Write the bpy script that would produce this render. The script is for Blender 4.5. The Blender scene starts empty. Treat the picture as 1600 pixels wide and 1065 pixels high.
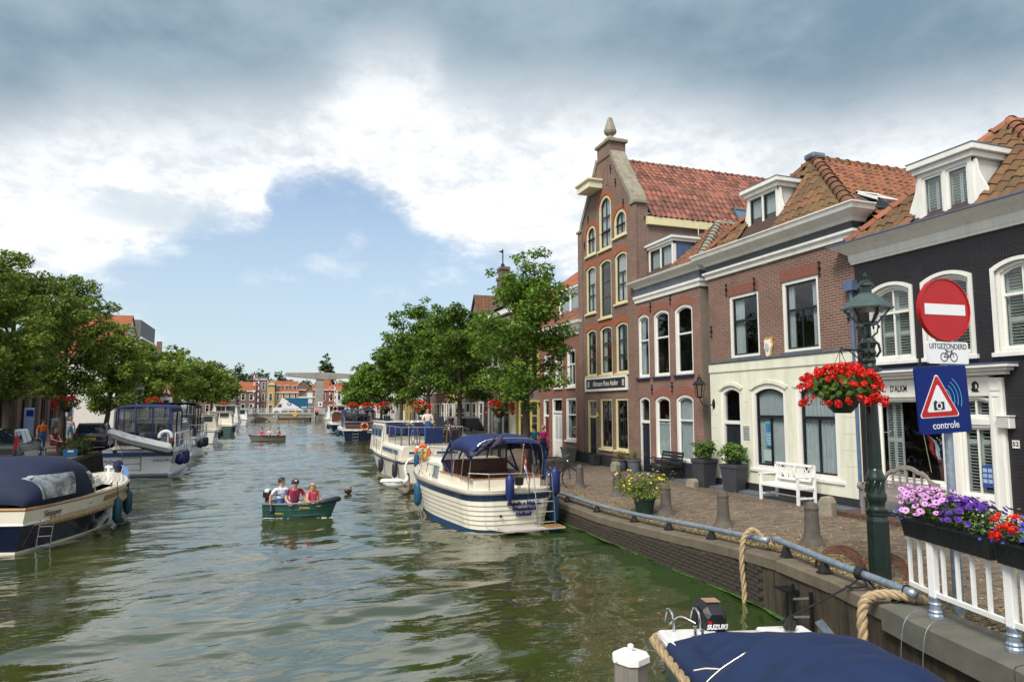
import bpy,bmesh,math,random
from mathutils import Vector,Matrix,geometry
from math import sin,cos,pi,radians,sqrt,atan2
random.seed(11)
SC = bpy.context.scene
COL = SC.collection
R = random.Random(5)
Q = 0.85                     # quay height above the water (water is z = 0)
# ------------------------------------------------------------------ camera
cam_d = bpy.data.cameras.new("camera")
cam = bpy.data.objects.new("camera",cam_d); COL.objects.link(cam)
cam_d.lens = 24.0; cam_d.sensor_width = 36.0; cam_d.clip_start = 0.1; cam_d.clip_end = 6000
cam.location = (0,0,3.15)
cam.rotation_euler = (radians(90 + 5.594),0,radians(-19.52))
SC.camera = cam
SC.view_settings.view_transform = 'Standard'
SC.view_settings.look = 'None'
SC.view_settings.exposure = 0.8
SC.view_settings.gamma = 1.0
SC.view_settings.use_curve_mapping = False
SC.cycles.max_bounces = 8
SC.cycles.transparent_max_bounces = 12
# ------------------------------------------------------------------ world
SUN_EL,SUN_AZ = radians(50),radians(-128)      # azimuth measured from +Y towards +X
W = bpy.data.worlds.new("World"); SC.world = W; W.use_nodes = True
wt = W.node_tree; wt.nodes.clear()
def wn(t,**k):
 n = wt.nodes.new(t)
 for a,b in k.items(): setattr(n,a,b)
 return n
def wl(a,b): wt.links.new(a,b)
def wmath(op,a,b=None,c=None):
 n = wn('ShaderNodeMath',operation=op)
 for i,x in enumerate((a,b,c)):
  if x is None: continue
  if isinstance(x,(int,float)): n.inputs[i].default_value = x
  else: wl(x,n.inputs[i])
 return n.outputs[0]
def wsmooth(x,lo,hi):
 n = wn('ShaderNodeMapRange',interpolation_type='SMOOTHSTEP')
 wl(x,n.inputs['Value']); n.inputs['From Min'].default_value = lo; n.inputs['From Max'].default_value = hi
 return n.outputs['Result']
def wmix(f,a,b):
 n = wn('ShaderNodeMix',data_type='RGBA')
 if isinstance(f,(int,float)): n.inputs[0].default_value = f
 else: wl(f,n.inputs[0])
 for i,x in ((6,a),(7,b)):
  if isinstance(x,tuple): n.inputs[i].default_value = (*x,1)
  else: wl(x,n.inputs[i])
 return n.outputs[2]
def wnoise(scale,detail,rough=.55):
 n = wn('ShaderNodeTexNoise'); wl(vec,n.inputs['Vector'])
 n.inputs['Scale'].default_value = scale; n.inputs['Detail'].default_value = detail; n.inputs['Roughness'].default_value = rough
 return wmath('SUBTRACT',n.outputs[0],.5)
sky = wn('ShaderNodeTexSky',sky_type='NISHITA'); sky.sun_disc = False
sky.sun_elevation = SUN_EL; sky.sun_rotation = SUN_AZ
sky.air_density = 1.0; sky.dust_density = 0.7; sky.ozone_density = 1.6
tc = wn('ShaderNodeTexCoord'); sp = wn('ShaderNodeSeparateXYZ')
wl(tc.outputs['Generated'],sp.inputs[0])
# clouds lie as a layer: stretch the noise sideways
mp = wn('ShaderNodeMapping'); mp.inputs['Scale'].default_value = (1,1,1.9); wl(tc.outputs['Generated'],mp.inputs[0]); vec = mp.outputs[0]
az = wmath('ARCTAN2',sp.outputs[0],sp.outputs[1])
el = wmath('ARCSINE',sp.outputs[2])
n_big,n_mid,n_fine = wnoise(2.6,3),wnoise(8,6,.6),wnoise(24,6,.65)
taz = wmath('MULTIPLY_ADD',wmath('ADD',az,wmath('MULTIPLY',n_mid,.10)),1 / 2.6,1 / 2.6)
def px(u,v):
 a = math.atan((u - 800) / 1067)
 return ((0.3407 + a) + 1) / 2.6,math.atan((637 - v) / 1067 * cos(a))
def curve(pts):
 n = wn('ShaderNodeFloatCurve'); c = n.mapping.curves[0]
 P = [px(*p) for p in pts]
 c.points[0].location = (0,P[0][1]); c.points[1].location = (1,P[-1][1])
 for p in P: c.points.new(*p)
 n.mapping.update(); wl(taz,n.inputs['Value'])
 return n.outputs[0]
low = curve([(-60,440),(60,434),(165,425),(185,398),(250,386),(275,352),(395,345),(412,300),(440,268),(520,275),(590,310),(640,338),(700,372),(770,398),(850,425),(1000,455),(1300,480),(1600,500)])
up = curve([(-60,235),(100,205),(250,205),(420,195),(500,160),(580,105),(650,110),(720,165),(850,175),(1000,180),(1150,205),(1300,225),(1450,200),(1600,185)])
e1 = wmath('SUBTRACT',wmath('ADD',el,wmath('ADD',wmath('MULTIPLY',n_mid,.055),wmath('MULTIPLY',n_fine,.04))),low)
cover = wsmooth(e1,-.022,.032)
e2 = wmath('SUBTRACT',wmath('ADD',el,wmath('ADD',wmath('MULTIPLY',n_mid,.10),wmath('MULTIPLY',n_fine,.05))),up)
# the slate-grey layer lies ahead; behind the camera, unseen, it is masked off to add fill light
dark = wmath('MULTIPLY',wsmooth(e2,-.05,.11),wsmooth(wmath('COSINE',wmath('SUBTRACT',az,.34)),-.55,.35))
# ragged blue gaps inside the bright band, shading inside the dark layer
gap = wsmooth(wmath('ADD',n_big,wmath('MULTIPLY',n_mid,.5)),.10,.34)
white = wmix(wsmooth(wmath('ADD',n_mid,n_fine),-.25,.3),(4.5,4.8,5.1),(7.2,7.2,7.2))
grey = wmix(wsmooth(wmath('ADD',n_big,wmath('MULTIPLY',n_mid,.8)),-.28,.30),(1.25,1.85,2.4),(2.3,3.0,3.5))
blue = wn('ShaderNodeMix',data_type='RGBA',blend_type='MULTIPLY'); blue.inputs[0].default_value = 1
wl(sky.outputs[0],blue.inputs[6]); blue.inputs[7].default_value = (1.0,1.0,1.0,1)
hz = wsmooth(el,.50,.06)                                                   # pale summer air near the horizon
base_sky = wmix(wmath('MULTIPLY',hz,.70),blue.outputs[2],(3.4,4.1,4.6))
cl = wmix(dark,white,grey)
# the lone low cumulus on one side, cut off by a veil of grey-blue; thin torn shreds in the open sky
g0 = px(228,322)
gx_ = wmath('DIVIDE',wmath('SUBTRACT',taz,g0[0]),.034); gy_ = wmath('DIVIDE',wmath('SUBTRACT',wmath('ADD',el,wmath('MULTIPLY',n_fine,.05)),g0[1]),.024)
rad2 = wmath('ADD',wmath('MULTIPLY',gx_,gx_),wmath('MULTIPLY',gy_,gy_)); notch = wsmooth(rad2,1.5,.2)
cl = wmix(wmath('MULTIPLY',notch,.75),cl,(4.0,4.6,5.0))
shred = wmath('MULTIPLY',wsmooth(wmath('ADD',wmath('MULTIPLY',n_mid,1.0),wmath('MULTIPLY',n_big,.8)),-.02,.30),.55)
cover = wmath('MAXIMUM',cover,shred)
cov = wmath('MULTIPLY',cover,wmath('SUBTRACT',1.0,wmath('MULTIPLY',gap,.45)))
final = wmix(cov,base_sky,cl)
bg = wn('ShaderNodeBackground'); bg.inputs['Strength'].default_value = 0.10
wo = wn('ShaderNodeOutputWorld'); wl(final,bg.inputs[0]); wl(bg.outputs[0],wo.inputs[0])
# ------------------------------------------------------------------ sun
sd = bpy.data.lights.new("sun",'SUN'); sd.energy = 2.5; sd.angle = radians(22); sd.color = (1,.95,.87)
so = bpy.data.objects.new("sun",sd); COL.objects.link(so)
_d = Vector((sin(SUN_AZ) * cos(SUN_EL),cos(SUN_AZ) * cos(SUN_EL),sin(SUN_EL)))
so.rotation_euler = _d.to_track_quat('Z','Y').to_euler(); so.location = (0,0,60)
# ------------------------------------------------------------------ object helpers
class B:
 """collects shapes for ONE mesh"""
 def __init__(s): s.v = []; s.f = []; s.m = []; s.k = 0
 def mat(s,k): s.k = k; return s
 def add(s,vs,fs):
  n = len(s.v); s.v.extend([tuple(p) for p in vs])
  s.f.extend([tuple(i + n for i in f) for f in fs]); s.m.extend([s.k] * len(fs)); return s
 def box(s,x0,x1,y0,y1,z0,z1,M=None):
  vs = [Vector((x,y,z)) for z in (z0,z1) for y in (y0,y1) for x in (x0,x1)]
  if M: vs = [M @ p for p in vs]
  return s.add(vs,[(0,2,3,1),(4,5,7,6),(0,1,5,4),(2,6,7,3),(0,4,6,2),(1,3,7,5)])
 def bar(s,a,b,w,h,up=(0,0,1)):
  a,b = Vector(a),Vector(b); d = b - a; L = d.length; d.normalize()
  x = d.cross(Vector(up))
  if x.length < 1e-4: x = d.cross(Vector((1,0,0)))
  x.normalize(); z = x.cross(d)
  M = Matrix((( x.x,d.x,z.x,a.x),(x.y,d.y,z.y,a.y),(x.z,d.z,z.z,a.z),(0,0,0,1)))
  return s.box(-w / 2,w / 2,0,L,-h / 2,h / 2,M)
 def prism(s,pts,a,b,ax='y'):
  n = len(pts)
  def P(p,t): return {'y': (p[0],t,p[1]),'x': (t,p[0],p[1]),'z': (p[0],p[1],t)}[ax]
  return s.add([P(p,a) for p in pts] + [P(p,b) for p in pts],
      [tuple(range(n)),tuple(range(2 * n - 1,n - 1,-1))] + [(i,(i + 1) % n,n + (i + 1) % n,n + i) for i in range(n)])
 def ring(s,out,inn,a,b):
  n = len(out); vs = [(p[0],a,p[1]) for p in out] + [(p[0],a,p[1]) for p in inn] + [(p[0],b,p[1]) for p in out] + [(p[0],b,p[1]) for p in inn]
  fs = []
  for i in range(n):
   j = (i + 1) % n
   fs += [(i,j,n + j,n + i),(2 * n + i,3 * n + i,3 * n + j,2 * n + j),(i,2 * n + i,2 * n + j,j),(n + i,n + j,3 * n + j,3 * n + i)]
  return s.add(vs,fs)
 def tube(s,path,r,n=6,closed=False,cap=True):
  P = [Vector(p) for p in path]; N = len(P)
  rr = r if isinstance(r,(list,tuple)) else [r] * N
  vs = []; prev = None
  for i,p in enumerate(P):
   a = P[(i - 1) % N] if (i > 0 or closed) else p
   b = P[(i + 1) % N] if (i < N - 1 or closed) else p
   d = (b - a)
   if d.length < 1e-9: d = Vector((0,0,1))
   d.normalize()
   if prev is None:
    prev = d.cross(Vector((0,0,1)))
    if prev.length < .05: prev = d.cross(Vector((1,0,0)))
   x = prev - d * prev.dot(d)
   if x.length < 1e-6: x = d.orthogonal()
   x.normalize(); prev = x; y = d.cross(x)
   vs += [p + (x * cos(2 * pi * k / n) + y * sin(2 * pi * k / n)) * rr[i] for k in range(n)]
  fs = []
  for i in range(N if closed else N - 1):
   j = (i + 1) % N
   fs += [(i * n + k,i * n + (k + 1) % n,j * n + (k + 1) % n,j * n + k) for k in range(n)]
  if cap and not closed: fs += [tuple(range(n - 1,-1,-1)),tuple((N - 1) * n + k for k in range(n))]
  return s.add(vs,fs)
 def lathe(s,prof,n=12,c=(0,0,0),M=None,rot=0):
  vs = []
  for r,z in prof:
   for k in range(n):
    a = 2 * pi * k / n + rot
    p = Vector((r * cos(a) + c[0],r * sin(a) + c[1],z + c[2])); vs.append(M @ p if M else p)
  fs = []
  for i in range(len(prof) - 1):
   fs += [(i * n + k,i * n + (k + 1) % n,(i + 1) * n + (k + 1) % n,(i + 1) * n + k) for k in range(n)]
  if prof[0][0] > 1e-6: fs.append(tuple(range(n - 1,-1,-1)))
  if prof[-1][0] > 1e-6: fs.append(tuple((len(prof) - 1) * n + k for k in range(n)))
  return s.add(vs,fs)
 def ball(s,c,r,n=8,m=6,M=None):
  rx,ry,rz = r if isinstance(r,(tuple,list)) else (r,r,r)
  vs = []; c = Vector(c)
  for i in range(m + 1):
   t = pi * i / m
   for k in range(n):
    p = Vector((rx * sin(t) * cos(2 * pi * k / n),ry * sin(t) * sin(2 * pi * k / n),-rz * cos(t)))
    vs.append(c + (M @ p if M else p))
  return s.add(vs,[(i * n + k,i * n + (k + 1) % n,(i + 1) * n + (k + 1) % n,(i + 1) * n + k) for i in range(m) for k in range(n)])
 def loft(s,secs,closed=True,cap=True):
  n = len(secs[0]); vs = [p for q in secs for p in q]; fs = []
  for i in range(len(secs) - 1):
   for k in range(n if closed else n - 1):
    fs.append((i * n + k,i * n + (k + 1) % n,(i + 1) * n + (k + 1) % n,(i + 1) * n + k))
  if cap and closed: fs += [tuple(range(n - 1,-1,-1)),tuple((len(secs) - 1) * n + k for k in range(n))]
  return s.add(vs,fs)
 def grid(s,rows):
  return s.loft(rows,closed=False,cap=False)
 def leaf(s,p,nrm,size,k=4,asp=1.5):
  nrm = Vector(nrm).normalized(); t = nrm.orthogonal().normalized(); t = Matrix.Rotation(R.uniform(0,6.28),3,nrm) @ t; b = nrm.cross(t)
  p = Vector(p)
  return s.add([p - t * size * asp / 2,p + b * size / 2 - nrm * size * .08,p + t * size * asp / 2,p - b * size / 2 - nrm * size * .08],[(0,1,2,3)])
 def mesh(s,name,mats,smooth=False):
  me = bpy.data.meshes.new(name); me.from_pydata(s.v,[],s.f)
  for m in (mats if isinstance(mats,(list,tuple)) else [mats]): me.materials.append(m)
  if len(me.materials) > 1: me.polygons.foreach_set('material_index',s.m)
  if smooth: me.polygons.foreach_set('use_smooth',[True] * len(me.polygons))
  bm = bmesh.new(); bm.from_mesh(me); bmesh.ops.recalc_face_normals(bm,faces=bm.faces); bm.to_mesh(me); bm.free()
  me.update(); return me
KIDS = {}
def link(o,parent=None):
 COL.objects.link(o)
 if parent is not None:
  o.parent = parent; KIDS.setdefault(parent.name,[]).append(o)
 return o
def obj(name,b,mats,parent=None,smooth=False,bevel=0,loc=None,rot=None):
 me = b if isinstance(b,bpy.types.Mesh) else b.mesh(name,mats,smooth)
 o = bpy.data.objects.new(name,me); link(o,parent)
 if loc is not None: o.location = loc
 if rot is not None: o.rotation_euler = rot
 if bevel:
  mo = o.modifiers.new('bevel','BEVEL'); mo.width = bevel; mo.segments = 2; mo.limit_method = 'ANGLE'; mo.angle_limit = radians(40)
 return o
def place(name,me,Mx,parent=None):
 o = bpy.data.objects.new(name,me); link(o,parent); o.matrix_local = Mx; return o
def thing(name,label,cat,loc=(0,0,0),rz=0,group=None):
 o = bpy.data.objects.new(name,None); COL.objects.link(o); o.location = loc; o.rotation_euler = (0,0,rz); o.empty_display_size = .2
 return tag(o,label,cat,group)
def tag(o,label=None,cat=None,group=None,kind=None):
 if label: o['label'] = label
 if cat: o['category'] = cat
 if group: o['group'] = group
 if kind: o['kind'] = kind
 return o
def clone(src,label=None,loc=None,rz=None,scale=None,parent=None):
 c = src.copy(); link(c,parent)
 for k in list(KIDS.get(src.name,[])): clone(k,parent=c)
 if label: c['label'] = label
 if loc is not None: c.location = loc
 if rz is not None: c.rotation_euler = (0,0,rz)
 if scale is not None: c.scale = scale if isinstance(scale,tuple) else (scale,) * 3
 return c
def text(s,size,loc,rot,m,parent,ext=.0015,ax='CENTER',sx=1,name='lettering',shear=0,bold=0):
 c = bpy.data.curves.new(name,'FONT'); c.body = s; c.size = size; c.extrude = ext; c.align_x = ax; c.align_y = 'CENTER'
 c.shear = shear; c.offset = bold; c.resolution_u = 3
 c.materials.append(m); o = bpy.data.objects.new(name,c); link(o,parent); o.location = loc; o.rotation_euler = rot; o.scale = (sx,1,1)
 return o
FR = (pi / 2,0,0)          # text standing upright, read from -Y
# ------------------------------------------------------------------ materials
MATS = {}
def _new(name):
 m = bpy.data.materials.new(name); m.use_nodes = True; t = m.node_tree; p = t.nodes['Principled BSDF']; MATS[name] = m
 return m,t,p
def _n(t,ty,**k):
 n = t.nodes.new(ty)
 for a,b in k.items():
  if a in n.inputs: n.inputs[a].default_value = b
  else: setattr(n,a,b)
 return n
def _coord(t,scale=(1,1,1)):
 c = t.nodes.new('ShaderNodeTexCoord'); mp = t.nodes.new('ShaderNodeMapping'); mp.inputs['Scale'].default_value = scale
 t.links.new(c.outputs['Object'],mp.inputs[0]); return mp.outputs[0]
def _ramp(t,fac,c0,c1,lo=.3,hi=.7):
 r = t.nodes.new('ShaderNodeValToRGB'); r.color_ramp.elements[0].position = lo; r.color_ramp.elements[1].position = hi
 r.color_ramp.elements[0].color = (*c0,1); r.color_ramp.elements[1].color = (*c1,1); t.links.new(fac,r.inputs[0]); return r.outputs[0]
def _mixc(t,f,a,b,blend='MIX'):
 n = t.nodes.new('ShaderNodeMix'); n.data_type = 'RGBA'; n.blend_type = blend
 for i,x in ((0,f),(6,a),(7,b)):
  if isinstance(x,(int,float)): n.inputs[i].default_value = x
  elif isinstance(x,tuple): n.inputs[i].default_value = (*x,1)
  else: t.links.new(x,n.inputs[i])
 return n.outputs[2]
def _bump(t,p,h,dist,strength=1.0):
 b = t.nodes.new('ShaderNodeBump'); b.inputs['Distance'].default_value = dist; b.inputs['Strength'].default_value = strength
 t.links.new(h,b.inputs['Height']); t.links.new(b.outputs[0],p.inputs['Normal']); return b
def dim(c,f): return tuple(min(1,x * f) for x in c)
def plain(name,col,rough=.6,metal=0,var=.18,scale=6,bump=0,bscale=40,coat=0,spec=.5,dirt=0,stretch=(1,1,1),sub=0):
 """painted, metal, stone or cloth surface: colour with uneven wear"""
 m,t,p = _new(name)
 co = _coord(t,stretch)
 n = _n(t,'ShaderNodeTexNoise',Scale=scale,Detail=6,Roughness=.6); t.links.new(co,n.inputs['Vector'])
 c = _ramp(t,n.outputs[0],dim(col,1 - var),dim(col,1 + var * .7))
 if dirt:
  n2 = _n(t,'ShaderNodeTexNoise',Scale=scale * .35,Detail=8,Roughness=.7); t.links.new(co,n2.inputs['Vector'])
  mr = t.nodes.new('ShaderNodeMapRange'); mr.inputs['From Min'].default_value = .5; mr.inputs['From Max'].default_value = .75; mr.inputs['To Max'].default_value = dirt
  t.links.new(n2.outputs[0],mr.inputs['Value'])
  c = _mixc(t,mr.outputs[0],c,(col[0] * .35 + .02,col[1] * .33 + .018,col[2] * .28 + .01))
 t.links.new(c,p.inputs['Base Color'])
 p.inputs['Roughness'].default_value = rough; p.inputs['Metallic'].default_value = metal
 p.inputs['Coat Weight'].default_value = coat; p.inputs['Specular IOR Level'].default_value = spec
 if bump:
  n3 = _n(t,'ShaderNodeTexNoise',Scale=bscale,Detail=5,Roughness=.6); t.links.new(co,n3.inputs['Vector']); _bump(t,p,n3.outputs[0],bump)
 return m
def brick(name,c1,c2,mortar,w=.22,h=.066,joint=.009,var=.35,bump=.006,paint=False,rough=.85,stain=.25,tint=None,axes=None):
 m,t,p = _new(name)
 c = t.nodes.new('ShaderNodeTexCoord'); s = t.nodes.new('ShaderNodeSeparateXYZ'); t.links.new(c.outputs['Object'],s.inputs[0])
 a = t.nodes.new('ShaderNodeMath'); a.operation = 'ADD'
 if axes == 'xy':
  t.links.new(s.outputs[0],a.inputs[0]); a.inputs[1].default_value = 0; vout = s.outputs[1]
 else:
  t.links.new(s.outputs[0],a.inputs[0]); t.links.new(s.outputs[1],a.inputs[1]); vout = s.outputs[2]
 cb = t.nodes.new('ShaderNodeCombineXYZ'); t.links.new(a.outputs[0],cb.inputs[0]); t.links.new(vout,cb.inputs[1])
 bt = t.nodes.new('ShaderNodeTexBrick'); t.links.new(cb.outputs[0],bt.inputs['Vector'])
 bt.inputs['Scale'].default_value = 1; bt.inputs['Brick Width'].default_value = w; bt.inputs['Row Height'].default_value = h
 bt.inputs['Mortar Size'].default_value = joint; bt.inputs['Mortar Smooth'].default_value = .2; bt.inputs['Bias'].default_value = 0
 bt.inputs['Color1'].default_value = (*c1,1); bt.inputs['Color2'].default_value = (*c2,1); bt.inputs['Mortar'].default_value = (*mortar,1)
 n = _n(t,'ShaderNodeTexNoise',Scale=1.1,Detail=9,Roughness=.65); t.links.new(cb.outputs[0],n.inputs['Vector'])
 k = _ramp(t,n.outputs[0],(1 - stain,) * 3,(1 + stain * .4,) * 3,.3,.7)
 col = _mixc(t,1.0,bt.outputs['Color'],k,'MULTIPLY')
 n2 = _n(t,'ShaderNodeTexNoise',Scale=28,Detail=4,Roughness=.7); t.links.new(cb.outputs[0],n2.inputs['Vector'])
 col = _mixc(t,1.0,col,_ramp(t,n2.outputs[0],(1 - var * .5,) * 3,(1 + var * .35,) * 3,.25,.75),'MULTIPLY')
 t.links.new(col,p.inputs['Base Color']); p.inputs['Roughness'].default_value = rough
 inv = t.nodes.new('ShaderNodeMath'); inv.operation = 'SUBTRACT'; inv.inputs[0].default_value = 1; t.links.new(bt.outputs['Fac'],inv.inputs[1])
 ad = t.nodes.new('ShaderNodeMath'); ad.operation = 'MULTIPLY_ADD'; t.links.new(n2.outputs[0],ad.inputs[0]); ad.inputs[1].default_value = .35; t.links.new(inv.outputs[0],ad.inputs[2])
 _bump(t,p,ad.outputs[0],bump)
 return m
def tiles_mat(name,c1,c2,moss,mossamt=.4,rough=.75):
 """clay tile: every tile fired a little differently, moss in patches"""
 m,t,p = _new(name)
 oi = t.nodes.new('ShaderNodeObjectInfo'); g = t.nodes.new('ShaderNodeNewGeometry')
 ad = t.nodes.new('ShaderNodeMath'); ad.operation = 'ADD'; t.links.new(oi.outputs['Random'],ad.inputs[0]); t.links.new(g.outputs['Random Per Island'],ad.inputs[1])
 fr = t.nodes.new('ShaderNodeMath'); fr.operation = 'FRACT'; t.links.new(ad.outputs[0],fr.inputs[0])
 c = _ramp(t,fr.outputs[0],c1,c2,.05,.95)
 mp = t.nodes.new('ShaderNodeMapping'); t.links.new(g.outputs['Position'],mp.inputs[0])
 n = _n(t,'ShaderNodeTexNoise',Scale=1.4,Detail=8,Roughness=.7); t.links.new(mp.outputs[0],n.inputs['Vector'])
 mr = t.nodes.new('ShaderNodeMapRange'); mr.inputs['From Min'].default_value = .48; mr.inputs['From Max'].default_value = .68; mr.inputs['To Max'].default_value = mossamt; t.links.new(n.outputs[0],mr.inputs['Value'])
 c = _mixc(t,mr.outputs[0],c,moss)
 n2 = _n(t,'ShaderNodeTexNoise',Scale=22,Detail=5,Roughness=.7); t.links.new(mp.outputs[0],n2.inputs['Vector'])
 c = _mixc(t,1.0,c,_ramp(t,n2.outputs[0],(.72,) * 3,(1.2,) * 3),'MULTIPLY')
 t.links.new(c,p.inputs['Base Color']); p.inputs['Roughness'].default_value = rough
 _bump(t,p,n2.outputs[0],.006)
 return m
def leaf_mat(name,c1,c2,trans=.25):
 m,t,p = _new(name)
 g = t.nodes.new('ShaderNodeNewGeometry'); oi = t.nodes.new('ShaderNodeObjectInfo')
 c = _ramp(t,g.outputs['Random Per Island'],c1,c2,0,1)
 hv = t.nodes.new('ShaderNodeHueSaturation'); mr = t.nodes.new('ShaderNodeMapRange'); mr.inputs['To Min'].default_value = .85; mr.inputs['To Max'].default_value = 1.18
 t.links.new(oi.outputs['Random'],mr.inputs['Value']); t.links.new(mr.outputs[0],hv.inputs['Value']); t.links.new(c,hv.inputs['Color'])
 t.links.new(hv.outputs[0],p.inputs['Base Color']); p.inputs['Roughness'].default_value = .55; p.inputs['Specular IOR Level'].default_value = .3
 tr = t.nodes.new('ShaderNodeBsdfTranslucent'); t.links.new(hv.outputs[0],tr.inputs[0])
 mx = t.nodes.new('ShaderNodeMixShader'); mx.inputs[0].default_value = trans
 out = t.nodes['Material Output']; t.links.new(p.outputs[0],mx.inputs[1]); t.links.new(tr.outputs[0],mx.inputs[2]); t.links.new(mx.outputs[0],out.inputs[0])
 return m
def glass_mat(name,tint=(.80,.84,.85),ior=1.7,rough=.01,wob=.0012,wscale=1.3,sheet=False):
 """window pane: fresnel mirror over a tinted see-through sheet, old uneven glass"""
 m,t,p = _new(name); t.nodes.remove(p)
 tr = t.nodes.new('ShaderNodeBsdfTransparent'); tr.inputs[0].default_value = (*tint,1)
 gl = t.nodes.new('ShaderNodeBsdfGlossy'); gl.inputs['Roughness'].default_value = rough
 fr = t.nodes.new('ShaderNodeFresnel'); fr.inputs[0].default_value = ior
 n = _n(t,'ShaderNodeTexNoise',Scale=wscale,Detail=2); t.links.new(_coord(t),n.inputs['Vector'])
 b = t.nodes.new('ShaderNodeBump'); b.inputs['Distance'].default_value = wob * 6; t.links.new(n.outputs[0],b.inputs['Height'])
 t.links.new(b.outputs[0],gl.inputs['Normal'])
 g = t.nodes.new('ShaderNodeNewGeometry'); fb = t.nodes.new('ShaderNodeMath'); fb.operation = 'SUBTRACT'; fb.inputs[0].default_value = 1; t.links.new(g.outputs['Backfacing'],fb.inputs[1])
 ff = t.nodes.new('ShaderNodeMath'); ff.operation = 'MULTIPLY'; t.links.new(fr.outputs[0],ff.inputs[0]); t.links.new(fb.outputs[0],ff.inputs[1])
 if sheet:          # one thin sheet mirrors from both sides
  mi = t.nodes.new('ShaderNodeMapRange'); mi.inputs['To Min'].default_value = ior; mi.inputs['To Max'].default_value = 1 / ior; t.links.new(g.outputs['Backfacing'],mi.inputs['Value']); t.links.new(mi.outputs[0],fr.inputs[0]); ff = fr
 mx = t.nodes.new('ShaderNodeMixShader'); t.links.new(ff.outputs[0],mx.inputs[0]); t.links.new(tr.outputs[0],mx.inputs[1]); t.links.new(gl.outputs[0],mx.inputs[2])
 t.links.new(mx.outputs[0],t.nodes['Material Output'].inputs[0])
 return m
def emit(name,col,st):
 m,t,p = _new(name); p.inputs['Base Color'].default_value = (*col,1); p.inputs['Emission Color'].default_value = (*col,1); p.inputs['Emission Strength'].default_value = st
 return m
m_white = plain('white_paint',(.74,.73,.68),.45,var=.07,dirt=.28,scale=3,stretch=(3,3,.5))
m_ivory = plain('ivory_paint',(.70,.65,.46),.5,var=.06,dirt=.22,scale=3)
m_yellow = plain('pale_yellow_paint',(.68,.60,.34),.5,var=.06,dirt=.2,scale=3)
m_stucco = plain('cream_stucco',(.70,.69,.56),.75,var=.09,dirt=.26,scale=2.4,stretch=(3,3,.45),bump=.003,bscale=60)
m_black = plain('black_paint',(.012,.013,.016),.35,var=.2)
m_sash = plain('dark_green_sash_paint',(.013,.022,.022),.35,var=.2)
m_plinth = plain('tarred_plinth',(.022,.022,.026),.7,var=.3,bump=.003)
m_slate = plain('blue_stone',(.10,.115,.14),.6,var=.25,bump=.002,dirt=.3)
m_stone = plain('weathered_stone',(.27,.24,.18),.85,var=.3,scale=5,bump=.01,bscale=25,dirt=.5)
m_zinc = plain('zinc_sheet',(.20,.24,.30),.4,metal=.6,var=.3,scale=4,dirt=.3)
m_lead = plain('blue_grey_sheet',(.10,.15,.27),.45,metal=.2,var=.25,scale=4)
m_iron = plain('black_iron',(.012,.012,.014),.5,metal=.3,var=.3)
m_steel = plain('polished_steel',(.62,.62,.62),.18,metal=1,var=.1)
m_galv = plain('galvanised_steel',(.30,.36,.43),.45,metal=.55,var=.3,scale=14,dirt=.35,bump=.002)
m_rust = plain('rusty_steel',(.11,.045,.022),.85,var=.5,scale=18,bump=.004)
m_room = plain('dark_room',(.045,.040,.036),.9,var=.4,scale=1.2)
m_curtain = plain('net_curtain',(.60,.61,.60),.9,var=.18,scale=5,stretch=(9,9,.6))
m_glass = glass_mat('window_glass')
m_glass2 = glass_mat('thin_clear_glass',(.86,.88,.88),1.45,sheet=True)
m_pvc = glass_mat('cloudy_window_film',(.62,.64,.67),1.9,.05,.0022,1.6,True)
bk_gable = brick('old_dark_brick',(.155,.075,.052),(.215,.105,.075),(.30,.27,.225))
bk_mid = brick('red_brown_brick',(.235,.108,.078),(.185,.085,.062),(.33,.27,.22))
bk_cream = brick('warm_red_brick',(.205,.094,.068),(.150,.070,.052),(.31,.26,.215))
bk_left = brick('plain_orange_brick',(.235,.10,.066),(.20,.085,.058),(.22,.13,.09),bump=.003)
bk_black = brick('black_painted_brick',(.016,.015,.019),(.020,.018,.022),(.012,.011,.014),rough=.55,bump=.008)
bk_brown = brick('grey_brown_brick',(.17,.115,.09),(.14,.095,.075),(.22,.19,.16))
bk_arch = plain('orange_arch_brick',(.33,.095,.045),.85,var=.3,scale=14,bump=.004)
m_plaster = plain('grey_brown_plaster',(.20,.165,.13),.9,var=.15,scale=2,dirt=.3,bump=.003)
t_red = tiles_mat('red_clay_tile',(.115,.045,.033),(.32,.115,.074),(.12,.075,.05),.25)
t_orange = tiles_mat('orange_clay_tile',(.15,.058,.030),(.28,.100,.045),(.12,.088,.032),.65)
t_moss = tiles_mat('mossy_clay_tile',(.105,.055,.024),(.19,.088,.034),(.085,.080,.024),.75)
t_brown = tiles_mat('brown_mossy_tile',(.12,.055,.032),(.24,.085,.045),(.10,.085,.03),.6)
m_under = plain('roof_underlay',(.06,.035,.025),.9)
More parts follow.
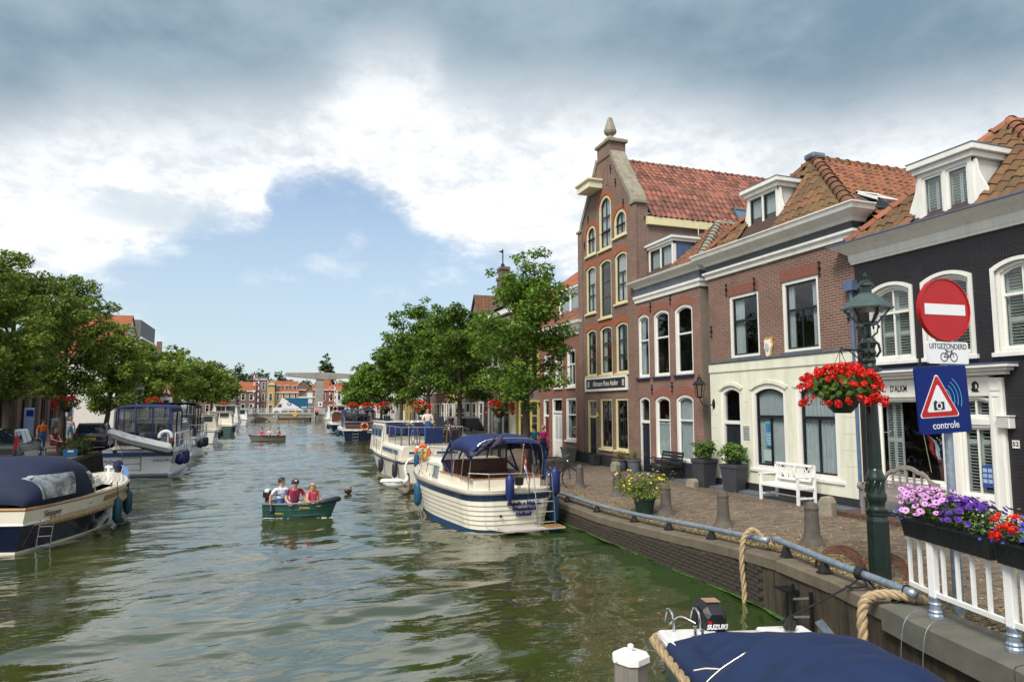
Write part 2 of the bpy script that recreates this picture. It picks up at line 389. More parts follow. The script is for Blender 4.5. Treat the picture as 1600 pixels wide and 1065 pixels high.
# ------------------------------------------------------------------ ground, water, quays
RE = [(5.4,0),(5.95,3.2),(6.35,4.65),(6.6,5.65),(6.9,6.6),(7.15,7.5),(7.35,8.4),(7.57,9.8),(7.62,12),(7.7,15),(7.8,18),(8.25,28),(9.0,42),(10.3,65),(14.5,166),(15,190)]
LE = [(-8.4,-10),(-8.4,40),(-8.0,62),(-7.2,100),(-6.2,166),(-6.2,190)]
def interp(y,pts):
 if y <= pts[0][1]: return pts[0][0]
 for a,b in zip(pts,pts[1:]):
  if y <= b[1]: return a[0] + (b[0] - a[0]) * (y - a[1]) / (b[1] - a[1])
 return pts[-1][0]
def edge_x(y): return interp(y,RE)
def ez(y): return interp(y,[(.85,8.4),(.5,15)])
def gz(x,y):
 """height of the right-hand street: it falls towards the water"""
 if x < 0: return Q
 t = min(1,max(0,(x - edge_x(y)) / 4.0)); e = ez(y)
 return e + (.85 - e) * t
# water
m,t,p = _new('canal_water')
co = _coord(t)
alg = _n(t,'ShaderNodeTexNoise',Scale=.16,Detail=5,Roughness=.6); t.links.new(co,alg.inputs['Vector'])
sx = t.nodes.new('ShaderNodeSeparateXYZ'); t.links.new(co,sx.inputs[0])
c = _ramp(t,alg.outputs[0],(.040,.041,.013),(.036,.056,.012),.38,.68)
# green algae drifting along the right-hand quay wall
mr = t.nodes.new('ShaderNodeMapRange'); mr.interpolation_type = 'SMOOTHSTEP'; mr.inputs['From Min'].default_value = 5.2; mr.inputs['From Max'].default_value = 7.6; t.links.new(sx.outputs[0],mr.inputs['Value'])
mr2 = t.nodes.new('ShaderNodeMapRange'); mr2.interpolation_type = 'SMOOTHSTEP'; mr2.inputs['From Min'].default_value = 30; mr2.inputs['From Max'].default_value = 12; t.links.new(sx.outputs[1],mr2.inputs['Value'])
mu = t.nodes.new('ShaderNodeMath'); mu.operation = 'MULTIPLY'; t.links.new(mr.outputs[0],mu.inputs[0]); t.links.new(mr2.outputs[0],mu.inputs[1])
c = _mixc(t,mu.outputs[0],c,(.022,.052,.010))
t.links.new(c,p.inputs['Base Color']); p.inputs['Roughness'].default_value = .012; p.inputs['IOR'].default_value = 1.55; p.inputs['Specular IOR Level'].default_value = 1.0
def wave(scale,st,det,dist,rough=.5):
 mp = t.nodes.new('ShaderNodeMapping'); mp.inputs['Scale'].default_value = st; mp.inputs['Rotation'].default_value = (0,0,radians(12)); t.links.new(co,mp.inputs[0])
 n = _n(t,'ShaderNodeTexNoise',Scale=scale,Detail=det,Roughness=rough,Distortion=dist); t.links.new(mp.outputs[0],n.inputs['Vector']); return n.outputs[0]
w2 = wave(2.6,(.6,1,1),3,.3,.55); w3 = wave(7.5,(.6,1,1),3,.2,.6)
gust = wave(.42,(.28,1,1),4,.5,.6)
gu = t.nodes.new('ShaderNodeMapRange'); gu.inputs['From Min'].default_value = .40; gu.inputs['From Max'].default_value = .62; gu.inputs['To Min'].default_value = .3; gu.inputs['To Max'].default_value = 1.4; t.links.new(gust,gu.inputs['Value'])
far = t.nodes.new('ShaderNodeMapRange'); far.inputs['From Min'].default_value = 8; far.inputs['From Max'].default_value = 40; far.inputs['To Min'].default_value = .55; far.inputs['To Max'].default_value = 1.6; t.links.new(sx.outputs[1],far.inputs['Value'])
def mad(a,k,b=0):
 n = t.nodes.new('ShaderNodeMath'); n.operation = 'MULTIPLY_ADD'
 for i,x in enumerate((a,k,b)):
  if isinstance(x,(int,float)): n.inputs[i].default_value = x
  else: t.links.new(x,n.inputs[i])
 return n.outputs[0]
_bump(t,p,mad(mad(mad(w2,.5,mad(w3,.13)),gu.outputs[0]),far.outputs[0]),.036,1.0)
m_water = m
# the surface itself is modelled: wind chop, longest waves first, calmer towards the near bridge
from mathutils import noise as NZ
def wave_h(x,y,dy):
 P = NZ.noise; c,s_ = .97,.24; u,v = x * c + y * s_,y * c - x * s_
 g_ = .62 + .75 * P((x * .13,y * .06,3.1)); w = (.62 + 1.1 * min(1,max(0,(y - 9) / 26))) * max(.25,g_ + .2); h = 0
 for lam,st,a,z in ((4.2,.45,.085,0),(1.9,.5,.070,7.7),(.85,.55,.048,15.2),(.42,.7,.024,23.9)):
  f = min(1,max(0,lam / dy / 1.9 - .8))
  if f <= 0: continue
  q = P((u * st / lam,v / lam,z)); h += a * f * (q - .55 * abs(P((u * st / lam * 1.1 + 9,v / lam * 1.1,z + 2))))
 return h * w
ry = [-30,-10,-2,1]; y = 3.0
while y < 176: ry.append(y); y += max(.05,.0044 * y)
ry += [180,202]; rows = []
for a,y in enumerate(ry):
 x0,x1 = interp(y,LE) - .4,edge_x(max(0,y)) + .12; n = 230; d = ry[a + 1] - y if a < len(ry) - 1 else 5; q = []
 for k in range(n + 1): x = x0 + (x1 - x0) * k / n; q.append((x,y,wave_h(x,y,max(d,(x1 - x0) / n)) if 3 <= y < 176 else 0))
 rows.append(q)
b = B(); b.grid(rows); n = len(b.v)
me = bpy.data.meshes.new('water'); me.from_pydata(b.v,[],b.f); me.materials.append(m_water); me.polygons.foreach_set('use_smooth',[True] * len(me.polygons)); me.update()
if me.polygons[0].normal.z < 0: me.flip_normals()
tag(obj('water',me,m_water),kind='structure')
# streets
m_pave = brick('clinker_paving',(.160,.118,.088),(.120,.090,.070),(.085,.070,.052),.205,.105,.008,.4,.006,stain=.35,axes='xy')
m_paver = tiles_mat('clinker',(.105,.080,.062),(.185,.135,.100),(.21,.18,.115),.5,.85)
m_sand = plain('sandy_soil',(.20,.155,.095),.95,var=.4,scale=3,bump=.008,bscale=30,dirt=.35)
m_conc = plain('quay_concrete',(.140,.115,.080),.9,var=.3,scale=2.5,bump=.006,bscale=30,dirt=.5)
m_conc2 = plain('grey_concrete',(.125,.122,.10),.85,var=.25,scale=2.5,bump=.004,dirt=.5)
ys = [-10,0,3.2,4.65,5.65,6.6,7.5,8.4,9.8,11,12,13.5,15,18,22,28,35,42,65,100,166,190]
b = B(); rows = []
for y in ys:
 e = edge_x(y) + .30
 xs = [e,e + .9,e + 1.8,e + 2.8,e + 3.7,14,60,900]
 rows.append([(x,y,gz(x,y)) for x in xs])
b.grid(rows); b.add([(15.3,190,.84),(900,190,.84),(900,3000,.84),(15.3,3000,.84)],[(0,1,2,3)])
pavement = tag(obj('pavement',b,m_pave),kind='structure')
b = B(); rows = []
for y in [-40,-10,40,62,100,166,190]:
 e = interp(y,LE); rows.append([(x,y,Q) for x in (-900,-60,e - .35)])
b.grid(rows); b.add([(-900,190,Q),(-6.5,190,Q),(-6.5,3000,Q),(-900,3000,Q)],[(0,1,2,3)])
tag(obj('street',b,m_pave),kind='structure')
b = B(); b.box(-6.6,15.4,201,3000,-.6,.40); tag(obj('ground',b,brick('dark_bank_brick',(.05,.04,.03),(.04,.03,.025),(.07,.06,.05))),kind='structure')
# clinkers of the street, laid one by one where they can be told apart
bp = B(); bp.box(-.0965,.0965,-.0465,.0465,-.03,.014); paver_me = bp.mesh('paver',m_paver)
cand = []
for j in range(30,230):
 y = j * .1 + .05
 for i in range(0,34):
  x = 7.3 + i * .2 + (.1 if j % 2 else 0)
  if x < edge_x(y) + .62 or x > 11.3: continue
  if y < 4.2: continue
  cand.append((x * x * .25 + y * y,x,y))
cand.sort()
near = 0; fld = B()
def pave_m(x,y):
 n = Vector((-(gz(x + .1,y) - gz(x - .1,y)) / .2,-(gz(x,y + .1) - gz(x,y - .1)) / .2,1))
 q = Vector((0,0,1)).rotation_difference(n).to_matrix().to_4x4()
 return Matrix.Translation((x,y,gz(x,y) + R.uniform(-.003,.004))) @ q @ Matrix.Rotation(R.uniform(-.02,.02),4,'Z')
for _,x,y in cand:
 if near < 300 and 4.6 < y and x > 7.6 - .05 * y:
  place('paver',paver_me,pave_m(x,y),pavement); near += 1
 else:
  Mx = pave_m(x,y)
  vs = [Mx @ Vector(c) for c in ((-.0965,-.0465,.014),(.0965,-.0465,.014),(.0965,.0465,.014),(-.0965,.0465,.014),(-.1,-.05,-.02),(.1,-.05,-.02),(.1,.05,-.02),(-.1,.05,-.02))]
  fld.add(vs,[(0,1,2,3),(4,5,1,0),(5,6,2,1),(6,7,3,2),(7,4,0,3)])
tag(obj('paver_field',fld,m_paver,pavement),kind='stuff')
# raised doorstep strip along the houses
b = B()
for y0,y1,x0 in ((12.1,18,12.15),(18.1,22,12.2)): b.box(x0,12.72,y0,y1,.80,.90)
tag(obj('house_kerb',b,m_slate),kind='structure')
b = B()
for k in range(22): b.box(11.62,11.80,7.0 + k * .22,7.208 + k * .22,.80,.945 + R.uniform(-.004,.004))
b.box(11.8,12.72,7,11.84,.8,.93)
tag(obj('terrace_kerb',b,plain('dark_red_kerb_brick',(.10,.05,.035),.85,var=.4,scale=9,bump=.004)),kind='structure')
# dry leaves and seed husks swept against the quay edge
m_litter = leaf_mat('dry_leaf',(.22,.16,.05),(.40,.31,.13),.1)
b = B()
for k in range(9000):
 y = R.uniform(4.8,20) if R.random() < .75 else R.uniform(4.8,11)
 x = edge_x(y) + .35 + abs(R.gauss(0,.55)) if R.random() < .6 else R.uniform(edge_x(y) + .4,12)
 b.leaf((x,y,gz(x,y) + .022),(R.gauss(0,.25),R.gauss(0,.25),1),R.uniform(.015,.045))
tag(obj('leaf_litter',b,m_litter),kind='stuff')
# right quay wall
m_wallb = brick('wet_quay_brick',(.060,.046,.034),(.045,.034,.026),(.085,.075,.06),.22,.07,.008,.4,.008,stain=.5)
m_wallc,t,p = _new('streaked_quay_face')
co = _coord(t,(5,5,.35)); n = _n(t,'ShaderNodeTexNoise',Scale=2.2,Detail=8,Roughness=.7); t.links.new(co,n.inputs['Vector'])
co2 = _coord(t); n2 = _n(t,'ShaderNodeTexNoise',Scale=1.2,Detail=6,Roughness=.6); t.links.new(co2,n2.inputs['Vector'])
c = _ramp(t,n.outputs[0],(.028,.021,.013),(.115,.085,.052),.33,.68); c = _mixc(t,1.0,c,_ramp(t,n2.outputs[0],(.55,) * 3,(1.15,) * 3),'MULTIPLY')
t.links.new(c,p.inputs['Base Color']); p.inputs['Roughness'].default_value = .9; _bump(t,p,n.outputs[0],.03)
qw = thing('quay_wall','dark stained quay wall with rough coping along the street side of the canal','wall')
b = B(); rows = []
yy = [0,3.2,4.65,5.65,6.6,7.5,8.4,9.8,12,15,18,28,42,65,166,190]
for y in yy:
 e = edge_x(y); rows.append([(e + .05,y,-.8),(e + .03,y,.1),(e + .02,y,ez(y) - .14)])
b.grid(rows); obj('wall_face',b,m_wallc,qw)
seg = [edge_x(y) for y in yy]
b = B(); y = 6.1; first = True
while y < 60:
 L = 1.35 if y < 30 else 3
 y2 = y + L; P = []
 for yk in (y + .006,y2 - .006):
  e = edge_x(yk); zt = ez(yk) + R.uniform(-.006,.008)
  P.append([(e,yk,zt - .16),(e,yk,zt - .012),(e + .03,yk,zt + .012),(e + .38,yk,zt + .016),(e + .38,yk,zt - .16)])
 c = B(); c.loft(P); obj('coping_stone',c,m_conc,qw); y = y2
b = B(); rows = []
for y in (60,65,100,166,190): e = edge_x(y); rows.append([(e,y,.3),(e,y,.52),(e + .4,y,.52)])
b.grid(rows); obj('coping',b,m_conc,qw)
bb = B(); bb.box(-.03,.012,-.104,.104,-.029,.029); brick_me = bb.mesh('brick',plain('wet_dark_brick',(.050,.039,.030),.8,var=.45,scale=7,bump=.006,bscale=30,dirt=.5))
nb = 0; fld = B()
for yi in range(60):
 for r in range(11):
  y = 9.3 + yi * .222 + (.11 if r % 2 else 0); z = .04 + r * .07
  if z > ez(y) - .19: continue
  e = edge_x(y) + .02; d = (edge_x(y + .1) - edge_x(y - .1)) / .2
  Mx = Matrix.Translation((e,y,z)) @ Matrix.Rotation(-math.atan(d) + R.uniform(-.02,.02),4,'Z') @ Matrix.Translation((R.uniform(-.008,.006),0,0))
  if nb < 300: place('brick',brick_me,Mx,qw); nb += 1
  else: fld.box(-.03,.012,-.104,.104,-.029,.029,Mx)
tag(obj('brick_field',fld,brick_me.materials[0],qw),kind='stuff')
# green line of floating algae along the wall
b = B(); rows = []
for k in range(120):
 y = 6.6 + k * .13; e = edge_x(y) - .0
 w = .05 + .04 * sin(k * .7) * sin(k * .23) + R.uniform(0,.02)
 rows.append([(e - w,y,.006),(e + .06,y,.008)])
b.grid(rows); tag(obj('algae',b,plain('floating_algae',(.055,.13,.018),.6,var=.5,scale=9,bump=.01)),kind='stuff')
# bridge-end coping below the white railing
led = thing('concrete_ledge','grey concrete ledge under the white railing at the bridge end','ledge')
ly = [0.5,1.5,2.5,3.2,4.65,5.65,6.25]
for (ya,yb) in ((0.5,2.49),(2.51,4.39),(4.41,6.25)):
 rows = []
 for y in [ya] + [v for v in ly if ya < v < yb] + [yb]:
  e = edge_x(y); k = .55
  rows.append([(e - .06,y,.62),(e - .06,y,.87),(e - .03,y,.895),(e + k,y,.90),(e + k,y,.62)])
 c = B(); c.loft(rows); obj('slab',c,m_conc2,led)
# left quay
lq = thing('quay_wall','low brick quay wall behind the boats on the tree side of the canal','wall')
b = B(); rows = []
for x,y in LE: rows.append([(x,y,-.8),(x,y,Q - .16)])
b.grid(rows); obj('wall_face',b,m_wallb,lq)
b = B(); rows = []
for x,y in LE: rows.append([(x + .04,y,Q - .16),(x + .04,y,Q + .01),(x - .4,y,Q + .012)])
b.grid(rows); obj('coping',b,m_conc,lq)
# ------------------------------------------------------------------ house kit (facade in the local plane y = 0, seen from -Y)
def arc_z(x,x0,x1,z1,h):
 if h <= 0: return z1
 a = (x1 - x0) / 2; c = (x0 + x1) / 2; d = max(-a,min(a,x - c))
 if h > a * .8: return z1 - h + h * sqrt(max(0,1 - (d / a) ** 2))
 r = (a * a + h * h) / (2 * h); return z1 - r + sqrt(max(0,r * r - d * d))
def arc_out(x0,x1,z0,z1,h,n=10):
 if h <= 0: return [(x0,z0),(x1,z0),(x1,z1),(x0,z1)]
 p = [(x0,z0),(x1,z0)]
 for i in range(n + 1):
  if h > (x1 - x0) * .4: x = (x0 + x1) / 2 + (x1 - x0) / 2 * cos(pi * i / n)
  else: x = x1 + (x0 - x1) * i / n
  p.append((x,arc_z(x,x0,x1,z1,h)))
 return p
def inpoly(p,poly):
 c = False; n = len(poly)
 for i in range(n):
  a,b = poly[i],poly[i - 1]
  if (a[1] > p[1]) != (b[1] > p[1]) and p[0] < (b[0] - a[0]) * (p[1] - a[1]) / (b[1] - a[1]) + a[0]: c = not c
 return c
def holed(b,outline,holes,y=0,reveal=.16):
 """flat sheet with holes plus the reveals of the holes"""
 vs = []; es = []
 for poly in [outline] + holes:
  n0 = len(vs); vs += [Vector(p) for p in poly]; es += [(n0 + i,n0 + (i + 1) % len(poly)) for i in range(len(poly))]
 r = geometry.delaunay_2d_cdt(vs,es,[],0,1e-5)
 V,F = r[0],r[2]; keep = []
 for f in F:
  c = (sum(V[i][0] for i in f) / len(f),sum(V[i][1] for i in f) / len(f))
  if inpoly(c,outline) and not any(inpoly(c,h) for h in holes): keep.append(tuple(f))
 b.add([(v[0],y,v[1]) for v in V],keep)
 for h in holes:
  n = len(h); b.add([(p[0],y,p[1]) for p in h] + [(p[0],y + reveal,p[1]) for p in h],[(i,(i + 1) % n,n + (i + 1) % n,n + i) for i in range(n)])
def window(root,x0,x1,z0,z1,h=0,fc=None,sc=None,fw=.09,y=.03,bars=(),mull=(),sill=None,curtain='side',glass=None,sw=.045,bw=.035,name='window',bm=None,sillw=.05,room=None):
 fc = fc or m_white; sc = sc or m_sash; glass = glass or m_glass
 o = arc_out(x0,x1,z0,z1,h)
 def ins(w,wb=None):
  wb = w if wb is None else wb
  return (x0 + w,x1 - w,z0 + wb,z1 - w,h * (x1 - x0 - 2 * w) / (x1 - x0))
 i1 = ins(fw,fw * .8); b = B(); b.ring(o,arc_out(*i1),y,y + .11); win = obj(name,b,fc,root)
 i2 = ins(fw + sw,fw * .8 + sw); b = B(); b.ring(arc_out(*i1),arc_out(*i2),y + .045,y + .085)
 X0,X1,Z0,Z1,H_ = i2
 zs = [Z0] + [Z0 + (Z1 - Z0) * f for f in bars] + [Z1]
 rows = []
 for k in range(len(zs) - 1):
  xs = [X0] + sorted(X0 + (X1 - X0) * fx for (f0,f1,fx) in mull if f0 <= (zs[k] + zs[k + 1] - 2 * Z0) / (2 * (Z1 - Z0)) <= f1) + [X1]
  rows.append((zs[k],zs[k + 1],xs,k == len(zs) - 2))
 b.mat(1)
 for z in zs[1:-1]: b.box(X0 - .01,X1 + .01,y + .035,y + .09,z - bw * .8,z + bw * .8)
 b.mat(0)
 for za,zb,xs,top in rows:
  for x in xs[1:-1]: b.box(x - bw / 2,x + bw / 2,y + .045,y + .082,za,arc_z(x,X0,X1,Z1,H_) if top else zb)
 obj('sash',b,[sc,bm or sc],win)
 for za,zb,xs,top in rows:
  for xa,xb in zip(xs,xs[1:]):
   if top and H_ > 0: pts = [(xa,za),(xb,za)] + [(xb + (xa - xb) * i / 6,arc_z(xb + (xa - xb) * i / 6,X0,X1,Z1,H_)) for i in range(7)]
   else: pts = [(xa,za),(xb,za),(xb,zb),(xa,zb)]
   q = B(); q.prism(pts,y + .062 + R.uniform(0,.003),y + .068); obj('pane',q,glass,win)
 if sill: b = B(); b.box(x0 - sillw,x1 + sillw,-.07,y + .02,z0 - .085,z0 - .003); obj('sill',b,sill,win,bevel=.008)
 if curtain: drape(win,X0,X1,Z0,Z1,y + .13,curtain)
 return win
def drape(win,X0,X1,Z0,Z1,y,kind):
 b = B(); w = X1 - X0
 def folds(xa,xb,z0,z1,n):
  P = []
  for i in range(n * 4 + 1):
   x = xa + (xb - xa) * i / (n * 4); P.append((x,y + .03 * sin(i * pi / 2 + xa * 7) + R.uniform(-.006,.006)))
  b.grid([[(p[0],p[1],z) for p in P] for z in (z0,z1)])
 if kind == 'side':
  folds(X0 - .05,X0 + w * R.uniform(.16,.26),Z0 - .1,Z1,3); folds(X1 - w * R.uniform(.14,.24),X1 + .05,Z0 - .1,Z1,3)
 elif kind == 'left': folds(X0 - .05,X0 + w * .33,Z0 - .1,Z1,4)
 elif kind == 'full': folds(X0 - .05,X1 + .05,Z0 - .1,Z1,9)
 elif kind == 'half': folds(X0 - .05,X1 + .05,Z0 - .1,Z0 + (Z1 - Z0) * .62,9)
 elif kind == 'top': folds(X0 - .05,X1 + .05,Z0 + (Z1 - Z0) * .55,Z1,7)
 elif kind == 'vertical':
  n = int(w / .075)
  for i in range(n):
   x = X0 + w * (i + .5) / n; c = B(); M = Matrix.Translation((x,y,0)) @ Matrix.Rotation(radians(55),4,'Z'); c.box(-.034,.034,-.002,.002,Z0,Z1,M); obj('blind_strip',c,m_curtain,win)
  return
 obj('curtain',b,m_curtain,win)
_slat = {}
def shutters(win,x0,x1,zs,y,leaves=2,mat=None,st=.045,sl=.052):
 """louvred shutter leaves behind the glass; every slat a piece of its own"""
 mat = mat or m_white; w = (x1 - x0) / leaves
 for k in range(leaves):
  a,c = x0 + k * w + .004,x0 + (k + 1) * w - .004; b = B()
  b.box(a,a + st,y,y + .03,zs[0],zs[-1]); b.box(c - st,c,y,y + .03,zs[0],zs[-1])
  for z in zs: b.box(a + st,c - st,y + .001,y + .029,max(zs[0],z - .045),min(zs[-1],z + .045))
  obj('shutter_frame',b,mat,win)
  key = round(c - a - 2 * st,3)
  if key not in _slat:
   s = B(); s.box(-key / 2,key / 2,-.027,.027,-.004,.004,Matrix.Rotation(radians(-28),4,'X')); _slat[key] = s.mesh('slat',mat)
  for za,zb in zip(zs,zs[1:]):
   n = max(1,int((zb - za - .09) / sl))
   for i in range(n): place('slat',_slat[key],Matrix.Translation(((a + c) / 2,y + .015,za + .045 + (zb - za - .09) * (i + .5) / n)),win)
def door(root,x0,x1,z0,z1,fc=None,leafm=None,fw=.1,y=.04,trans=.22,h=0,panes=False,glass=None,hm=None,knob_left=False,transbar=None):
 fc = fc or m_white; leafm = leafm or m_black
 o = arc_out(x0,x1,z0,z1,h); fx0,fx1 = x0 + fw,x1 - fw
 def ins(w): return [(x0 + w,z0),(x1 - w,z0)] + arc_out(x0 + w,x1 - w,z0,z1 - w,h * .8)[2:]
 zt = z1 - (z1 - z0) * trans
 b = B(); b.ring(o,ins(fw),y,y + .12); b.box(fx0,fx1,y + .006,y + .11,zt - .05,zt + .05)
 d = obj('door',b,fc,root)
 b = B(); b.box(fx0 + .005,fx1 - .005,y + .06,y + .10,z0 + .02,zt - .05)
 w = fx1 - fx0; lm = zt - .05 - z0
 for (za,zb) in ((.06,.34),(.40,.92)) if not panes else ((.06,.36),):
  for (xa,xb) in ((.12,.46),(.54,.88)):
   X0,X1,Z0,Z1 = fx0 + w * xa,fx0 + w * xb,z0 + lm * za,z0 + lm * zb
   b.ring([(X0,Z0),(X1,Z0),(X1,Z1),(X0,Z1)],[(X0 + .025,Z0 + .025),(X1 - .025,Z0 + .025),(X1 - .025,Z1 - .025),(X0 + .025,Z1 - .025)],y + .045,y + .061)
 leaf = obj('door_leaf',b,leafm,d)
 if panes:
  for (xa,xb) in ((.14,.45),(.55,.86)):
   q = B(); q.box(fx0 + w * xa,fx0 + w * xb,y + .052,y + .064,z0 + lm * .42,z0 + lm * .93); obj('pane',q,glass or m_glass,d)
 q = B(); pts = [(fx0,zt + .05),(fx1,zt + .05)] + arc_out(fx0,fx1,z0,z1 - fw,h * .8)[2:]
 q.prism(pts,y + .07,y + .076); obj('pane',q,glass or m_glass,d)
 q = B(); xk = fx0 + .07 if knob_left else fx1 - .07; q.ball((xk,y + .03,z0 + lm * .47),.028,8,5); q.box(xk - .02,xk + .02,y + .045,y + .062,z0 + lm * .42,z0 + lm * .54); obj('handle',q,m_steel,d)
 return d
def cornice(root,W,z,prof,mat,y0=0,x0=-.0,ret=.35,name='cornice',right=True,left=True):
 """moulding profile [(out, height)] run along the front and returned round the corners"""
 rows = []
 pts = []
 if left: pts.append(lambda o: (x0 - o,y0 + ret))
 pts.append(lambda o: (x0 - (o if left else 0),y0 - o)); pts.append(lambda o: (W + (o if right else 0),y0 - o))
 if right: pts.append(lambda o: (W + o,y0 + ret))
 b = B()
 for f in pts: rows.append([(*f(o),z + hh) for o,hh in prof])
 b.loft([[*r] for r in rows],closed=True,cap=True)
 return obj(name,b,mat,root)
def arch_bricks(root,x0,x1,z1,h,mat,t=.26,n=11,y=-.006,gap=.06):
 b = B(); c = (x0 + x1) / 2; a = (x1 - x0) / 2
 if h > a * .8:
  for i in range(n):
   t0,t1 = pi * (i + gap) / n,pi * (i + 1 - gap) / n
   P = [(c + (a + .005) * cos(t0),z1 - h + (h + .005) * sin(t0)),(c + (a + t) * cos(t0),z1 - h + (h + t) * sin(t0)),(c + (a + t) * cos(t1),z1 - h + (h + t) * sin(t1)),(c + (a + .005) * cos(t1),z1 - h + (h + .005) * sin(t1))]
   b.prism(P,y,y + .05)
 else:
  r = (a * a + h * h) / (2 * h); zc = z1 - r; A = math.asin(min(1,a / r)) * 1.08
  for i in range(n):
   t0,t1 = -A + 2 * A * (i + gap) / n,-A + 2 * A * (i + 1 - gap) / n
   P = [(c + (r + .005) * sin(t0),zc + (r + .005) * cos(t0)),(c + (r + t) * sin(t0),zc + (r + t) * cos(t0)),(c + (r + t) * sin(t1),zc + (r + t) * cos(t1)),(c + (r + .005) * sin(t1),zc + (r + .005) * cos(t1))]
   b.prism(P,y,y + .05)
 return obj('arch',b,mat,root)
def anchor(root,x,z,s=.2):
 b = B(); b.tube([(x,-.03,z - s),(x,-.03,z + s)],.014,6); b.box(x - .03,x + .03,-.055,.0,z - .03,z + .03)
 b.ball((x,-.035,z + s),.035,6,4); b.ball((x,-.035,z - s),.035,6,4); obj('wall_anchor',b,m_iron,root)
_tile = {}
def tile_mesh(mat,w,l):
 k = (mat.name,w,l)
 if k not in _tile:
  b = B(); cu = [-.53,-.34,-.12,.10,.32,.44,.55]; hu = [.012,.058,.072,.052,.012,.004,.014]
  r0 = [(u * w,-l * .56,h * w / .24 * .9 - .012) for u,h in zip(cu,hu)]; r1 = [(u * w,-l * .56,h * w / .24 * .9 + .022) for u,h in zip(cu,hu)]; r2 = [(u * w,l * .56,h * w / .24 * .9) for u,h in zip(cu,hu)]
  b.grid([r0,r1,r2]); _tile[k] = b.mesh('tile',mat)
 return _tile[k]
def tile_list(L,O,U,V,poly,tw,tl,skip=None):
 O,U,V = Vector(O),Vector(U).normalized(),Vector(V).normalized(); N = U.cross(V)
 us = [p[0] for p in poly]; vs = [p[1] for p in poly]
 j = 0; v = min(vs) + tl / 2
 while v < max(vs):
  u = min(us) + tw / 2
  while u < max(us):
   if inpoly((u,v),poly) and not (skip and skip(u,v)):
    P = O + U * u + V * v + N * .03
    L.append((P,U,V,N))
   u += tw
  v += tl; j += 1
def lay_tiles(root,roof,L,mat,tw,tl,lim=300):
 me = tile_mesh(mat,tw,tl); Mw = Matrix.LocRotScale(root.location,root.rotation_euler,None); cp = Vector(cam.location); K = []
 for P,U,V,N in L:
  Mx = Matrix(((U.x,V.x,N.x,P.x),(U.y,V.y,N.y,P.y),(U.z,V.z,N.z,P.z),(0,0,0,1)))
  Mx = Mx @ Matrix.Rotation(R.uniform(-.03,.03),4,'Z') @ Matrix.Rotation(R.uniform(-.03,.03),4,'X') @ Matrix.Translation((R.uniform(-.006,.006),R.uniform(-.012,.012),R.uniform(-.004,.008)))
  wp = Mw @ P; wnrm = Mw.to_3x3() @ N; d = cp - wp
  K.append(((0 if wnrm.dot(d) > 0 else 1e4) + d.length,Mx))
 K.sort(key=lambda q: q[0]); rest = B()
 for i,(_,Mx) in enumerate(K):
  if i < lim: place('tile',me,Mx,roof)
  else: rest.add([Mx @ v.co for v in me.vertices],[tuple(f.vertices) for f in me.polygons])
 if rest.v: tag(obj('tile_field',rest,mat,roof),kind='stuff')
def ridge_tiles(roof,a,b,mat,r=.13,l=.36):
 a,b = Vector(a),Vector(b); d = b - a; n = max(1,int(d.length / l)); d.normalize(); x = d.cross(Vector((0,0,1))).normalized(); z = x.cross(d)
 c = B(); rows = []
 for yv,k in ((-l * .56,1.18),(-l * .42,1.18),(-l * .40,1.0),(l * .55,.95)):
  rows.append([(cos(t) * r * k,yv,sin(t) * r * k - .03) for t in [pi * i / 6 for i in range(7)]])
 c.grid(rows); me = c.mesh('ridge_tile',mat)
 for i in range(n):
  P = a + (b - a) * ((i + .5) / n)
  place('ridge_tile',me,Matrix(((x.x,d.x,z.x,P.x),(x.y,d.y,z.y,P.y),(x.z,d.z,z.z,P.z),(0,0,0,1))) @ Matrix.Rotation(R.uniform(-.03,.03),4,'X'),roof)
def slope(roof_b,O,U,V,poly,drop=-.03):
 O,U,V = Vector(O),Vector(U).normalized(),Vector(V).normalized(); N = U.cross(V)
 n = len(poly); roof_b.add([O + U * p[0] + V * p[1] + N * drop for p in poly],[tuple(range(n))])
def body(root,W,D,H,mat,y0=.0,name='side_wall',z0=0,left=True,right=True):
 b = B()
 if left: b.add([(0,y0,z0),(0,D,z0),(0,D,H),(0,y0,H)],[(0,1,2,3)])
 if right: b.add([(W,y0,z0),(W,D,z0),(W,D,H),(W,y0,H)],[(0,1,2,3)])
 b.add([(0,D,z0),(W,D,z0),(W,D,H),(0,D,H),(0,y0 + .02,H),(W,y0 + .02,H)],[(0,1,2,3),(3,2,5,4)])
 return obj(name,b,mat,root)
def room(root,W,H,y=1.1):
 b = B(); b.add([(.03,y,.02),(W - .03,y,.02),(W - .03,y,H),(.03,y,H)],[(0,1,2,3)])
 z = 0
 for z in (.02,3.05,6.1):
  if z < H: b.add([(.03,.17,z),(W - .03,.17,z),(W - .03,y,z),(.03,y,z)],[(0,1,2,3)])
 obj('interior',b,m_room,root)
def fachhouse(label,y_left,W,H,D,mat,holes,outline=None,group='old brick houses along the canal street',x=12.7,name='canal_house'):
 r = thing(name,label,'house',(x,y_left,Q),-pi / 2,group)
 b = B(); holed(b,outline or [(0,0),(W,0),(W,H),(0,H)],holes); obj('wall',b,mat,r)
 return r
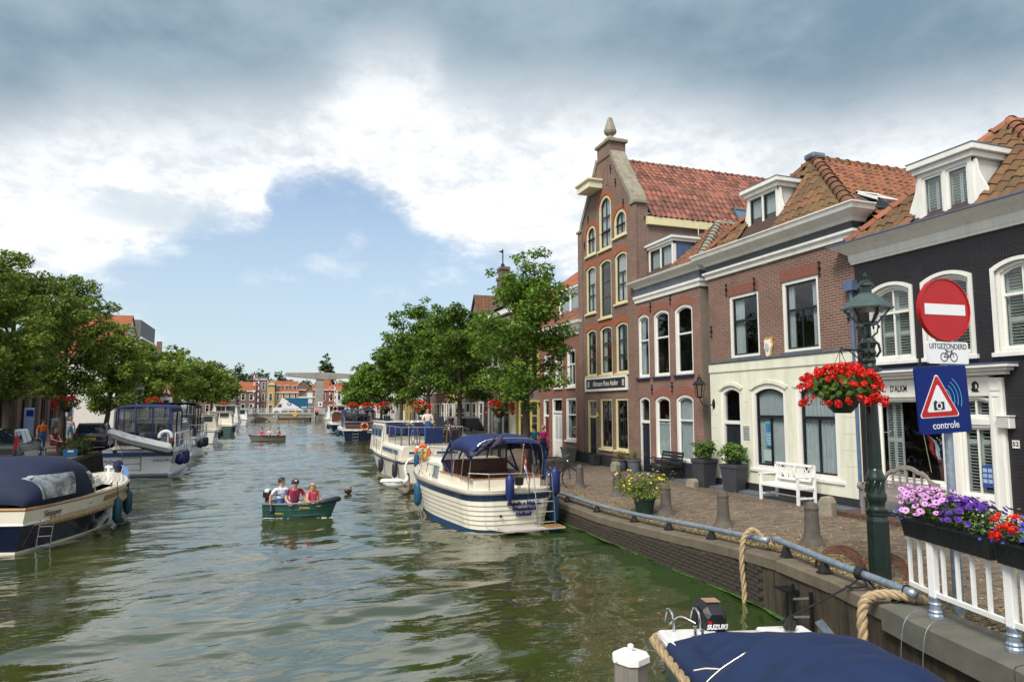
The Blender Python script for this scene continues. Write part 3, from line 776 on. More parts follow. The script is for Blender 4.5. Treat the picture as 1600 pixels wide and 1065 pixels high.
# ================================================================== gable warehouse
yL,W = 26.98,5.03
def gx(y): return yL - y
WN = []
g_open = [(gx(26.3),gx(25.42),0.0,2.66,0),(gx(25.1),gx(24.06),.70,2.68,0),(gx(23.8),gx(22.8),.70,2.68,0)]
for a in ((26.28,25.36),(25.03,23.98),(23.68,22.72)): g_open.append((gx(a[0]),gx(a[1]),3.64,5.60,.12))
g_open += [(gx(26.28),gx(25.36),6.28,8.30,.13),(gx(25.03),gx(23.98),5.93,8.32,.13),(gx(23.68),gx(22.72),6.34,8.36,.13)]
g_open += [(gx(26.24),gx(25.30),8.76,10.05,.47),(gx(25.02),gx(23.92),8.73,10.98,.55),(gx(23.72),gx(22.70),8.98,10.06,.5)]
out = [(0,0),(W,0),(W,9.98),(W + .02,10.02),(4.72,10.12),(4.42,10.55),(4.06,11.05),(3.72,11.55),(3.3,12.15),(3.02,12.6),(3.02,13.05),(2.02,13.05),(2.02,12.6),(1.72,12.1),(1.36,11.55),(.96,10.95),(.6,10.4),(.32,10.08),(-.02,10.0),(0,9.98)]
gh = fachhouse('tall brick warehouse with bell gable, stone finial and piano workshop sign',yL,W,10,12,bk_gable,[arc_out(*o) for o in g_open],out)
b = B(); b.box(0,W,.34,.38,9.3,10.0); b.box(W - .05,W - .001,.003,.5,9.3,9.96); b.box(.001,.05,.003,.5,9.3,9.96)
b.prism([(.3,10.0),(4.72,10.0),(4.05,11.0),(3.3,12.1),(3.02,12.58),(2.02,12.58),(1.75,12.1),(.98,10.95)],.30,.34)
obj('gable_back',b,bk_gable,gh)
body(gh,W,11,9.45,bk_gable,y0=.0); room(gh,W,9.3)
b = B(); b.box(-.004,W + .004,-.03,.0,0,.45); obj('plinth',b,m_plinth,gh)
# corner pilasters, slightly proud
b = B(); b.box(-.03,.42,-.035,-.002,.46,9.9); b.box(W - .42,W + .03,-.035,-.002,.46,9.9)
obj('pilaster',b,bk_gable,gh)
door(gh,*g_open[0][:4],fc=m_yellow,leafm=m_sash,trans=.27)
for o in g_open[1:3]: window(gh,*o,fc=m_yellow,bars=(.62,),mull=[(0,1,.5)],sill=m_yellow,curtain=None)
for o in g_open[3:6]: window(gh,*o,fc=m_yellow,bars=(.34,.67),mull=[(0,1,.5)],sill=m_yellow,curtain='side')
for k,o in enumerate(g_open[6:9]):
 if k == 1: window(gh,*o,fc=m_yellow,sw=.09,bars=(.33,.64),sill=m_yellow,curtain=None)
 else: window(gh,*o,fc=m_yellow,bars=(.36,.62),mull=[(0,.6,.5)],sill=m_yellow,curtain='full')
for k,o in enumerate(g_open[9:12]): window(gh,*o,fc=m_yellow,fw=.12,bars=(.33,.62) if k == 1 else (),mull=[(0,1,.5)],sill=m_yellow,curtain='full')
for o in g_open[3:9]: arch_bricks(gh,o[0],o[1],o[3],o[4],bk_arch,.24,9)
for o in g_open[9:12]: arch_bricks(gh,o[0],o[1],o[3],o[4],bk_arch,.2,15)
# stone copings of the gable
for sgn in (1,-1):
 P = [(4.75,9.98),(4.62,10.3),(4.32,10.72),(4.03,11.12),(3.72,11.6),(3.36,12.12),(3.06,12.6)]
 rows = []
 for i,p in enumerate(P):
  a = P[max(0,i - 1)]; c = P[min(len(P) - 1,i + 1)]; d = Vector((c[0] - a[0],c[1] - a[1])).normalized(); n = Vector((-d.y,d.x)) * -1
  f = lambda q: (q if sgn > 0 else W - q)
  rows.append([(f(p[0] - n.x * .04),-.06,p[1] - n.y * .04),(f(p[0] + n.x * .12),-.07,p[1] + n.y * .12),(f(p[0] + n.x * .12),.62,p[1] + n.y * .12),(f(p[0] - n.x * .04),.62,p[1] - n.y * .04)])
 b = B(); b.loft(rows); obj('coping',b,m_stone,gh)
 b = B(); xx = 4.66 if sgn > 0 else -.1; b.box(xx,xx + .47,-.09,.42,9.94,10.06); obj('shoulder_stone',b,m_stone,gh,bevel=.015)
b = B(); b.box(1.98,3.06,-.04,.7,12.5,13.07); obj('chimney',b,bk_gable,gh)
b = B(); b.box(1.88,3.16,-.12,.78,13.07,13.2); b.box(1.98,3.06,-.05,.7,13.2,13.26); obj('chimney_cap',b,m_stone,gh,bevel=.02)
b = B(); b.lathe([(.26,13.26),(.26,13.38),(.2,13.42),(.12,13.5),(.14,13.55),(.24,13.62),(.27,13.72),(.23,13.85),(.10,14.26),(.07,14.32),(0,14.34)],8,(2.52,.3,0),rot=pi / 8); obj('finial',b,m_stone,gh)
b = B(); b.box(2.24,2.44,-.02,.0,11.35,12.4); b.box(2.62,2.82,-.02,0,11.35,12.4); obj('gable_pilaster',b,bk_gable,gh)
# hoist beam
b = B(); b.box(1.2,2.35,-.62,.1,11.32,11.62); b.box(1.12,2.42,-.7,.1,11.62,11.70); b.box(1.16,2.38,-.66,.1,11.57,11.62); obj('hoist_beam',b,m_ivory,gh,bevel=.01)
for (x,z) in ((3.5,11.2),(3.1,11.9),(1.0,10.35),(.62,9.3),(4.1,10.2)): anchor(gh,x,z,.14)
# roof
ro = B(); L = []
RZ,KZ,EZ = 12.5,10.95,9.46
Vl = Vector((-.95,0,KZ - EZ)); Vu = Vector((-(W / 2 - .95),0,RZ - KZ)); len1,len2 = Vl.length,Vu.length
Uy = Vector((0,1,0)); Dg = 8.6
pl = [(.62,0),(Dg,0),(Dg,len1 + .02),(.62,len1 + .02)]; pu = [(.62,0),(Dg,0),(Dg,len2),(.62,len2)]
for side in (1,-1):
 for (O,V,pp) in (((W + .08,0,EZ - .02),Vl,pl),((W - .95,0,KZ),Vu,pu)):
  O = Vector(O); V = V.copy(); U = Uy.copy()
  if side < 0: O.x = W - O.x; V.x = -V.x; O.y = Dg + .62; U = -U
  slope(ro,O,U,V,pp)
  if side > 0: tile_list(L,O,U,V,pp,.235,.30,skip=lambda u,v,z=O.z: z < 10 and 4.55 < u < 5.95 and .12 < v < .95)
roof = obj('roof',ro,m_under,gh); lay_tiles(gh,roof,L,t_red,.235,.30)
ridge_tiles(roof,(W / 2,.66,RZ + .03),(W / 2,Dg,RZ + .03),t_red,.12,.33)
b = B(); b.box(W + .002,W + .14,.42,Dg,9.14,9.44); obj('gutter_board',b,m_yellow,gh)
for k in (2.6,4.9): b = B(); b.box(W + .145,W + .165,k,k + .03,8.85,9.35); obj('bracket',b,m_ivory,gh)
Vn = Vl.normalized(); Nn = Uy.cross(Vn)
for k in range(2):
 def SP(u,v,n): return Vector((W + .08,0,EZ - .02)) + Uy * u + Vn * v + Nn * n
 u0 = 4.6 + k * .68; b = B()
 for (ua,ub,va,vb) in ((u0,u0 + .06,.14,.92),(u0 + .56,u0 + .62,.14,.92),(u0,u0 + .62,.14,.2),(u0,u0 + .62,.86,.92)):
  b.add([SP(ua,va,.02),SP(ub,va,.02),SP(ub,vb,.02),SP(ua,vb,.02),SP(ua,va,.14),SP(ub,va,.14),SP(ub,vb,.14),SP(ua,vb,.14)],[(0,1,2,3),(4,7,6,5),(0,4,5,1),(1,5,6,2),(2,6,7,3),(3,7,4,0)])
 sk = obj('skylight',b,m_zinc,gh); b = B(); b.add([SP(u0 + .06,.2,.1),SP(u0 + .56,.2,.1),SP(u0 + .56,.86,.1),SP(u0 + .06,.86,.1)],[(0,1,2,3)]); b.add([SP(u0 + .06,.2,.03),SP(u0 + .56,.2,.03),SP(u0 + .56,.86,.03),SP(u0 + .06,.86,.03)],[(0,1,2,3)])
 obj('pane',b,plain('skylight_glass',(.10,.14,.19),.05,coat=1,spec=1),sk)
# sign board
b = B(); b.ring([(.62,2.98),(4.22,2.98),(4.22,3.64 - .09),(.62,3.64 - .09)],[(.72,3.07),(4.12,3.07),(4.12,3.47),(.72,3.47)],-.07,-.0)
sg = obj('sign',b,m_white,gh)
b = B(); b.box(.72,4.12,-.045,-.005,3.07,3.47); obj('sign_panel',b,m_black,sg)
text('Alkmaars Piano Atelier',.30,(2.42,-.048,3.27),FR,m_white,sg,sx=.78)
for xk in (.86,3.84):
 b = B(); b.ring([(xk,3.16),(xk + .14,3.16),(xk + .14,3.39),(xk,3.39)],[(xk + .025,3.185),(xk + .115,3.185),(xk + .115,3.365),(xk + .025,3.365)],-.05,-.044)
 for q in range(3): b.box(xk + .04,xk + .10,-.05,-.044,3.21 + q * .05,3.23 + q * .05)
 obj('emblem',b,m_white,sg)
b = B(); b.box(gx(25.38),gx(25.26),-.03,-.002,1.95,2.1); obj('notice',b,plain('yellow_sticker',(.75,.55,.04),.5,var=.05),gh)
# ================================================================== middle house
yL,W,HB = 22.0,3.95,6.12
m_open = [(gx(22.0) + .0 + .0,gx(21.26),.05,2.72,.12),(gx(20.86),gx(19.90),.56,2.72,.14),(gx(19.55),gx(18.56),.56,2.74,.14)]
m_open[0] = (.02,.80,.05,2.72,.12)
for a in ((21.98,21.16),(20.86,19.86),(19.53,18.50)): m_open.append((yL - a[0],yL - a[1],3.38,5.68,.14))
mh = fachhouse('narrow red brick house with grey frieze and flat dormer beside the warehouse',yL,W,HB,9,bk_mid,[arc_out(*o) for o in m_open],x=12.68)
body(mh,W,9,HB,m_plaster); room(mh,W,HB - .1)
b = B(); b.box(.82,W + .003,-.025,.0,0,.40); obj('plinth',b,m_plinth,mh)
door(mh,*m_open[0][:4],h=.12,fc=m_white,leafm=plain('blue_black_paint',(.014,.018,.034),.3,var=.1),trans=.34)
for k,o in enumerate(m_open[1:3]): window(mh,*o,fc=m_white,sc=m_white,bars=(.635,),sill=plain('dark_blue_sill',(.02,.03,.07),.4,var=.1) if k == 0 else MATS['dark_blue_sill'],curtain='full' if k else 'half')
for k,o in enumerate(m_open[3:6]): window(mh,*o,fc=m_white,sc=m_white,bars=(.60,),sill=MATS['dark_blue_sill'],curtain=None if k else 'left')
for o in m_open[1:]:
 arch_bricks(mh,o[0],o[1],o[3],o[4],plain('red_arch_brick',(.255,.095,.065),.85,var=.2,scale=14,bump=.004) if 'red_arch_brick' not in MATS else MATS['red_arch_brick'],.27,17,y=-.004,gap=.05)
for x,z in ((1.0,6.02 - .15),(2.28,5.95),(1.0,2.95),(2.28,3.0)): anchor(mh,x,z,.14)
# warm lamp shade and plant behind the upper windows
b = B(); b.lathe([(.19,3.62),(.12,3.88)],12,(.55,.42,0)); b.lathe([(.02,3.45),(.02,3.62)],6,(.55,.42,0)); obj('table_lamp',b,plain('parchment_shade',(.62,.45,.17),.7),mh)
b = B()
for k in range(160): b.leaf((1.75 + R.gauss(0,.16),.42 + R.gauss(0,.06),3.68 + R.gauss(0,.16)),(R.gauss(0,1),-1,R.gauss(0,1)),R.uniform(.04,.09))
obj('house_plant',b,leaf_mat('pot_leaf',(.03,.07,.015),(.09,.15,.03)),mh)
cornice(mh,W,HB,[(0,0),(.05,0),(.06,.10),(.10,.16),(.10,.24),(0,.24)],m_white,name='lower_cornice')
b = B(); b.box(-.02,W + .05,-.05,.2,HB + .24,HB + .52); obj('frieze',b,m_slate,mh)
cornice(mh,W,HB + .52,[(0,0),(.06,0),(.10,.08),(.20,.14),(.28,.20),(.30,.26),(0,.27)],m_white)
# hipped roof
ZE,ZR = HB + .74,8.93
ap = Vector((W / 2 - .35,2.5,ZR)); c0,c1 = Vector((-.1,-.1,ZE)),Vector((W + .1,-.1,ZE)); bk = Vector((ap.x,9,ZR))
ro = B(); ro.add([c0,c1,ap,bk,(W + .1,9,ZE),(-.1,9,ZE)],[(0,1,2),(1,4,3,2),(0,2,3,5)])
roof = obj('roof',ro,m_under,mh); L = []
V = (ap - Vector((ap.x,-.1,ZE))); tile_list(L,(0,-.1,ZE),(1,0,0),V,[(-.1,0),(W + .1,0),(ap.x,V.length)],.22,.27,skip=lambda u,v: .1 < u < 2.0 and v < 2.0)
V2 = Vector((ap.x - W - .1,0,ZR - ZE)); tile_list(L,(W + .1,0,ZE),(0,1,0),V2,[(-.1,0),(9,0),(9,V2.length),(ap.y,V2.length)],.22,.27)
lay_tiles(mh,roof,L,t_brown,.22,.27)
ridge_tiles(roof,c1 + Vector((0,0,.05)),ap + Vector((0,0,.05)),m_stone,.15,.34); ridge_tiles(roof,ap + Vector((0,0,.05)),(ap.x,8.8,ZR + .05),m_stone,.13,.34)
# dormer with two casements and blue-grey cheeks
def dormer(root,x0,x1,z0,z1,y,D,fm,cheek,sc,sashes=2,ovh=.12,roofm=None,corn=.2,curt='full',mull=()):
 b = B(); b.box(x0 + .02,x1 - .02,y + .2,y + D,z0,z1); b.box(x0 + .02,x0 + .05,y + .12,y + .21,z0,z1); b.box(x1 - .05,x1 - .02,y + .12,y + .21,z0,z1); d = obj('dormer',b,cheek,root)
 b = B(); b.box(x0,x0 + .09,y,y + .13,z0,z1); b.box(x1 - .09,x1,y,y + .13,z0,z1); b.box(x0,x1,y + .002,y + .128,z0,z0 + .07); b.box(x0,x1,y + .002,y + .128,z1 - .08,z1)
 w = (x1 - x0 - .18) / sashes
 for k in range(1,sashes): b.box(x0 + .09 + w * k - .035,x0 + .09 + w * k + .035,y + .004,y + .126,z0,z1)
 obj('dormer_frame',b,fm,d)
 b = B(); b.box(x0 - ovh * .5,x1 + ovh * .5,y - ovh * .5,y + D,z1 + .002,z1 + corn * .5); b.box(x0 - ovh,x1 + ovh,y - ovh,y + D,z1 + corn * .5,z1 + corn); obj('dormer_cornice',b,fm,d,bevel=.012)
 b = B(); b.box(x0 - ovh - .01,x1 + ovh + .01,y - ovh - .01,y + D,z1 + corn,z1 + corn + .02); obj('dormer_roof',b,roofm or m_zinc,d)
 for k in range(sashes):
  xa,xb = x0 + .09 + w * k + (.035 if k else 0),x0 + .09 + w * (k + 1) - (.035 if k < sashes - 1 else 0)
  za,zb = z0 + .07,z1 - .08; b = B(); b.ring([(xa,za),(xb,za),(xb,zb),(xa,zb)],[(xa + .05,za + .05),(xb - .05,za + .05),(xb - .05,zb - .05),(xa + .05,zb - .05)],y + .03,y + .08)
  for f in mull: b.box(xa + .05,xb - .05,y + .04,y + .075,za + (zb - za) * f - .014,za + (zb - za) * f + .014)
  s = obj('casement',b,sc,d); q = B(); q.box(xa + .05,xb - .05,y + .052,y + .058,za + .05,zb - .05); obj('pane',q,m_glass,d)
  if curt:
   q = B(); n = 14; q.grid([[(xa + (xb - xa) * i / n,y + .11 + .012 * sin(i * 1.9),z) for i in range(n + 1)] for z in (za,zb)]); obj('curtain',q,m_curtain,d)
 return d
dormer(mh,.16,1.78,7.05,8.12,.46,1.9,m_white,m_lead,m_black,2,curt='full')
# ================================================================== cream-based house
yL,W,HB = 17.64,5.58,6.22
c_open = [(yL - 17.14,yL - 16.22,.03,2.93,.14),(yL - 15.76,yL - 14.42,.66,2.94,.17),(yL - 14.06,yL - 12.70,.60,2.96,.17),(yL - 16.66,yL - 15.38,3.74,5.56,0),(yL - 14.46,yL - 13.18,3.74,5.60,0)]
ch = fachhouse('brick house with cream rendered ground floor and white bench in front',yL,W,HB,9,bk_cream,[arc_out(*o) for o in c_open[3:]],[(0,3.62),(W,3.62),(W,HB),(0,HB)])
b = B(); holed(b,[(0,0),(W,0),(W,3.62),(0,3.62)],[arc_out(*o) for o in c_open[:3]],-.03,.19); b.box(0,W,-.03,.0,3.615,3.63); obj('rendered_wall',b,m_stucco,ch)
m_joint = plain('render_joint',(.50,.47,.33),.9,var=.1)
b = B()
for z in (.95,1.32,1.70,2.08,2.46):
 for xa,xb in ((0.01,.36),(1.58,1.74),(3.38,3.44),(5.06,W - .01)): b.box(xa,xb,-.033,-.029,z,z + .010)
obj('render_lines',b,m_joint,ch)
b = B(); b.box(-.02,W + .02,-.09,-.0,3.63,3.68); obj('string_course',b,m_slate,ch)
b = B(); b.box(-.01,W + .01,-.06,-.031,3.36,3.60); obj('cream_band',b,m_stucco,ch)
b = B()
for xa,xb in ((0,.46),(1.46,W)): b.box(xa,xb,-.05,-.031,0,.24)
obj('plinth',b,m_plinth,ch)
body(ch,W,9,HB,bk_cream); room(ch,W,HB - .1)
# raised hood mouldings over the three arches
for o in c_open[:3]:
 b = B(); o1 = arc_out(o[0] - .10,o[1] + .10,o[2],o[3] + .11,o[4] + .02)[2:]; o2 = arc_out(o[0] - .02,o[1] + .02,o[2],o[3] + .02,o[4])[2:]
 n = len(o1); b.loft([[(o1[i][0],-.031,o1[i][1]),(o1[i][0],-.06,o1[i][1]),(o2[i][0],-.06,o2[i][1]),(o2[i][0],-.031,o2[i][1])] for i in range(n)]); obj('arch_moulding',b,m_stucco,ch)
door(ch,*c_open[0][:4],h=.14,fc=m_white,leafm=plain('dark_blue_door',(.016,.020,.028),.3,var=.15),trans=.36,y=.0)
w1 = window(ch,*c_open[1],fc=m_white,sc=m_black,fw=.12,y=-.01,bars=(.64,),mull=[(0,.6,.5)],sill=m_white,curtain='vertical',sillw=.12,bw=.05)
w2 = window(ch,*c_open[2],fc=m_white,sc=m_black,fw=.12,y=-.01,bars=(.64,),mull=[(0,.6,.5)],sill=m_white,curtain='full',sillw=.12,bw=.05)
window(ch,*c_open[3],fc=m_white,sc=m_black,bars=(.60,),mull=[(0,.55,.5)],sill=m_slate,curtain='left',bw=.04)
window(ch,*c_open[4],fc=m_white,sc=m_black,bars=(.60,),mull=[(0,.55,.5)],sill=m_slate,curtain='side',bw=.04)
m_soldier = plain('soldier_course_brick',(.215,.082,.056),.85,var=.3,scale=14,bump=.004)
for o in c_open[3:]:
 b = B(); n = 18
 for i in range(n): xa = o[0] - .05 + (o[1] - o[0] + .1) * i / n; b.box(xa + .005,xa + (o[1] - o[0] + .1) / n - .005,-.006,.03,o[3] + .005,o[3] + .30)
 obj('soldier_course',b,m_soldier,ch)
for x,z in ((.9,5.78),(2.15,5.75),(4.55,5.72),(.12,4.62),(5.38,4.52)): anchor(ch,x,z,.15)
# posters in the window, plate by the door, plaque on the brick
b = B(); b.box(.40,.55,.02,.024,.55,1.05);
m_poster = plain('pale_blue_poster',(.16,.42,.60),.5,var=.3,scale=9)
def card(parent,x0,x1,z0,z1,y,mats,name='notice'):
 c = B(); c.box(x0,x1,y,y + .006,z0,z1); return obj(name,c,mats,parent)
xp = c_open[1][0] + .42
card(w1,xp,xp + .26,1.28,1.94,.055,m_poster); card(w1,xp + .03,xp + .23,1.66,1.88,.052,plain('sea_blue_print',(.05,.17,.33),.5,var=.4,scale=14))
card(w1,xp - .1,xp + .2,.88,1.18,.055,plain('pale_green_paper',(.55,.66,.60),.6,var=.1))
for k in range(4): card(w1,xp + .05,xp + .2,1.33 + k * .075,1.355 + k * .075,.0525,m_white)
b = B(); b.box(1.50,1.76,-.05,-.031,1.42,1.80); pl_ = obj('name_plate',b,plain('brushed_plate',(.55,.54,.56),.35,metal=.5,var=.1),ch)
for k in range(4): card(pl_,1.54,1.72,1.49 + k * .07,1.505 + k * .07,-.053,m_slate,'plate_line')
shield = [(-.16,.22),(-.2,.28),(-.1,.33),(0,.30),(.1,.33),(.2,.28),(.16,.22),(.19,.05),(.13,-.12),(.10,-.28),(0,-.33),(-.10,-.28),(-.13,-.12),(-.19,.05)]
b = B(); b.prism([(2.65 + x * .9,3.92 + z * .85) for x,z in shield],-.05,0); pq = obj('plaque',b,plain('gilt',(.62,.42,.10),.4,metal=.5,var=.3),ch,bevel=.015)
b = B(); b.prism([(2.65 + x * .72,3.90 + z * .72) for x,z in shield],-.085,-.045); obj('shield',b,m_white,pq,bevel=.015)
b = B(); b.prism([(2.65 + .09 * cos(t),3.93 + .12 * sin(t)) for t in [2 * pi * i / 16 for i in range(16)]],-.10,-.08); obj('crest',b,plain('grey_relief',(.45,.45,.45),.6),pq,bevel=.01)
# wall lantern at the left corner
b = B(); b.tube([(.16,-.03,2.42),(.12,-.22,2.34),(.05,-.34,2.40),(.0,-.40,2.52),(.0,-.42,2.62)],.018,8); b.ball((.16,-.04,2.42),(.07,.03,.16),8,6); wl_ = obj('wall_lantern',b,m_iron,ch)
b = B(); b.lathe([(.10,2.64),(.165,3.0),(.20,3.02),(.06,3.16),(.05,3.22),(.02,3.28),(0,3.32)],6,(0,-.42,0));
b2 = B()
for k in range(6):
 a = 2 * pi * k / 6; b2.bar((.10 * cos(a),-.42 + .10 * sin(a),2.64),(.165 * cos(a),-.42 + .165 * sin(a),3.0),.014,.014)
b2.lathe([(.19,2.99),(.20,3.02),(.07,3.15),(.06,3.22),(.03,3.25),(0,3.34)],6,(0,-.42,0)); b2.lathe([(.05,2.60),(.11,2.63),(.11,2.65)],6,(0,-.42,0)); obj('lantern_frame',b2,m_iron,wl_)
b2 = B(); b2.lathe([(.10,2.65),(.16,2.98)],6,(0,-.42,0)); obj('lantern_glass',b2,m_glass2,wl_)
cornice(ch,W,HB + .01,[(0,0),(.06,0),(.07,.09),(.13,.15),(.13,.21),(0,.21)],m_white,name='lower_cornice')
b = B(); b.box(-.04,W + .04,-.06,.25,HB + .22,HB + .42); obj('frieze',b,plain('anthracite_paint',(.045,.048,.055),.5,var=.15),ch)
cornice(ch,W,HB + .42,[(0,0),(.07,0),(.12,.08),(.24,.15),(.34,.22),(.37,.33),(.40,.34),(.40,.37),(0,.38)],m_white)
ZE,ZR = HB + .72,9.28
ap = Vector((W / 2,1.72,ZR)); c0,c1 = Vector((-.05,-.1,ZE)),Vector((W + .08,-.1,ZE)); bk = Vector((W / 2,9,ZR))
ro = B(); ro.add([c0,c1,ap,bk,(W + .08,9,ZE),(-.05,9,ZE)],[(0,1,2),(1,4,3,2),(0,2,3,5)]); roof = obj('roof',ro,m_under,ch)
V2 = Vector((ap.x - W - .08,0,ZR - ZE)); lw = V2.length; L = []
# the right-hand slope runs down behind the neighbour's gutter
lowz = 1.15; Vn = V2.normalized(); tile_list(L,Vector((W + .08,0,ZE)) - Vn * lowz,(0,1,0),V2,[(.3,0),(9,0),(9,lw + lowz),(ap.y,lw + lowz),(-.1,lowz),(.3,lowz - .02)],.245,.33,skip=lambda u,v: .55 < u < 1.3 and 1.05 < v < 1.95)
lay_tiles(ch,roof,L,t_orange,.245,.33,220)
sb = B(); O = Vector((W + .08,0,ZE)) - Vn * lowz; slope(sb,O,(0,1,0),V2,[(.3,0),(9,0),(9,lowz),(.3,lowz)]); obj('roof_skirt',sb,m_under,roof)
L = []; V = ap - Vector((ap.x,-.1,ZE)); tile_list(L,(0,-.1,ZE),(1,0,0),V,[(-.05,0),(W + .08,0),(ap.x,V.length)],.245,.33,skip=lambda u,v: 1.3 < u < 2.9 and v < 2.2)
lay_tiles(ch,roof,L,t_moss,.245,.33,70)
ridge_tiles(roof,c1 + Vector((0,0,.06)),ap + Vector((0,0,.06)),t_brown,.15,.36); ridge_tiles(roof,c0 + Vector((0,0,.06)),ap + Vector((0,0,.06)),t_orange,.15,.36); ridge_tiles(roof,ap + Vector((0,0,.06)),bk + Vector((0,-.2,.06)),t_orange,.13,.36)
b = B(); b.box(ap.x - .2,ap.x + .2,ap.y - .25,ap.y + .2,ZR + .02,ZR + .2); obj('lead_cap',b,m_zinc,roof,bevel=.06)
# open roof light on the right-hand slope
Nn = Vector((0,1,0)).cross(Vn)
def SP(u,v,n): return O + Vector((0,1,0)) * u + Vn * v + Nn * n
def slab(bb,ua,ub,va,vb,na,nb,dn=0): bb.add([SP(ua,va,na),SP(ub,va,na),SP(ub,vb,na - dn),SP(ua,vb,na - dn),SP(ua,va,nb),SP(ub,va,nb),SP(ub,vb,nb - dn),SP(ua,vb,nb - dn)],[(0,1,2,3),(4,7,6,5),(0,4,5,1),(1,5,6,2),(2,6,7,3),(3,7,4,0)])
b = B(); slab(b,.56,.62,1.08,1.9,-.02,.12); slab(b,1.22,1.28,1.08,1.9,-.02,.12); slab(b,.56,1.28,1.08,1.14,-.02,.12); slab(b,.56,1.28,1.86,1.92,-.02,.12)
sk = obj('skylight',b,m_zinc,ch)
b = B(); slab(b,.57,.65,1.1,1.88,.27,.33,.15); slab(b,1.19,1.27,1.1,1.88,.27,.33,.15); slab(b,.57,1.27,1.1,1.18,.27,.33,0); slab(b,.57,1.27,1.8,1.88,.13,.19,0); obj('open_sash',b,m_white,sk)
b = B(); slab(b,.65,1.19,1.16,1.82,.29,.30,.13); obj('pane',b,m_glass,sk)
# dormer with scrolled side boards
dormer(ch,1.46,2.72,ZE + .12,8.42,.40,1.4,m_white,m_white,m_black,2,mull=(.5,),corn=.24,curt='full',ovh=.16)
def scroll(root,x,sgn,z0,z1,y,m,wd=.26):
 P = [(0,z1),(.05,z1),(.07,z1 - .12)] + [(.07 + wd * (.5 - .5 * cos(pi * k / 6)),z1 - .12 - (z1 - z0 - .3) * k / 6) for k in range(1,7)] + [(.07 + wd * .9,z0 + .08),(.07 + wd * .7,z0),(0,z0)]
 b = B(); b.prism([(x + sgn * p[0],p[1]) for p in P],y + .01,y + .07); obj('scroll_board',b,m,root)
scroll(ch,2.72,1,ZE + .05,8.40,.42,m_white); scroll(ch,1.46,-1,ZE + .05,8.40,.42,m_white)
# ================================================================== black painted house
yL,W,HB = 12.05,4.75,5.60
d_open = [(yL - 11.62,yL - 10.62,3.32,4.98,.14),(yL - 10.32,yL - 9.32,3.32,4.98,.14),(yL - 8.86,yL - 7.9,3.32,4.99,.14)]
shop = (yL - 11.74,yL - 8.80,.0,2.9)
dh = fachhouse('black painted brick house with white shopfront and louvred shutters',yL,W,HB,9,bk_black,[arc_out(*o) for o in d_open] + [[(shop[0],.01),(shop[1],.01),(shop[1],shop[3]),(shop[0],shop[3])]])
body(dh,W,9,HB,bk_black); room(dh,W,HB - .1,1.4)
b = B(); b.box(shop[1] + .03,W,-.02,.0,0,.4); b.box(0,shop[0] - .03,-.02,0,0,.4); obj('plinth',b,m_plinth,dh)
for o in d_open:
 w = window(dh,*o,fc=m_white,sc=m_white,fw=.085,bars=(.66,),mull=[(0,1,.5)],sill=m_white,curtain=None,sillw=.09)
 zz = [o[2] + .1,o[2] + (o[3] - o[2]) * .36,o[2] + (o[3] - o[2]) * .66,o[3] - .12]
 shutters(w,o[0] + .1,o[1] - .1,zz,.17,2,m_white)
 hb = B(); hb.ring(arc_out(o[0] - .05,o[1] + .05,o[2],o[3] + .05,o[4] + .01),arc_out(o[0] + .02,o[1] - .02,o[2] + .02,o[3] - .02,o[4]),-.035,-.003); obj('architrave',hb,m_white,w)
n = 16
for o in d_open:
 b = B()
 for i in range(n): xa = o[0] + (o[1] - o[0]) * i / n; b.box(xa + .004,xa + (o[1] - o[0]) / n - .004,-.006,.02,o[3] + .075,o[3] + .30)
 obj('arch_course',b,bk_black,dh)
# shopfront
sf = B(); x0,x1 = shop[0],shop[1]
sf.box(x0,x0 + .10,-.05,.10,0,2.62); sf.box(x1 - .26,x1,-.07,.10,0,2.86); sf.box(x0 + 1.70,x0 + 2.02,-.05,.10,0,2.62)
sf.box(x0,x1 - .26,-.04,.10,2.52,2.90); sf.box(x0 + .1,x0 + 1.7,-.03,.10,0,.76); sf.box(x0 + 2.02,x1 - .26,-.03,.10,0,.62); sf.box(x0 + 2.02,x1 - .26,-.03,.1,1.98,2.1)
shopf = obj('shopfront',sf,m_white,dh,bevel=.008)
b = B(); b.ring([(x1 - .22,.3),(x1 - .04,.3),(x1 - .04,2.55),(x1 - .22,2.55)],[(x1 - .19,.34),(x1 - .07,.34),(x1 - .07,2.51),(x1 - .19,2.51)],-.082,-.069); b.ring([(x1 - .22,2.62),(x1 - .04,2.62),(x1 - .04,2.82),(x1 - .22,2.82)],[(x1 - .19,2.65),(x1 - .07,2.65),(x1 - .07,2.79),(x1 - .19,2.79)],-.082,-.069)
b.box(x0 + .2,x0 + 1.6,-.045,-.031,.12,.15); b.box(x0 + .2,x0 + 1.6,-.045,-.031,.60,.63); obj('panel_moulding',b,m_white,shopf)
rows = []
b = B(); b.box(x0 - .10,x1 + .12,-.14,-.0,2.91,2.98); b.box(x0 - .16,x1 + .20,-.22,-.0,2.98,3.04); b.box(x0 - .22,x1 + .28,-.30,0,3.04,3.10); obj('shop_cornice',b,m_white,shopf,bevel=.012)
b = B(); b.box(x0 - .23,x1 + .29,-.31,-.0,3.102,3.125); obj('lead_flashing',b,m_lead,shopf)
window(dh,x0 + .10,x0 + 1.70,.76,2.52,0,fc=m_white,sc=m_white,fw=.05,y=-.005,bars=(),sill=m_white,curtain=None,name='display_window',sillw=-.01)
dw = KIDS[dh.name][-1]
shutters(dw,x0 + .18,x0 + .58,[.84,1.62,2.44],.2,2,m_white,.03,.05)
dr = window(dh,x0 + 2.02,x1 - .26,.62,1.98,0,fc=m_white,sc=m_white,fw=.045,y=-.005,mull=[(0,1,.5)],curtain=None,name='door_window')
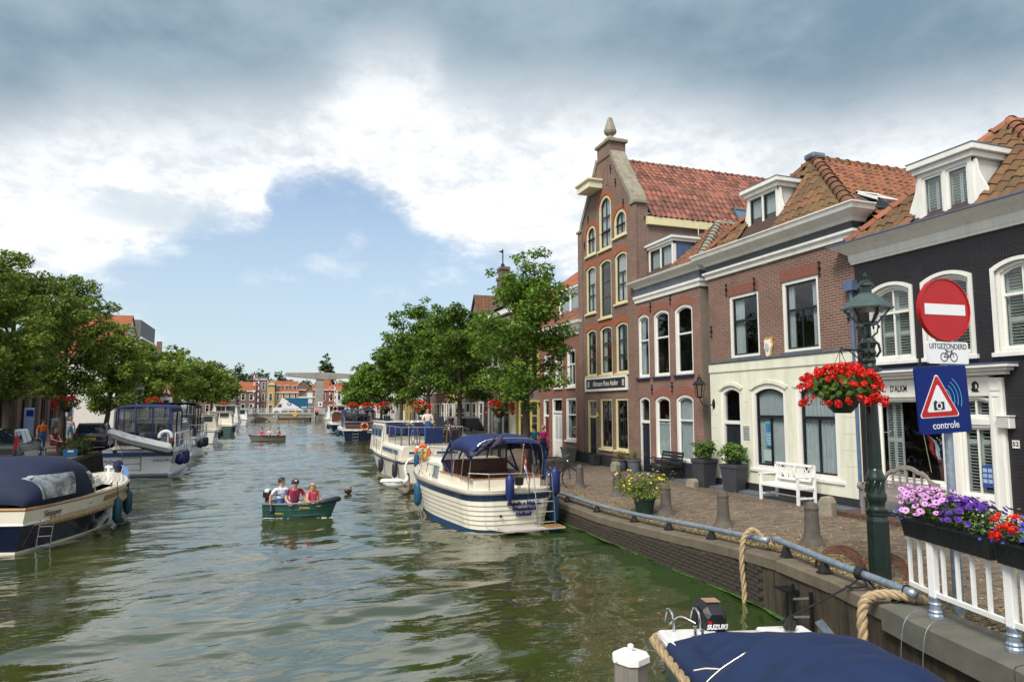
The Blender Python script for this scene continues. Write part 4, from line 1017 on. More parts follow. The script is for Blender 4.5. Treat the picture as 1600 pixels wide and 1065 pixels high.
shutters(dr,x0 + 2.07,x1 - .31,[.68,1.66,1.92],.12,2,m_white,.035,.058)
card(dr,x1 - .56,x1 - .34,.82,1.22,.045,plain('blue_leaflet',(.03,.07,.28),.5,var=.3,scale=20))
for k in range(3):
 for j in range(2): card(dr,x1 - .545 + j * .1,x1 - .465 + j * .1,.90 + k * .1,.97 + k * .1,.042,plain('leaflet_print',(.30,.42,.60),.5) if 'leaflet_print' not in MATS else MATS['leaflet_print'])
tr = window(dh,x0 + 2.02,x1 - .26,2.1,2.52,.06,fc=m_white,sc=m_white,fw=.04,y=-.005,mull=[(0,1,.5)],curtain=None,name='transom_window')
shutters(tr,x0 + 2.06,x1 - .30,[2.13,2.47],.12,2,m_white,.03,.055)
text("D'ALKM",.19,(x0 + .52,-.043,2.70),FR,m_black,shopf,sx=.62,ax='LEFT',bold=.004)
def head_emblem(parent,x,z,y,s):
 P = [(-.3,-.5),(.35,-.5),(.2,-.25),(.35,-.05),(.28,.05),(.38,.12),(.22,.42),(0,.55),(-.25,.45),(-.38,.2),(-.3,-.05),(-.45,-.2)]
 b = B(); b.prism([(x + a * s,z + c * s) for a,c in P],y - .004,y); o = obj('emblem',b,m_black,parent)
 b = B(); b.prism([(x + a * s,z + c * s) for a,c in [(.02,-.2),(.2,-.12),(.16,.2),(0,.25)]],y - .006,y - .0035); obj('emblem_face',b,m_white,o)
head_emblem(shopf,x0 + .22,2.70,-.041,.20); head_emblem(shopf,x1 - .52,2.70,-.041,.20)
# things in the display window
pot = B(); pot.lathe([(.11,.84),(.13,1.15),(.15,1.2),(.15,1.24),(.13,1.24)],12,(x0 + 1.36,.42,0)); vs_ = obj('vase',pot,plain('terracotta',(.28,.13,.09),.7),dh)
b = B()
for k in range(70): b.ball((x0 + 1.36 + R.gauss(0,.07),.42 + R.gauss(0,.05),1.62 + R.gauss(0,.14)),R.uniform(.012,.028),5,4)
b.tube([(x0 + 1.36,.42,1.2),(x0 + 1.36,.42,1.6)],.01,5); obj('orchid',b,plain('white_blossom',(.65,.58,.56),.6),vs_)
b = B(); b.tube([(x0 + .95,.5,.95),(x0 + .80,.5,1.85)],.008,5); fl_ = obj('window_flag_pole',b,m_yellow,dh)
for k,mt in enumerate((plain('flag_red',(.45,.03,.035),.8,var=.15),plain('flag_white',(.66,.66,.64),.8,var=.08),plain('flag_blue',(.02,.05,.22),.8,var=.15))):
 c = B(); rows = []
 for i in range(9):
  u = i / 8; row = []
  for q in (0,1): row.append((x0 + .82 + .13 * k + .13 * q + .28 * u,.5 + .05 * sin(u * 7 + q),1.80 - .62 * u - .10 * (k + q)))
  rows.append(row)
 c.grid(rows); obj('flag_stripe',c,mt,fl_)
# for-sale board at the middle upper window, vent box, house number
m_blue = plain('board_blue',(.008,.045,.22),.4,var=.1)
b = B(); b.box(yL - 9.70,yL - 9.36,-.28,-.25,3.66,4.56);
sb_ = thing('sale_board','dark blue property board with white text panel on the black house','sign',(12.7,yL,Q),-pi / 2)
obj('board',b,m_blue,sb_)
b = B(); b.box(yL - 9.68,yL - 9.40,-.288,-.281,3.70,4.02); obj('text_panel',b,m_white,sb_)
text('TE KOOP',.066,(yL - 9.54,-.29,3.93),FR,m_blue,sb_,bold=.002);
b = B(); b.box(yL - 9.66,yL - 9.44,-.29,-.288,3.83,3.845); b.box(yL - 9.62,yL - 9.46,-.29,-.288,3.77,3.80); obj('small_print',b,m_blue,sb_)
b = B(); b.box(yL - 9.56,yL - 9.50,-.25,0.0,3.75,3.80); b.box(yL - 9.56,yL - 9.50,-.25,0,4.42,4.47); obj('bracket',b,m_iron,sb_)
b = B(); b.box(3.17,3.40,-.16,0,1.93,2.14); b.box(3.15,3.42,-.18,0,2.14,2.165); vb = obj('vent_box',b,m_white,dh,bevel=.01)
for k in range(5): card(vb,3.19,3.38,1.95 + k * .038,1.972 + k * .038,-.168,plain('pale_grey_paint',(.50,.50,.47),.5) if 'pale_grey_paint' not in MATS else MATS['pale_grey_paint'],'louvre')
b = B(); b.box(3.33,3.45,-.02,-.001,1.58,1.72); nb_ = obj('number_plate',b,m_white,dh); text('52',.11,(3.39,-.021,1.65),FR,m_black,nb_,bold=.003)
# painted box cornice with zinc gutter
cornice(dh,W,HB,[(0,0),(.05,0),(.06,.04),(.08,.08),(.09,.22),(.14,.26),(.22,.33),(.32,.40),(.38,.45),(0,.45)],m_white,left=True)
b = B(); b.box(-.40,W + .42,-.43,.05,HB + .452,HB + .475); obj('gutter',b,m_lead,dh)
b = B(); b.tube([(-.07,-.06,0.1),(-.07,-.06,5.2)],.04,8); b.box(-.2,.06,-.16,.0,5.0,5.22); obj('downpipe',b,m_lead,dh)
ZE,ZR = HB + .46,8.32
ap = Vector((W / 2,2.0,ZR)); c0,c1 = Vector((-.05,-.15,ZE)),Vector((W + .1,-.15,ZE)); bk = Vector((W / 2,9,ZR))
ro = B(); ro.add([c0,c1,ap,bk,(W + .1,9,ZE),(-.05,9,ZE)],[(0,1,2),(1,4,3,2),(0,2,3,5)]); roof = obj('roof',ro,m_under,dh)
L = []; V = ap - Vector((ap.x,-.15,ZE)); tile_list(L,(0,-.15,ZE),(1,0,0),V,[(-.05,0),(W + .1,0),(ap.x,V.length)],.235,.31,skip=lambda u,v: 1.62 < u < 3.0 and v < 2.0)
V2 = Vector((ap.x - W - .1,0,ZR - ZE)); tile_list(L,(W + .1,0,ZE),(0,1,0),V2,[(-.15,0),(9,0),(9,V2.length),(ap.y,V2.length)],.235,.31)
lay_tiles(dh,roof,L,t_moss,.235,.31)
m_hip = tiles_mat('terracotta_ridge',(.22,.075,.038),(.34,.12,.055),(.15,.12,.05),.3)
for a,c in ((c0,ap),(c1,ap),(ap,bk)): ridge_tiles(roof,a + Vector((0,0,.06)),c + Vector((0,0,.06)),m_hip,.13,.36)
d = dormer(dh,1.72,2.90,ZE + .03,7.16,.02,1.7,m_white,m_white,m_white,2,corn=.24,curt=None,ovh=.14)
for k in range(2):
 shutters(d,1.86 + k * .52,2.30 + k * .52,[ZE + .16,7.02],.13,2,m_white,.03,.058)
scroll(dh,2.90,1,ZE + .02,7.12,.05,m_white,.22); scroll(dh,1.72,-1,ZE + .02,7.12,.05,m_white,.22)
# ------------------------------------------------------------------ street furniture
m_lampgreen = plain('dark_green_enamel',(.007,.018,.014),.35,var=.35,scale=9,coat=.3,dirt=.25)
m_roofgreen = plain('lantern_roof_green',(.055,.085,.08),.4,var=.2)
m_signred = plain('sign_red',(.40,.004,.006),.4,var=.08); m_signblue = plain('sign_blue',(.003,.016,.13),.45,var=.08,spec=.2)
m_signwhite = plain('sign_white',(.72,.73,.75),.4,var=.05,dirt=.15); m_cyan = plain('sign_cyan',(.08,.40,.62),.4)
m_ger = leaf_mat('geranium_red',(.50,.004,.004),(.85,.03,.015),.2); m_folg = leaf_mat('garden_leaf',(.028,.075,.010),(.12,.19,.022),.25)
m_pink = leaf_mat('daisy_pink',(.62,.24,.62),(.75,.40,.72),.2); m_purple = leaf_mat('petunia_purple',(.045,.012,.20),(.12,.03,.34),.15)
m_lobelia = leaf_mat('lobelia_blue',(.02,.03,.42),(.08,.08,.60),.15); m_magenta = leaf_mat('petunia_magenta',(.55,.02,.20),(.75,.06,.36),.2)
m_orangef = leaf_mat('orange_blossom',(.70,.22,.04),(.80,.40,.10),.2); m_greyleaf = leaf_mat('grey_green_leaf',(.10,.15,.09),(.20,.26,.16),.25)
m_eye = plain('dark_flower_eye',(.05,.02,.08),.7)
m_rope = plain('sisal_rope',(.40,.30,.17),.9,var=.25,scale=30,bump=.004,bscale=120)
m_blackrope = plain('black_rope',(.012,.012,.014),.8,var=.3)
m_ww = plain('weathered_timber',(.21,.19,.165),.85,var=.25,scale=4,stretch=(6,6,.5),bump=.005,dirt=.4)
m_boxp = plain('black_planter_plastic',(.018,.019,.020),.5,var=.2)
m_anth = plain('anthracite_pot',(.040,.043,.052),.6,var=.2,scale=4,dirt=.3)
m_soil = plain('potting_soil',(.03,.02,.014),.95)
def rope(b,path,r,turns=9):
 """three-strand rope along a path"""
 P = [Vector(p) for p in path]; fine = []
 for a,c in zip(P,P[1:]):
  n = max(2,int((c - a).length / (r * .9)))
  fine += [a.lerp(c,i / n) for i in range(n)]
 fine.append(P[-1])
 for s in range(3):
  q = []
  for i,p in enumerate(fine):
   d = (fine[min(i + 1,len(fine) - 1)] - fine[max(i - 1,0)]).normalized(); x = d.cross(Vector((.31,.77,.56))).normalized(); y = d.cross(x); a = i * .55 + s * 2.094
   q.append(p + (x * cos(a) + y * sin(a)) * r * .52)
  b.tube(q,r * .56,6)
def smoothpath(pts,n=6):
 P = [Vector(p) for p in pts]; out = []
 for i in range(len(P) - 1):
  p0,p1,p2,p3 = P[max(0,i - 1)],P[i],P[i + 1],P[min(len(P) - 1,i + 2)]
  for k in range(n):
   t = k / n; out.append(.5 * ((2 * p1) + (p2 - p0) * t + (2 * p0 - 5 * p1 + 4 * p2 - p3) * t * t + (3 * p1 - p0 - 3 * p2 + p3) * t ** 3))
 out.append(P[-1]); return out
def lamp_post(label,x,y,z0,group=None,hook=-1):
 t = thing('street_lamp',label,'street lamp',(x,y,z0),0,group)
 b = B(); b.lathe([(.165,0),(.165,.78),(.15,.84),(.17,.86),(.17,.90)],8,rot=pi / 8); obj('pedestal',b,m_lampgreen,t)
 b = B(); b.lathe([(.17,.9),(.12,.95),(.12,1.02),(.145,1.05),(.15,1.12),(.11,1.2),(.13,1.3),(.145,1.34),(.13,1.38),(.105,1.44),(.10,1.5)],14)
 for k in range(8):
  a = 2 * pi * k / 8; b.tube([(.118 * cos(a + q * .25),.118 * sin(a + q * .25),1.04 + q * .1) for q in range(4)],.02,5)
 obj('base_ornament',b,m_lampgreen,t,smooth=True)
 b = B(); b.lathe([(.105,1.48),(.085,2.55),(.12,2.57),(.12,2.62),(.09,2.64),(.11,2.70),(.075,2.73),(.075,2.78),(.17,2.80),(.17,2.84),(.10,2.87),(.085,2.92)],12); obj('shaft',b,m_lampgreen,t)
 b = B(); b.lathe([(.085,2.9),(.10,2.95),(.085,3.0),(.11,3.06),(.09,3.12),(.12,3.2),(.10,3.26),(.05,3.30),(.045,3.5)],10)
 for k in range(4):
  a = 2 * pi * k / 4 + pi / 4; b.tube([(.10 * cos(a),.10 * sin(a),3.0),(.16 * cos(a),.16 * sin(a),3.08),(.14 * cos(a),.14 * sin(a),3.18),(.09 * cos(a),.09 * sin(a),3.22)],.02,5)
  b.tube([(.05 * cos(a),.05 * sin(a),3.28),(.13 * cos(a),.13 * sin(a),3.34),(.15 * cos(a),.15 * sin(a),3.44),(.12 * cos(a),.12 * sin(a),3.50)],.013,5)
 obj('capital',b,m_lampgreen,t)
 b = B(); hx = []
 for k in range(6):
  a = 2 * pi * k / 6 + .2; hx.append((cos(a),sin(a))); b.bar((.135 * hx[k][0],.135 * hx[k][1],3.27 + .2),(.34 * hx[k][0],.34 * hx[k][1],3.68),.026,.026)
 b.lathe([(.10,3.44),(.155,3.45),(.155,3.48),(.10,3.5)],6,rot=.2); b.lathe([(.33,3.66),(.385,3.665),(.385,3.69),(.33,3.70)],6,rot=.2)
 for k in range(6): b.ball((.16 * hx[k][0],.16 * hx[k][1],3.42),.018,6,4); b.tube([(.16 * hx[k][0],.16 * hx[k][1],3.44),(.16 * hx[k][0],.16 * hx[k][1],3.40)],.008,4)
 obj('lantern_frame',b,m_lampgreen,t)
 for k in range(6):
  p,q = hx[k],hx[(k + 1) % 6]; g = B(); g.add([(.135 * p[0],.135 * p[1],3.48),(.135 * q[0],.135 * q[1],3.48),(.335 * q[0],.335 * q[1],3.67),(.335 * p[0],.335 * p[1],3.67)],[(0,1,2,3)]); obj('glass_pane',g,m_glass2,t)
 b = B(); b.lathe([(.385,3.69),(.37,3.70),(.17,3.86),(.10,3.90)],6,rot=.2); obj('lantern_roof',b,m_roofgreen,t)
 b = B(); b.lathe([(.085,3.89),(.085,3.99),(.13,4.0),(.12,4.03),(.06,4.08),(.02,4.10),(.03,4.14),(.025,4.17),(0,4.2)],10); obj('chimney_cap',b,m_lampgreen,t,smooth=False)
 t.scale = (.88,.88,1)
 b = B(); b.tube([(0,0,3.08),(hook * .52,0,3.10)],.012,6); b.tube([(hook * .08,0,2.9),(hook * .4,0,3.08)],.009,5); b.tube([(hook * .52,0,3.10),(hook * .56,0,3.12),(hook * .57,0,3.06),(hook * .54,0,3.03)],.01,5); obj('bracket',b,m_iron,t)
 return t
lamp = lamp_post('large green street lamp with hexagonal lantern beside the no entry sign',7.85,7.27,.85)
# ---- baskets of geraniums
HEADS = []
for k in range(4):
 b = B()
 for i in range(26):
  d = Vector((R.gauss(0,1),R.gauss(0,1),R.gauss(.3,1))).normalized(); b.leaf(d * .042 * R.uniform(.7,1.1),d + Vector((R.gauss(0,.3),R.gauss(0,.3),0)),R.uniform(.022,.036),asp=1.1)
 HEADS.append(b.mesh('flower',m_ger))
def leaves_on(b,c,rad,n,size,flat=.0,hollow=.55):
 c = Vector(c)
 for i in range(n):
  d = Vector((R.gauss(0,1),R.gauss(0,1),R.gauss(0,1))).normalized()
  if d.z < -.5 and flat: d.z *= .3
  q = R.uniform(hollow,1.0) ** .7
  b.leaf(c + Vector((d.x * rad[0],d.y * rad[1],d.z * rad[2])) * q,d + Vector((R.gauss(0,.5),R.gauss(0,.5),R.gauss(.3,.5))),size * R.uniform(.6,1.2))
def geranium_basket(label,c,r,n,nl,group='hanging baskets of red geraniums',hang=None,bowl=True,size=1.0,parts=True):
 t = thing('flower_basket',label,'flower basket',c,R.uniform(0,6),group)
 b = B(); b.lathe([(.12 * r / .55,-.52 * r),(.20 * r / .55,-.36 * r),(.28 * r / .55,-.05 * r),(.29 * r / .55,0),(.25 * r / .55,-.01)],16); obj('bowl',b,m_lampgreen,t,smooth=False)
 b = B(); leaves_on(b,(0,0,.14 * r),(r * .92,r * .92,r * .52),nl,.07 * size,1,.3); obj('foliage',b,m_folg,t)
 fl = B()
 for i in range(n):
  a = R.uniform(0,2 * pi); ph = R.uniform(-.35,1.45); q = R.uniform(.9,1.12)
  P = Vector((cos(a) * cos(ph) * r * q,sin(a) * cos(ph) * r * q,.12 * r + sin(ph) * r * .60 * q - (.22 * r if ph < 0 else 0)))
  Mx = Matrix.Translation(P) @ Matrix.Rotation(R.uniform(0,6),4,'Z') @ Matrix.Rotation(R.uniform(-.6,.6),4,'X') @ Matrix.Scale(size * R.uniform(.75,1.25),4)
  me = HEADS[i % 4]
  if parts: place('flower',me,Mx,t)
  else: fl.add([Mx @ v.co for v in me.vertices],[tuple(f.vertices) for f in me.polygons])
 if not parts: tag(obj('flower_heads',fl,m_ger,t),kind='stuff')
 if hang:
  b = B()
  for k in range(3):
   a = 2 * pi * k / 3; b.tube([(.28 * r / .55 * cos(a),.28 * r / .55 * sin(a),0),(0,0,hang)],.004,4)
  obj('chain',b,m_iron,t)
 return t
geranium_basket('big hanging basket of red geraniums on the large green street lamp',(7.33,7.27,3.34),.50,170,900,hang=.60,size=1.1)
# ---- no-entry sign
s = thing('road_sign','no entry sign with cyclist plate and blue camera control panel on one pole','road sign',(7.29,5.72,.85),radians(-4))
b = B(); b.lathe([(.055,0),(.055,1.0),(.062,1.02),(.062,1.10),(.045,1.13),(.045,3.55),(.02,3.66),(0,3.68)],12); obj('post',b,m_galv,s)
def disc(cx,cz,r,y0,y1,n=40): return [(cx + r * cos(2 * pi * i / n),cz + r * sin(2 * pi * i / n)) for i in range(n)]
CX,CZ = -.02,3.42
b = B(); b.prism(disc(CX,CZ,.36,0,0),-.075,-.045); dsc = obj('no_entry_disc',b,m_signred,s,bevel=.006)
b = B(); b.ring(disc(CX,CZ,.362,0,0),disc(CX,CZ,.348,0,0),-.085,-.03); obj('rim',b,m_signred,dsc)
b = B(); b.box(CX - .29,CX + .29,-.079,-.074,CZ - .062,CZ + .062); obj('white_bar',b,m_signwhite,dsc)
def rrect(x0,x1,z0,z1,r,n=4):
 P = []
 for cx,cz,a0 in ((x1 - r,z0 + r,-pi / 2),(x1 - r,z1 - r,0),(x0 + r,z1 - r,pi / 2),(x0 + r,z0 + r,pi)): P += [(cx + r * cos(a0 + pi / 2 * k / n),cz + r * sin(a0 + pi / 2 * k / n)) for k in range(n + 1)]
 return P
pt = obj('cyclist_plate',B().prism(rrect(-.30,.28,2.80,3.05,.02),-.075,-.050),m_signwhite,s)
text('UITGEZONDERD',.088,(-.01,-.077,2.995),FR,m_black,pt,sx=.80)
b = B()
for cx in (-.075,.065): b.ring(disc(cx,2.875,.052,0,0,20),disc(cx,2.875,.044,0,0,20),-.079,-.0755)
for a,c in (((-.075,2.875),(-.035,2.94)),((-.035,2.94),(.04,2.94)),((.065,2.875),(.035,2.955)),((-.005,2.872),(.04,2.94)),((-.005,2.872),(-.04,2.955)),((-.075,2.875),(-.005,2.872)),((.035,2.955),(.06,2.955)),((-.06,2.955),(-.02,2.955))):
 b.bar((a[0],-.077,a[1]),(c[0],-.077,c[1]),.008,.003,up=(0,1,0))
obj('bicycle_symbol',b,m_black,pt)
bl = obj('camera_panel',B().prism(rrect(-.36,.37,2.02,2.775,.035),-.078,-.050),m_signblue,s,bevel=.004,rot=(0,radians(-3),0))
def tri(cx,cz,r,k=.16):
 P = []
 for a in (pi / 2,pi * 7 / 6,pi * 11 / 6):
  c = (cx + (r - k * r) * cos(a),cz + (r - k * r) * sin(a)); P += [(c[0] + k * r * .5 * cos(a + o),c[1] + k * r * .5 * sin(a + o)) for o in (-.9,-.3,.3,.9)]
 return P
for k,(r_,mt,yy) in enumerate(((.335,m_signwhite,-.080),(.318,m_signred,-.082),(.21,m_signwhite,-.084))):
 b = B(); b.prism(tri(-.07,2.37,r_),yy,yy + .003); obj(('triangle_border','triangle','triangle_field')[k],b,mt,bl)
b = B(); b.box(-.15,.0,-.0865,-.0845,2.285,2.375); b.box(-.135,-.105,-.0865,-.0845,2.375,2.392); obj('camera_symbol',b,m_black,bl)
b = B(); b.ring(disc(-.075,2.33,.042,0,0,20),disc(-.075,2.33,.026,0,0,20),-.088,-.0868); obj('lens_symbol',b,m_signwhite,bl)
b = B()
for r_ in (.14,.19,.24,.29):
 P = [(-.03 + r_ * cos(a),2.40 + r_ * sin(a)) for a in [radians(-18 + 70 * i / 10) for i in range(11)]]
 for p,q in zip(P,P[1:]): b.bar((p[0],-.0795,p[1]),(q[0],-.0795,q[1]),.007,.002,up=(0,1,0))
obj('radio_waves',b,m_cyan,bl)
text('controle',.115,(.0,-.081,2.11),FR,m_signwhite,bl,sx=.95)
# ---- white railing with flower boxes
FL = [(7.02,6.08),(6.85,5.65),(6.6,4.65),(6.28,3.55),(5.95,2.45),(5.65,1.45)]
fe = thing('railing','white iron railing on grey feet carrying flower boxes at the bridge end','railing')
def fpt(sd):
 for a,c in zip(FL,FL[1:]):
  L = math.hypot(c[0] - a[0],c[1] - a[1])
  if sd <= L: return a[0] + (c[0] - a[0]) * sd / L,a[1] + (c[1] - a[1]) * sd / L
  sd -= L
 return FL[-1]
m_rail = plain('white_railing_paint',(.76,.76,.74),.4,var=.05,dirt=.15)
for z0,z1,nm in ((1.13,1.175,'lower_rail'),(1.80,1.85,'upper_rail')):
 b = B()
 for a,c in zip(FL,FL[1:]): b.bar((a[0],a[1],(z0 + z1) / 2),(c[0],c[1],(z0 + z1) / 2),.045,z1 - z0)
 obj(nm,b,m_rail,fe)
for (x,y) in FL[1:]:
 b = B(); b.box(x - .04,x + .04,y - .04,y + .04,1.10,1.86); p = obj('post',b,m_rail,fe,bevel=.006)
 b = B(); b.lathe([(.075,.90),(.075,.93),(.062,.95),(.07,.97),(.055,.99),(.055,1.04),(.065,1.05),(.055,1.07),(.06,1.12),(.05,1.13)],12,(x,y,0)); obj('post_foot',b,m_galv,p)
bb = B(); bb.box(-.016,.016,-.016,.016,1.175,1.80); bal = bb.mesh('baluster',m_rail)
sd = .01
while sd < 4.8:
 x,y = fpt(sd)
 if all(math.hypot(x - a,y - c) > .09 for a,c in FL[1:]): place('baluster',bal,Matrix.Translation((x,y,0)),fe)
 sd += .205
def petal_flower(mat,n,r,cup=.2,eye=None,w=.5):
 b = B()
 for k in range(n):
  a = 2 * pi * k / n; d = Vector((cos(a),sin(a),0)); s_ = Vector((-sin(a),cos(a),0)); ww = r * w
  b.add([d * r * .15,d * r * .65 - s_ * ww + Vector((0,0,r * cup * .6)),d * r + Vector((0,0,r * cup)),d * r * .65 + s_ * ww + Vector((0,0,r * cup * .6))],[(0,1,2,3)])
 mats = [mat]
 if eye: b.mat(1); b.lathe([(r * .2,.003),(r * .16,.012),(0,.015)],8); mats.append(eye)
 return b.mesh('flower',mats)
F_daisy = petal_flower(m_pink,13,.040,.12,m_eye,.2); F_pet = petal_flower(m_purple,5,.036,.35,m_eye,.6); F_lob = petal_flower(m_lobelia,5,.016,.2,None,.6)
F_mag = petal_flower(m_magenta,5,.045,.3,None,.62); F_or = petal_flower(m_orangef,7,.018,.3,None,.5)
def flower_box(label,s0,s1,plan):
 t = thing('flower_box',label,'flower box',(0,0,0),0,'flower boxes on the white railing'); a,c = Vector((*fpt(s0),0)),Vector((*fpt(s1),0)); d = (c - a); L = d.length; d.normalize(); nr = Vector((-d.y,d.x,0))
 if nr.x > 0: nr = -nr                      # towards the canal
 n = max(1,round(L / .56))
 for k in range(n):
  p0,p1 = a + d * (L * k / n + .008),a + d * (L * (k + 1) / n - .008)
  S = lambda p: [p + nr * .09 + Vector((0,0,1.70)),p + nr * .135 + Vector((0,0,1.90)),p + nr * .15 + Vector((0,0,1.90)),p + nr * .15 + Vector((0,0,1.92)),p - nr * .15 + Vector((0,0,1.92)),p - nr * .15 + Vector((0,0,1.90)),p - nr * .135 + Vector((0,0,1.90)),p - nr * .09 + Vector((0,0,1.70))]
  b = B(); b.loft([S(p0),S(p1)])
  m_ = int((p1 - p0).length / .035)
  for q in range(1,m_):
   p = p0.lerp(p1,q / m_)
   for e in (1,-1): b.bar(p + nr * e * .094 + Vector((0,0,1.72)),p + nr * e * .128 + Vector((0,0,1.87)),.012,.012)
  obj('planter',b,m_boxp,t)
 f = B(); g2 = B()
 for (u0,u1,kind,cnt,hgt,fol) in plan:
  for i in range(cnt):
   u = R.uniform(u0,u1); ph = R.uniform(-.9,.9); rr = R.uniform(.8,1.08)
   o = sin(ph * 1.4) * .24 * rr; hz = 1.90 + hgt * cos(ph * 1.25) * rr + (-.05 if abs(ph) > .75 else 0)
   P = a + d * (u * L) + nr * o + Vector((0,0,hz)); N = (nr * sin(ph) + Vector((0,0,cos(ph) * .8)) + Vector((R.gauss(0,.3),R.gauss(0,.3) - .25,R.gauss(0,.2)))).normalized()
   if kind is None: continue
   Mx = Matrix.Translation(P) @ Vector((0,0,1)).rotation_difference(N).to_matrix().to_4x4() @ Matrix.Rotation(R.uniform(0,6),4,'Z') @ Matrix.Scale(R.uniform(.8,1.2),4)
   place('flower',kind if kind != 'ger' else HEADS[i % 4],Mx,t)
  for i in range(fol):
   u = R.uniform(u0,u1); ph = R.uniform(-1.2,1.2); rr = R.uniform(.3,.98)
   P = a + d * (u * L) + nr * (sin(ph) * .22 * rr) + Vector((0,0,1.88 + hgt * cos(ph) * rr)); (g2 if kind == F_or or kind == F_lob else f).leaf(P,(R.gauss(0,.6),R.gauss(0,.6) - .3,1),R.uniform(.018,.042),asp=2)
 obj('foliage',f,m_folg,t)
 if g2.v: obj('grey_foliage',g2,m_greyleaf,t)
 return t
flower_box('long flower box with pink daisies, purple petunias and trailing blue lobelia',.06,1.38,[(-.02,.12,F_lob,55,.16,120),(.05,.58,F_daisy,110,.36,760),(.55,1.0,F_pet,85,.33,640),(.9,1.02,F_lob,10,.15,80)])
flower_box('flower box with red geraniums, blue lobelia and grey green sprays by the frame edge',1.46,2.62,[(0,.30,'ger',13,.26,240),(0,.22,F_lob,28,.16,200),(.28,.75,F_lob,60,.32,420),(.15,.5,F_or,22,.30,120),(.55,.8,F_pet,14,.25,160),(.70,1.0,F_mag,26,.22,220)])
flower_box('flower box of magenta petunias on the railing nearest the bridge',2.72,3.9,[(0,1,F_mag,40,.25,500),(0,1,F_lob,30,.2,200)])
# ---- mooring pipe on the quay edge
def pipe(label,pts,r=.050,sup=()):
 t = thing('mooring_rail',label,'mooring rail',group='galvanised mooring pipes along the quay edge')
 P = smoothpath(pts,5); b = B(); b.tube(P,r,12); obj('pipe',b,m_galv,t,smooth=True)
 for s_ in sup:
  k = min(range(len(P)),key=lambda i: abs(P[i].y - s_)); p = P[k]; z = gz(max(p.x,edge_x(p.y) + .1),p.y)
  b = B(); b.lathe([(.11,z + .01),(.11,z + .025),(.085,z + .03),(.04,p.z - .03)],8,(p.x,p.y,0)); obj('support',b,m_iron,t)
 return t
def rl(y,o=.24,h=.20): return (edge_x(y) + o,y,ez(y) + h)
pipe('long curved galvanised mooring pipe running away along the quay edge',[rl(9.35),rl(11),rl(12.5),rl(14),rl(16),rl(18.5),rl(21),rl(24)],sup=(10.9,12.4,14.0,15.8,18.2,21))
pipe('short galvanised mooring pipe ending beside the white railing',[(6.98,6.0,1.05),(7.16,6.8,1.05),(7.34,7.6,1.05),(7.58,8.5,1.05),(7.80,9.28,1.04)],sup=(6.3,7.75,8.9))
# ropes
b = B(); rope(b,smoothpath([(7.86,9.62,.98),(7.72,9.68,1.12),(7.54,9.70,.98),(7.49,9.70,.6),(7.50,9.68,.2),(7.49,9.66,-.15)],5),.043); rope(b,smoothpath([(7.86,9.6,.95),(7.90,9.45,.93),(7.78,9.3,.95)],4),.045)
tag(obj('rope',b,m_rope),'pale thick rope hanging from the long pipe straight down into the water','rope')
b = B(); rope(b,smoothpath([(7.22,6.08,.93),(7.02,6.12,.99),(6.84,6.32,.98),(6.66,6.42,.88),(6.60,6.40,.5),(6.62,6.36,.0)],6),.057)
tag(obj('rope',b,m_rope),'very thick pale rope lying over the quay edge under the short pipe end','rope')
b = B(); b.tube([(7.02 + .062 * cos(a),6.15,1.05 + .062 * sin(a)) for a in [2 * pi * i / 12 for i in range(12)]],.010,5,closed=True); b.tube(smoothpath([(7.0,6.15,.99),(6.9,6.22,.9),(6.97,6.3,.92),(7.05,6.18,.98)],4),.009,5)
tag(obj('lashing',b,m_blackrope),'thin black lashing tying the thick pale rope to the pipe end','lashing')
b = B()
for dy in (0,.03,.06,.09): b.tube([(7.19 + dy * .22 + .07 * cos(a),6.92 + dy,1.05 + .07 * sin(a)) for a in [2 * pi * i / 12 for i in range(12)]],.018,5,closed=True)
b.ball((7.14,6.95,1.06),.055,8,6)
b.tube(smoothpath([(7.12,6.95,1.02),(7.0,6.95,.92),(5.75,6.82,.62)],6),.013,5); b.tube(smoothpath([(7.16,6.9,1.0),(7.14,6.84,.93),(7.0,6.9,.90),(6.98,7.0,.90)],5),.018,5); b.tube(smoothpath([(7.2,6.88,1.0),(7.15,6.7,.92),(7.04,6.5,.92),(6.86,6.5,.90)],5),.016,5)
tag(obj('mooring_line',b,m_blackrope),'black mooring line knotted round the short pipe and led to the covered boat','mooring line')
b = B()
for x0,y0 in ((6.45,5.72),(6.4,5.42)): b.tube(smoothpath([(x0 + .42,y0 - .02,.93),(x0 + .25,y0,.98),(x0 + .02,y0,.86),(x0 - .03,y0 + .02,.4),(x0 - .03,y0,-.05)],6),.0038,5)
tag(obj('wire',b,m_galv),'two thin grey wires looping over the concrete ledge to the water','wire')
# mooring fittings by the near quay
t = thing('quay_ladder','black iron ladder frame fixed to the quay wall above the covered boat','ladder',(7.22,8.0,0),radians(-10))
b = B()
for yv in (-.22,.22): b.box(-.06,-.02,yv - .02,yv + .02,-.5,.62)
obj('stile',b,m_iron,t)
for k,z in enumerate((-.05,.2,.45)): b = B(); b.bar((-.04,-.22,z + .09),(-.04,.22,z - .04),.03,.03); obj('rung',b,m_galv,t)
b = B(); b.box(-.16,.05,.2,.5,.50,.53); b.box(-.16,-.13,.2,.23,.1,.5); obj('bracket',b,m_iron,t)
t = thing('mooring_post','small grey post with a slanted metal cap in the water by the quay wall','mooring post',(6.62,6.98,0),radians(20))
b = B(); b.box(-.075,.075,-.075,.075,-.8,.30); b.add([(-.075,-.075,.3),(.075,-.075,.3),(.075,.075,.46),(-.075,.075,.46),(-.075,.075,.3),(.075,.075,.3)],[(0,1,2,3),(1,5,2),(0,3,4),(2,5,4,3)]); obj('post',b,m_conc2,t)
